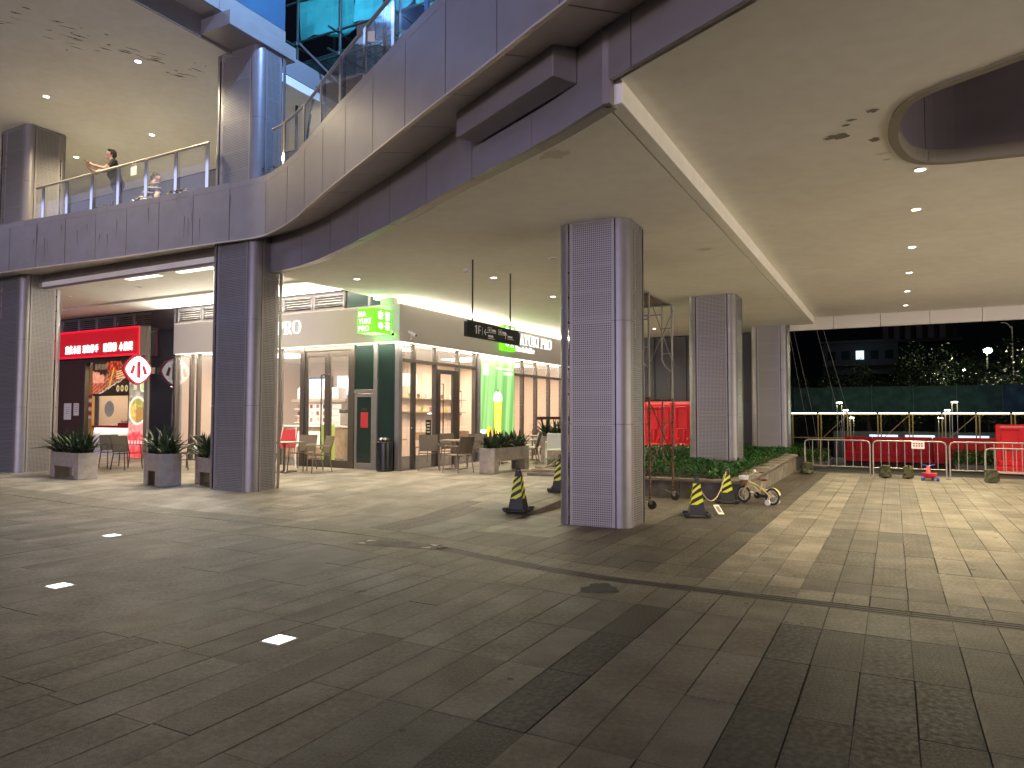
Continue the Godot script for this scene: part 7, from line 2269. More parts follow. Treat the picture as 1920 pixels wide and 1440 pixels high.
		omni(l, Vector3(0, y, 0), Color(1.0, 0.97, 0.78), [11.0, 3.0][k], 0.06)
	var tp := thing("tall_lamp_pole", "tall unlit pale lamp pole above the trees at the right", "lamp pole", Vector3(8.5, -1.6, -69.0))
	tb(tp, "pole", [Vector3(0, 0, 0), Vector3(0, 10.5, 0)], [0.1, 0.05], M.steel_dull, 8)
	tb(tp, "arm", [Vector3(0, 10.3, 0), Vector3(-0.3, 10.7, 0), Vector3(-0.5, 10.8, 0)], 0.035, M.steel_dull, 6)
	bx(tp, "lamp_head", Vector3(-0.6, 10.8, 0), Vector3(0.3, 0.08, 0.15), M.steel_dull, 0.02)
	for k in 4:
		var x := [-3.0, -2.85, -2.15, -1.95][k] as float
		one("hanging_cable", tube_mesh([Vector3(x, 4.42, -24.9), Vector3(x + 0.25 + 0.1 * k, 1.9, -26.5), Vector3(x + 0.4 + 0.12 * k, 0.0, -27.5)], 0.006), M.steel_dull, "%s thin cable slanting down from the far fascia, from the left" % ORD[k], "cable", Vector3.ZERO, "thin cables below the far fascia")

func tube_mesh(pts: Array, r) -> ArrayMesh:
	var b := B.new()
	b.tube(pts, r, 6)
	return b.mesh()


# ------------------------------------------------------------------ upper level
func make_upper() -> void:
	# rear wall of the gallery
	var w := thing("gallery_wall", "grey rear wall of the upper gallery behind the balustrade", "wall", Vector3(-21.0, 6.2, -14.7))
	for k in 15:
		bx(w, "wall_panel", Vector3(-11.0 + k * 1.35, 1.5, 0), Vector3(1.345, 3.0, 0.12), M.concrete_far, 0.005)
	bx(w, "baseboard", Vector3(-1.5, 0.1, 0.08), Vector3(20.0, 0.2, 0.04), M.alu_dark)
	# third-level edge over the tall pillar
	var e := thing("upper_balcony_edge", "metal balcony edge of the third level at the top left", "balcony")
	for k in 6:
		var z0 := -0.6 - k * 1.72
		bc(e, "inner_fascia_panel", Vector3(-12.05, 9.16, z0), Vector3(-12.0, 9.62, z0 - 1.71), M.alu, 0.003)
		bc(e, "soffit_panel", Vector3(-12.0, 9.6, z0), Vector3(-11.5, 9.63, z0 - 1.71), M.soffit_metal, 0.003)
		bc(e, "outer_fascia_panel", Vector3(-11.5, 9.56, z0), Vector3(-11.46, 9.95, z0 - 1.71), M.alu, 0.003)
		bc(e, "parapet_glass", Vector3(-11.52, 9.97, z0), Vector3(-11.48, 13.0, z0 - 1.71), M.glass_blue, 0.003)
	bc(e, "capital_box", Vector3(-12.0, 9.2, -9.2), Vector3(-11.15, 9.5, -10.92), M.alu, 0.006)
	bc(e, "slab", Vector3(-34, 9.42, -5.6), Vector3(-12.06, 9.9, -14.6), M.concrete_far, 0.0)
	# pale facade beyond the tall pillar with glass, deep in the upper court
	var f := thing("court_facade", "pale panelled facade with blue glass behind the scaffold", "building", Vector3(-12.0, 6.2, -15.2))
	for k in 9:
		for j in 5:
			var glass := j >= 3 and k % 3 == 1
			bx(f, "facade_panel" if not glass else "glass_panel", Vector3(-0.4 + k * 1.5, 0.9 + j * 1.8, 0), Vector3(1.49, 1.79, 0.12), M.glass_blue if glass else M.wall_pale, 0.005)
	bx(f, "warm_door", Vector3(-0.1, 1.2, 0.075), Vector3(1.5, 2.4, 0.03), M.wall_warm, 0.005)
	# green tube scaffold with teal net
	var s := thing("court_scaffold", "dark green tube scaffold with teal netting above the curved balustrade", "scaffold", Vector3(0, 0, -12.5))
	for x in [-12.72, -11.35, -9.6, -7.9]:
		for z in [0.0, -1.3]:
			tb(s, "standard", [Vector3(x, 6.2, z), Vector3(x, 13.2, z)], 0.035, M.scaffold_green, 8)
	for y in [10.1, 10.72, 11.75, 9.45]:
		for z in [0.0, -1.3]:
			tb(s, "ledger", [Vector3(-13.1, y + 0.06, z), Vector3(-7.4, y - 0.02, z)], 0.028, M.scaffold_green, 8)
	for x in [-12.72, -11.35, -9.6]:
		for y in [9.45, 10.15, 10.68]:
			tb(s, "transom", [Vector3(x - 0.05, y, 0.35), Vector3(x + 0.05, y, -1.6)], 0.026, M.scaffold_green, 8)
	tb(s, "brace", [Vector3(-12.7, 6.4, 0.05), Vector3(-12.1, 9.4, 0.05)], 0.026, M.scaffold_green, 8)
	tb(s, "brace", [Vector3(-12.6, 10.7, 0.06), Vector3(-11.3, 9.4, 0.06)], 0.026, M.galv, 8)
	for k in 3:
		var b := B.new()
		var x0 := -12.66 + k * 1.7
		for u in 7:
			for v in 7:
				var g := func(a: int, c: int) -> Vector3: return Vector3(x0 + a * 0.243, 10.74 + c * 0.37 + (0.1 * sin(a * 0.9 + k) if c == 0 else 0.0), -0.06 + 0.07 * sin(a * 0.8 + c * 0.7 + k * 2.0))
				b.q(g.call(u, v), g.call(u + 1, v), g.call(u + 1, v + 1), g.call(u, v + 1))
		part(s, "net_sheet", b.mesh(), M.net_teal)
	var dk := B.new()
	for k in 26:
		dk.box(Vector3(-10.9, 10.2, 0.05 - 0.06 * k), Vector3(3.6, 0.02, 0.014))
	for k in 7:
		dk.box(Vector3(-12.5 + k * 0.55, 10.19, -0.7), Vector3(0.02, 0.02, 1.5))
	part(s, "mesh_deck", dk.mesh(), M.scaffold_green)
	bx(s, "plank", Vector3(-11.4, 9.5, -0.6), Vector3(2.6, 0.04, 1.3), M.board_brown, 0.004)
	for x in [-12.72, -11.35]:
		for y in [9.45, 10.15, 10.72]:
			bx(s, "coupler", Vector3(x, y, 0.03), Vector3(0.11, 0.11, 0.11), M.scaffold_green, 0.02)
	# tag and withered plants on the ledge
	var tg := thing("hanging_tag", "white paper bag tag hanging on the balustrade by the stooping person", "tag", Vector3(-14.9, 7.1, -9.78))
	bx(tg, "sheet", Vector3(0, 0, 0), Vector3(0.2, 0.2, 0.01), M.paper, 0.002)
	for x in [-0.05, 0.05]:
		tb(tg, "string", [Vector3(x, 0.1, 0), Vector3(x, 0.22, 0)], 0.004, M.white, 4)
	var tg2 := thing("curved_rail_tag", "white paper tag on the curved glass balustrade", "tag", Vector3(-6.35, 6.95, -7.62), 0.5)
	bx(tg2, "sheet", Vector3.ZERO, Vector3(0.1, 0.15, 0.008), M.paper, 0.002)
	var r := RandomNumberGenerator.new()
	r.seed = 33
	for k in 4:
		var b := B.new()
		for i in 46:
			var p := Vector3(r.randfn(0, 0.22), r.randf_range(0.0, 0.07), r.randfn(0, 0.03))
			var a := Vector3(r.randfn(), r.randf() * 0.6, r.randfn()).normalized() * 0.03
			var ee := a.cross(Vector3(r.randfn(), r.randfn(), r.randfn())).normalized() * 0.018
			var g := r.randf_range(0.5, 1.5)
			b.col = Color(0.1 * g, 0.09 * g, 0.04 * g) if r.randf() < 0.7 else Color(0.35, 0.32, 0.2)
			b.q(p - a, p - ee, p + a, p + ee)
		var t := thing("ledge_plant", ["small creeping weeds on the ledge left of the stooping person", "creeping weeds on the ledge under the stooping person", "thickest creeping weeds on the ledge near the tall pillar", "dry creeper on the curved ledge right of the tall pillar"][k], "plant", [Vector3(-15.9, 6.335, -9.68), Vector3(-14.5, 6.335, -9.68), Vector3(-13.3, 6.335, -9.7), Vector3(-10.2, 6.335, -9.65)][k], 0.0, "weeds growing on the ledge")
		part(t, "leaves", b.mesh(), M.leaf)


# ------------------------------------------------------------------ people
func flesh(out: B, bones: Array, cell: float, k: float, paint: Callable) -> void:
	# bones: [from, to, radius from, radius to, paint number]; meshed as surface nets
	var lo := Vector3.ONE * 1e9
	var hi := -lo
	for bn in bones:
		var m: float = maxf(bn[2], bn[3]) + 2.5 * cell
		lo = lo.min(bn[0].min(bn[1]) - Vector3.ONE * m)
		hi = hi.max(bn[0].max(bn[1]) + Vector3.ONE * m)
	var nx := int((hi.x - lo.x) / cell) + 2
	var ny := int((hi.y - lo.y) / cell) + 2
	var nz := int((hi.z - lo.z) / cell) + 2
	var d := PackedFloat32Array()
	d.resize(nx * ny * nz)
	d.fill(9.0)
	var near := PackedInt32Array()
	near.resize(nx * ny * nz)
	var ndist := PackedFloat32Array()
	ndist.resize(nx * ny * nz)
	ndist.fill(9.0)
	for bn in bones:
		var a: Vector3 = bn[0]
		var ab: Vector3 = bn[1] - a
		var l2 := maxf(ab.length_squared(), 1e-9)
		var m: float = maxf(bn[2], bn[3]) + k + 2.0 * cell
		var p0: Vector3 = (a.min(bn[1]) - Vector3.ONE * m - lo) / cell
		var p1: Vector3 = (a.max(bn[1]) + Vector3.ONE * m - lo) / cell
		for z in range(maxi(0, int(p0.z)), mini(nz, int(p1.z) + 2)):
			for y in range(maxi(0, int(p0.y)), mini(ny, int(p1.y) + 2)):
				for x in range(maxi(0, int(p0.x)), mini(nx, int(p1.x) + 2)):
					var p := lo + Vector3(x, y, z) * cell
					var t := clampf((p - a).dot(ab) / l2, 0.0, 1.0)
					var s: float = (p - a - ab * t).length() - lerpf(bn[2], bn[3], t)
					var i := (z * ny + y) * nx + x
					if s < ndist[i]:
						ndist[i] = s
						near[i] = bn[4]
					var o := d[i]
					var h := maxf(k - absf(o - s), 0.0) / k
					d[i] = minf(o, s) - h * h * k * 0.25
	var ids := {}
	var pts := PackedVector3Array()
	var tone_ := PackedInt32Array()
	var off := [0, 1, nx, nx + 1, nx * ny, nx * ny + 1, nx * ny + nx, nx * ny + nx + 1]
	for z in nz - 1:
		for y in ny - 1:
			for x in nx - 1:
				var i := (z * ny + y) * nx + x
				var c := 0
				for q in 8:
					if d[i + off[q]] < 0.0: c += 1
				if c == 0 or c == 8: continue
				var sum := Vector3.ZERO
				var cnt := 0
				for q in 8:
					for ax in [1, 2, 4]:
						if q & ax: continue
						var v0 := d[i + off[q]]
						var v1 := d[i + off[q | ax]]
						if (v0 < 0.0) != (v1 < 0.0):
							var t := v0 / (v0 - v1)
							sum += Vector3(q & 1, (q >> 1) & 1, q >> 2) + Vector3(t if ax == 1 else 0.0, t if ax == 2 else 0.0, t if ax == 4 else 0.0)
							cnt += 1
				ids[i] = pts.size()
				pts.append(lo + (Vector3(x, y, z) + sum / cnt) * cell)
				tone_.append(near[i])
	var nrm := PackedVector3Array()
	nrm.resize(pts.size())
	for key in ids:
		var i: int = key
		var g := Vector3(d[i + 1] - d[i] + d[i + off[7]] - d[i + off[6]], d[i + nx] - d[i] + d[i + off[7]] - d[i + off[5]], d[i + off[4]] - d[i] + d[i + off[7]] - d[i + off[3]])
		nrm[ids[key]] = g.normalized()
	var st := [1, nx, nx * ny]
	for key in ids:
		var i: int = key
		for ax in 3:
			var u: int = st[(ax + 1) % 3]
			var w: int = st[(ax + 2) % 3]
			if (d[i] < 0.0) == (d[i + st[ax]] < 0.0): continue
			if not (ids.has(i - u) and ids.has(i - w) and ids.has(i - u - w)): continue
			var f := [ids[i], ids[i - u], ids[i - u - w], ids[i - w]]
			if d[i] >= 0.0: f.reverse()
			for tr in [[0, 1, 2], [0, 2, 3]]:
				var ia: int = f[tr[0]]
				var ib: int = f[tr[1]]
				var ic: int = f[tr[2]]
				var fn := (pts[ib] - pts[ia]).cross(pts[ic] - pts[ia])
				if fn.dot(nrm[ia]) < 0.0:
					var sw := ib
					ib = ic
					ic = sw
				for q in [ia, ic, ib]:
					out.col = paint.call(tone_[q], pts[q])
					out.vert(pts[q], nrm[q])

func hand(out: B, wrist: Vector3, along_: Vector3, palm_n: Vector3, curl: float, paint: Callable, right := 1.0) -> void:
	var f := along_.normalized()
	var nn := (palm_n - f * palm_n.dot(f)).normalized()
	var sd := f.cross(nn) * right
	var bones := [[wrist, wrist + f * 0.03, 0.026, 0.027, 0], [wrist + f * 0.03 + sd * 0.022, wrist + f * 0.085 + sd * 0.028, 0.016, 0.013, 0], [wrist + f * 0.03 - sd * 0.02, wrist + f * 0.08 - sd * 0.028, 0.016, 0.013, 0], [wrist + f * 0.03, wrist + f * 0.085, 0.018, 0.014, 0]]
	for k in 4:
		var o := (1.5 - k) * 0.02
		var l: float = [0.072, 0.08, 0.075, 0.058][k]
		var p := wrist + f * (0.085 - 0.004 * absf(k - 1.2)) + sd * o
		var d := f
		for s in 3:
			d = (d.rotated(sd, -curl * right * (0.5 + 0.4 * s))).normalized()
			var e: Vector3 = p + d * l * [0.45, 0.32, 0.23][s]
			bones.append([p, e, 0.0095 - 0.0008 * s, 0.009 - 0.0008 * s, 0])
			p = e
	var tp := wrist + f * 0.03 + sd * 0.025
	var td := (f * 0.7 + sd * 0.75 + nn * 0.25).normalized()
	bones.append([tp, tp + td * 0.04, 0.013, 0.011, 0])
	bones.append([tp + td * 0.04, tp + td * 0.04 + (td + f * 0.8).normalized() * 0.035, 0.0105, 0.009, 0])
	flesh(out, bones, 0.0062, 0.006, paint)

func make_people() -> void:
	var body_m := mat("body_paint", 1, 1, 1, 0.8)
	body_m.vertex_color_use_as_albedo = true
	var skin := Color(0.5, 0.29, 0.21)
	var pal := [skin, Color(0.014, 0.014, 0.016), Color(0.012, 0.02, 0.04), Color(0.02, 0.02, 0.02)]
	var paint := func(i: int, _p: Vector3) -> Color: return pal[i]
	# standing: forearms on the rail, phone in both hands
	var t := thing("person", "person in black T-shirt and jeans leaning on the rail with a phone", "person", Vector3(-16.22, 6.2, -10.22), 0.0, "people on the upper gallery")
	var f := Vector3(-0.5, 0, 0.87)
	var lf := Vector3(0.87, 0, 0.5)
	var ch := Vector3(-0.02, 1.27, 0.05)
	var sl := ch + lf * 0.17 + Vector3(0, 0.13, 0.02)
	var sr := ch - lf * 0.17 + Vector3(0, 0.13, 0.02)
	var el := Vector3(0.1, 1.19, 0.34)
	var er := Vector3(-0.4, 1.19, 0.27)
	var hl := Vector3(-0.3, 1.33, 0.42)
	var hr := Vector3(-0.44, 1.29, 0.42)
	var b := B.new()
	var hips := Vector3(0.02, 0.93, -0.02)
	var bones := [
		[hips - lf * 0.06, hips + lf * 0.06, 0.15, 0.15, 1], [hips + Vector3(0, 0.08, 0), ch - Vector3(0, 0.12, 0), 0.135, 0.14, 1], [ch - lf * 0.06 - Vector3(0, 0.1, 0), ch + lf * 0.06 - Vector3(0, 0.1, 0), 0.14, 0.14, 1],
		[ch - lf * 0.07, ch + lf * 0.07, 0.14, 0.14, 1], [sr, sl, 0.075, 0.075, 1], [ch + Vector3(-0.01, 0.13, 0.02), ch + Vector3(-0.03, 0.24, 0.04), 0.062, 0.055, 0],
		[sl, sl.lerp(el, 0.55), 0.068, 0.058, 1], [sl.lerp(el, 0.5), el, 0.048, 0.042, 0], [el, hl, 0.044, 0.027, 0],
		[sr, sr.lerp(er, 0.55), 0.068, 0.058, 1], [sr.lerp(er, 0.5), er, 0.048, 0.042, 0], [er, hr, 0.044, 0.027, 0]]
	for s in [-1.0, 1.0]:
		var hp: Vector3 = hips + lf * 0.09 * s - Vector3(0, 0.05, 0)
		var kn: Vector3 = hp + Vector3(0, -0.4, 0) + f * 0.03
		var an: Vector3 = kn + Vector3(0, -0.41, 0) - f * 0.03
		bones.append([hp, kn, 0.095, 0.066, 2])
		bones.append([kn, an, 0.066, 0.05, 2])
		bones.append([an + Vector3(0, -0.02, 0), an + Vector3(0, -0.035, 0) + f * 0.16, 0.042, 0.036, 3])
	flesh(b, bones, 0.022, 0.045, paint)
	hand(b, hl, Vector3(-0.75, 0.35, 0.1), Vector3(-0.2, 0.2, -0.9), 0.55, paint, 1.0)
	hand(b, hr, Vector3(0.2, 0.75, 0.15), Vector3(0.3, 0.1, -0.9), 0.6, paint, -1.0)
	person_head(b, t, Vector3(-0.07, 1.62, 0.1), Vector3(-0.75, 0.12, 0.6), paint)
	part(t, "body", b.mesh(), body_m)
	var ph := thing("phone", "dark phone held by the person at the rail", "phone", Vector3(-16.22, 6.2, -10.22) + Vector3(-0.42, 1.4, 0.44), 0.5)
	bx(ph, "case", Vector3.ZERO, Vector3(0.16, 0.012, 0.078), M.black_gloss, 0.004, Basis(Vector3.BACK, -0.5))
	bx(ph, "screen", Vector3(0.003, 0.0075, 0), Vector3(0.145, 0.002, 0.07), M.glass_dark, 0.0, Basis(Vector3.BACK, -0.5))
	# stooping, seen from behind, in a striped shirt
	var s2 := thing("person", "stooping person in a dark striped shirt seen from behind", "person", Vector3(-15.18, 6.2, -10.32), 0.0, "people on the upper gallery")
	var stripes := func(i: int, p: Vector3) -> Color:
		if i != 1: return pal[i]
		var w := fposmod(p.y + 0.12 * p.x + p.z * 0.15, 0.12)
		return Color(0.4, 0.39, 0.38) if w < 0.02 else Color(0.01, 0.011, 0.016)
	var c := B.new()
	var hp2 := Vector3(-0.05, 0.34, 0.02)
	var ch2 := Vector3(0.0, 0.66, -0.12)
	var bl := [
		[hp2 - Vector3(0.07, 0, 0), hp2 + Vector3(0.07, 0, 0), 0.16, 0.16, 2], [hp2 + Vector3(0, 0.05, 0), ch2, 0.16, 0.165, 1], [ch2 - Vector3(0.08, 0, 0), ch2 + Vector3(0.08, 0, 0), 0.15, 0.15, 1],
		[ch2 + Vector3(-0.17, 0.1, 0), ch2 + Vector3(0.17, 0.1, 0), 0.08, 0.08, 1], [ch2 + Vector3(0, 0.13, -0.02), ch2 + Vector3(0.01, 0.22, -0.05), 0.062, 0.055, 0],
		[ch2 + Vector3(0.17, 0.1, 0), Vector3(0.3, 0.55, -0.05), 0.07, 0.055, 1], [Vector3(0.3, 0.55, -0.05), Vector3(0.34, 0.46, 0.02), 0.046, 0.043, 0], [Vector3(0.34, 0.46, 0.02), Vector3(0.52, 0.3, 0.1), 0.042, 0.028, 0],
		[ch2 + Vector3(-0.17, 0.1, 0), Vector3(-0.26, 0.5, -0.2), 0.07, 0.055, 1], [Vector3(-0.26, 0.5, -0.2), Vector3(-0.15, 0.35, -0.38), 0.045, 0.028, 0]]
	for q in [-1.0, 1.0]:
		bl.append([hp2 + Vector3(0.1 * q, -0.02, -0.02), Vector3(0.14 * q, 0.42, -0.42), 0.1, 0.07, 2])
		bl.append([Vector3(0.14 * q, 0.42, -0.42), Vector3(0.12 * q, 0.06, -0.22), 0.07, 0.05, 2])
		bl.append([Vector3(0.12 * q, 0.04, -0.2), Vector3(0.12 * q, 0.035, -0.38), 0.042, 0.036, 3])
	flesh(c, bl, 0.018, 0.045, stripes)
	hand(c, Vector3(0.52, 0.3, 0.1), Vector3(0.8, -0.5, 0.2), Vector3(0, -1, 0), 0.3, paint, 1.0)
	hand(c, Vector3(-0.15, 0.35, -0.38), Vector3(0.4, -0.3, -0.7), Vector3(0, -1, 0), 0.5, paint, -1.0)
	person_head(c, s2, Vector3(0.03, 0.99, -0.18), Vector3(0.5, -0.15, -0.8), paint)
	part(s2, "body", c.mesh(), body_m)

func person_head(b: B, t: Node3D, at: Vector3, look: Vector3, paint: Callable) -> void:
	var f := look.normalized()
	var r := Vector3.UP.cross(f).normalized()
	var u := f.cross(r).normalized()
	var g := func(x: float, y: float, z: float) -> Vector3: return at + r * x + u * y + f * z
	flesh(b, [
		[g.call(0, 0.03, -0.02), g.call(0, 0.035, 0.02), 0.082, 0.078, 0], [g.call(0, -0.03, 0.02), g.call(0, -0.07, 0.055), 0.062, 0.04, 0], [g.call(0, 0.0, 0.085), g.call(0, -0.022, 0.105), 0.009, 0.013, 0],
		[g.call(-0.04, 0.0, 0.055), g.call(0.04, 0.0, 0.055), 0.03, 0.03, 0], [g.call(0.08, 0.015, -0.005), g.call(0.084, -0.02, 0.0), 0.016, 0.012, 0], [g.call(-0.08, 0.015, -0.005), g.call(-0.084, -0.02, 0.0), 0.016, 0.012, 0],
		[g.call(-0.02, -0.052, 0.082), g.call(0.02, -0.052, 0.082), 0.009, 0.009, 0], [g.call(0, -0.06, -0.02), g.call(0, -0.12, -0.03), 0.056, 0.054, 0]], 0.009, 0.02, paint)
	var h := B.new()
	var black := func(_i: int, _p: Vector3) -> Color: return Color.WHITE
	flesh(h, [[g.call(0, 0.055, -0.03), g.call(0, 0.06, 0.0), 0.085, 0.08, 0], [g.call(0, 0.0, -0.06), g.call(0, -0.05, -0.055), 0.066, 0.05, 0], [g.call(-0.045, 0.09, 0.045), g.call(0.045, 0.095, 0.045), 0.03, 0.032, 0], [g.call(0.075, 0.04, -0.02), g.call(0.078, 0.0, -0.02), 0.02, 0.014, 0], [g.call(-0.075, 0.04, -0.02), g.call(-0.078, 0.0, -0.02), 0.02, 0.014, 0]], 0.009, 0.02, black)
	part(t, "hair", h.mesh(), M.hair)
	var e := B.new()
	for s in [-1.0, 1.0]:
		e.box(g.call(0.032 * s, 0.005, 0.084), Vector3(0.022, 0.01, 0.012), 0.003, Basis(r, u, f))
	part(t, "eyes", e.mesh(), M.black_gloss)
	if f.z > 0.0:
		var gl := B.new()
		for s in [-1.0, 1.0]:
			var ring := []
			for k in 10:
				ring.append(g.call(0.034 * s + cos(TAU * k / 10) * 0.024, 0.004 + sin(TAU * k / 10) * 0.018, 0.1))
			gl.tube(ring, 0.0025, 4, true)
			gl.tube([g.call(0.058 * s, 0.006, 0.1), g.call(0.086 * s, 0.008, 0.0)], 0.0025, 4)
		part(t, "glasses", gl.mesh(), M.dark_alu)


# ------------------------------------------------------------------ lamps
func downlight(label: String, at: Vector3, group: String, e: float, c: Color, angle := 52.0, lit := true) -> void:
	var t := thing("downlight", label, "downlight", at, 0.0, group)
	lt(t, "trim_ring", [Vector2(0.06, 0.01), Vector2(0.06, -0.004), Vector2(0.072, -0.012), Vector2(0.09, -0.004), Vector2(0.09, 0.002)], M.white, Vector3.ZERO, 24)
	lt(t, "lens", [Vector2(0, -0.004), Vector2(0.06, -0.004), Vector2(0.06, 0.004), Vector2(0, 0.004)], M.lamp_warm if lit else M.steel_dull, Vector3.ZERO, 24)
	if lit:
		spot(t, Vector3(0, -0.03, 0), c, e, angle, 1.0, 0.07)

func make_lamps() -> void:
	var warm := Color(1.0, 0.925, 0.755)
	var zs := [-10.4, -12.4, -15.15, -17.85, -20.5, -23.1]
	for k in 6:
		downlight("%s lit downlight from the round-ended opening in the right ceiling" % ORD[k], Vector3(0.36, CEIL_R - 0.002, zs[k]), "downlights in a row on the right ceiling", 14.0, warm, 68.0)
	for k in 3:
		downlight("%s lit downlight of the row beyond the right edge of the picture" % ORD[k], Vector3(3.6, CEIL_R - 0.002, -13.2 - 4.4 * k), "downlights of the outer right row", 8.0, warm, 68.0)
	var soft := Color(1.0, 0.93, 0.8)
	downlight("lit downlight above the tea shop door front", Vector3(-10.2, CEIL - 0.002, -11.85), "downlights on the lower ceiling", 8.0, soft, 78.0)
	downlight("lit downlight right of the hanging sign rods", Vector3(-7.5, CEIL - 0.002, -13.1), "downlights on the lower ceiling", 8.0, soft, 78.0)
	downlight("lit downlight above the planter near the central pillar", Vector3(-7.4, CEIL - 0.002, -15.9), "downlights on the lower ceiling", 8.0, soft, 78.0)
	downlight("lit downlight far behind the central pillar, above the scaffold", Vector3(-7.1, CEIL - 0.002, -23.4), "downlights on the lower ceiling", 8.0, soft, 78.0)
	downlight("unlit downlight just left of the central pillar", Vector3(-5.58, CEIL - 0.002, -12.0), "downlights on the lower ceiling", 0.0, soft, 60.0, false)
	var up := [Vector3(-17.6, 9.198, -9.32), Vector3(-14.1, 9.198, -9.29), Vector3(-17.5, 9.198, -11.98), Vector3(-21.0, 9.198, -12.0)]
	for k in 4:
		downlight(["lit downlight at the top left of the upper ceiling", "lit downlight nearest the tall pillar on the upper ceiling", "lit downlight above the gap in the balustrade, upper ceiling", "lit downlight behind the left pillar on the upper ceiling"][k], up[k], "downlights on the upper ceiling", 17.0, warm, 78.0)
	for k in 3:
		downlight(["unlit downlight left on the bright gallery ceiling", "unlit downlight in the middle of the bright gallery ceiling", "lit downlight near the tall pillar on the bright gallery ceiling"][k], Vector3(-20.5 + 3.2 * k, 4.978, -11.6), "downlights on the bright gallery ceiling", 10.0, soft, 62.0, k == 2)
	for k in 2:
		var sp := Vector3(-15.9 + 1.9 * k, 4.975, -10.75)
		var t := thing("tube_light", ["left flat tube light on the bright gallery ceiling edge", "right flat tube light on the bright gallery ceiling edge"][k], "ceiling light", sp, 0.0, "tube lights on the bright gallery ceiling")
		bx(t, "housing", Vector3.ZERO, Vector3(1.3, 0.03, 0.2), M.white, 0.005)
		bx(t, "diffuser", Vector3(0, -0.02, 0), Vector3(1.2, 0.012, 0.16), M.lamp_dim, 0.003)
		area_light(t, Vector3(0, -0.04, 0), Vector3(-PI / 2, 0, 0), Vector2(1.2, 0.16), soft, 9.0)
	var sm := thing("smoke_detector", "small white smoke detector on the ceiling beside the sign rods", "smoke detector", Vector3(-7.58, CEIL, -12.1))
	lt(sm, "base", [Vector2(0, -0.03), Vector2(0.05, -0.03), Vector2(0.06, 0), Vector2(0, 0)], M.white, Vector3.ZERO, 16)
	lt(sm, "dome", [Vector2(0, -0.07), Vector2(0.025, -0.065), Vector2(0.035, -0.03), Vector2(0, -0.03)], M.wall_pale, Vector3.ZERO, 16)
	# across the plaza, behind the camera: a building with a large blue screen, added fill windows and fill lamps
	var o := thing("opposite_building", "building across the plaza with a large blue display", "building", Vector3(-5.0, 0, 40.0))
	bx(o, "wall", Vector3(0, 7.0, 0.6), Vector3(60, 14.4, 1.0), M.concrete_far, 0.0)
	for k in 12:
		bx(o, "window", Vector3(-27.0 + k * 4.9, 11.5, 0.08), Vector3(2.4, 1.6, 0.06), M.glass_dark, 0.0)
	bx(o, "display_screen", Vector3(0, 5.0, 0.0), Vector3(14.0, 6.0, 0.2), M.screen_blue, 0.0)
	area_light(o, Vector3(0, 5.0, -0.15), Vector3.ZERO, Vector2(14.0, 6.0), Color(0.72, 0.72, 1.0), 360.0)
	for k in 2:
		bx(o, "added_fill_window", Vector3(-19.0 + 38.0 * k, 2.2, 0.0), Vector3(22.0, 3.6, 0.2), M.unseen_window, 0.0)  # unseen glowing panes added for soft warm fill on fascia and pillars
		area_light(o, Vector3(-19.0 + 38.0 * k, 2.2, -0.15), Vector3.ZERO, Vector2(22.0, 3.6), Color(1.0, 0.91, 0.82), 170.0)
	var rs := thing("right_shop_front", "lit shop front beyond the right edge of the arcade", "shop", Vector3(13.0, 0, -14.0))
	bx(rs, "wall", Vector3(0.35, 2.6, 0), Vector3(0.3, 5.4, 21.0), M.wall_pale, 0.0)
	for k in 6:
		bx(rs, "lit_window", Vector3(0.12, 1.9, -8.5 + 3.4 * k), Vector3(0.1, 3.2, 3.2), M.unseen_window, 0.0)
	area_light(rs, Vector3(0.02, 1.9, 0), Vector3(0, PI / 2, 0), Vector2(20.0, 3.2), Color(1.0, 0.94, 0.86), 40.0)
	var lo := thing("left_display_building", "building left of the plaza carrying a large pale blue display", "building", Vector3(-46.0, 0, 8.0))
	bx(lo, "wall", Vector3(-0.7, 13.5, 0), Vector3(1.0, 28.0, 36.0), M.concrete_far, 0.0)
	bx(lo, "display_screen", Vector3(0, 17.5, 2.5), Vector3(0.2, 11.0, 18.0), M.screen_pale, 0.0)
	area_light(lo, Vector3(0.15, 17.5, 2.5), Vector3(0, -PI / 2, 0), Vector2(18.0, 11.0), Color(0.74, 0.76, 1.0), 8.0)
	for k in 2:
		var lp := thing("added_fill_lamp", ["added fill lamp post behind the camera on the right", "added fill lamp post straight behind the camera"][k], "lamp post", [Vector3(5.5, -0.1, 2.5), Vector3(1.0, -0.1, 7.0)][k], 0.0, "added fill lamps behind the camera")  # out of view, added to brighten the foreground paving
		tb(lp, "pole", [Vector3.ZERO, Vector3(0, 4.4, 0)], [0.06, 0.04], M.steel_dull, 10)
		lt(lp, "lamp_head", [Vector2(0, -0.12), Vector2(0.12, -0.1), Vector2(0.14, 0.1), Vector2(0, 0.14)], M.lamp_dim, Vector3(0, 4.6, 0), 16)
		omni(lp, Vector3(0, 4.6, 0), Color(1.0, 0.93, 0.86), 5.5, 0.12)
	# work floodlight in the upper court, above the frame
	var fl := thing("court_floodlight", "bluish work floodlight high in the upper court", "floodlight", Vector3(-7.0, 12.8, -8.6))
	bx(fl, "housing", Vector3(0.08, 0, 0), Vector3(0.16, 0.5, 0.7), M.black, 0.02)
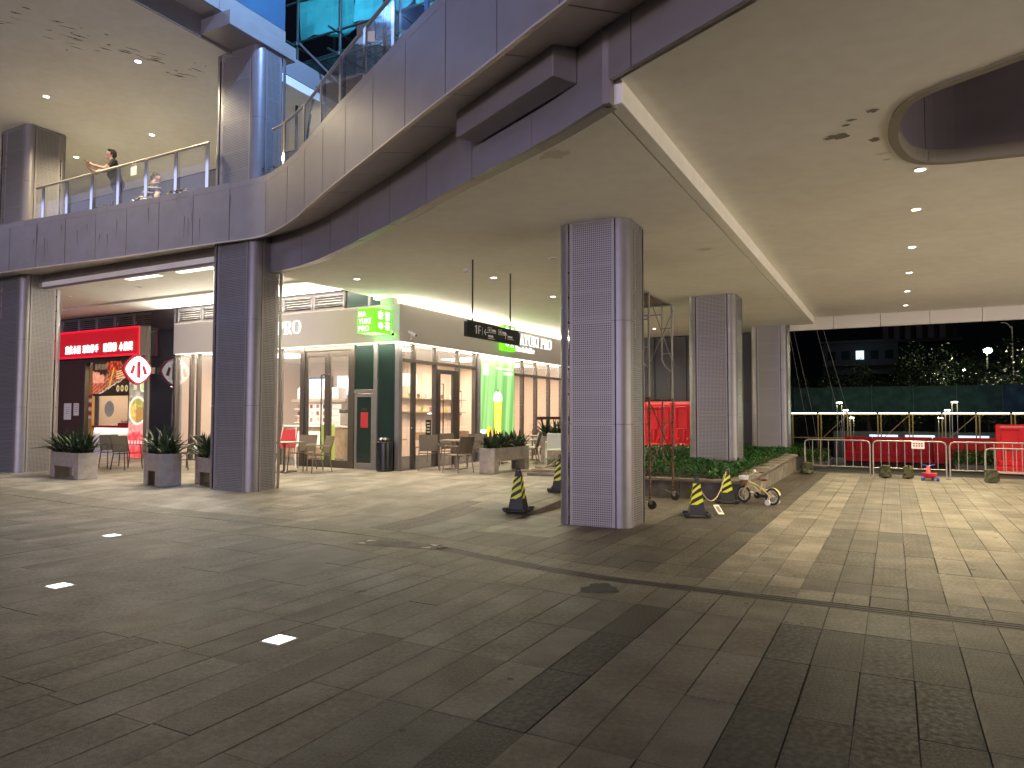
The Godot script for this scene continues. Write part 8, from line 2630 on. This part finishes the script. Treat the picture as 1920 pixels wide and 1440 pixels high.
	bx(fl, "lens", Vector3(-0.01, 0, 0), Vector3(0.02, 0.44, 0.64), M.strip_cold, 0.004)
	area_light(fl, Vector3(-0.04, 0, 0), Vector3(-0.4, 0.95, 0), Vector2(0.64, 0.44), Color(0.58, 0.74, 1.0), 140.0)
	tb(fl, "stand", [Vector3(0.1, -0.25, 0), Vector3(0.1, -6.4, 0)], 0.03, M.scaffold_green, 8)


# ------------------------------------------------------------------ everything
func _ready() -> void:
	var cam := Camera3D.new()
	cam.name = "camera"
	add_child(cam)
	cam.transform = Transform3D(Basis(Vector3(0.88071, 0.001998, -0.473647), Vector3(0.019079, 0.99903, 0.039691), Vector3(0.473267, -0.043993, 0.87982)).orthonormalized(), Vector3(0, 1.65, 0))
	cam.fov = 56.86
	cam.near = 0.05
	cam.far = 600.0
	cam.current = true
	var we := WorldEnvironment.new()
	we.name = "environment"
	var env := Environment.new()
	env.background_mode = Environment.BG_SKY
	var sk := ProceduralSkyMaterial.new()
	sk.sky_top_color = Color(0.02, 0.025, 0.05)
	sk.sky_horizon_color = Color(0.035, 0.037, 0.05)
	sk.ground_bottom_color = Color(0.02, 0.02, 0.02)
	sk.ground_horizon_color = Color(0.035, 0.037, 0.05)
	var sky := Sky.new()
	sky.sky_material = sk
	env.sky = sky
	env.tonemap_mode = Environment.TONE_MAPPER_LINEAR
	env.tonemap_exposure = 1.65
	env.sdfgi_enabled = true
	env.ssao_enabled = true
	env.ssil_enabled = true
	we.environment = env
	add_child(we)
	var moon := DirectionalLight3D.new()
	moon.name = "night_sky_light"
	moon.light_color = Color(0.75, 0.82, 1.0)
	moon.light_energy = 0.012
	moon.light_angular_distance = 8.0
	moon.shadow_enabled = true
	add_child(moon)
	moon.rotation_degrees = Vector3(-50, 25, 0)

	rng.seed = 11
	make_materials()
	make_lamps()
	make_ground()
	make_ceilings()
	make_balcony()
	make_pillars()
	make_tea_shop()
	make_red_shop()
	make_bed()
	make_upper()
	make_terrace()
	make_props()
	make_barriers()
	make_street()
	make_people()
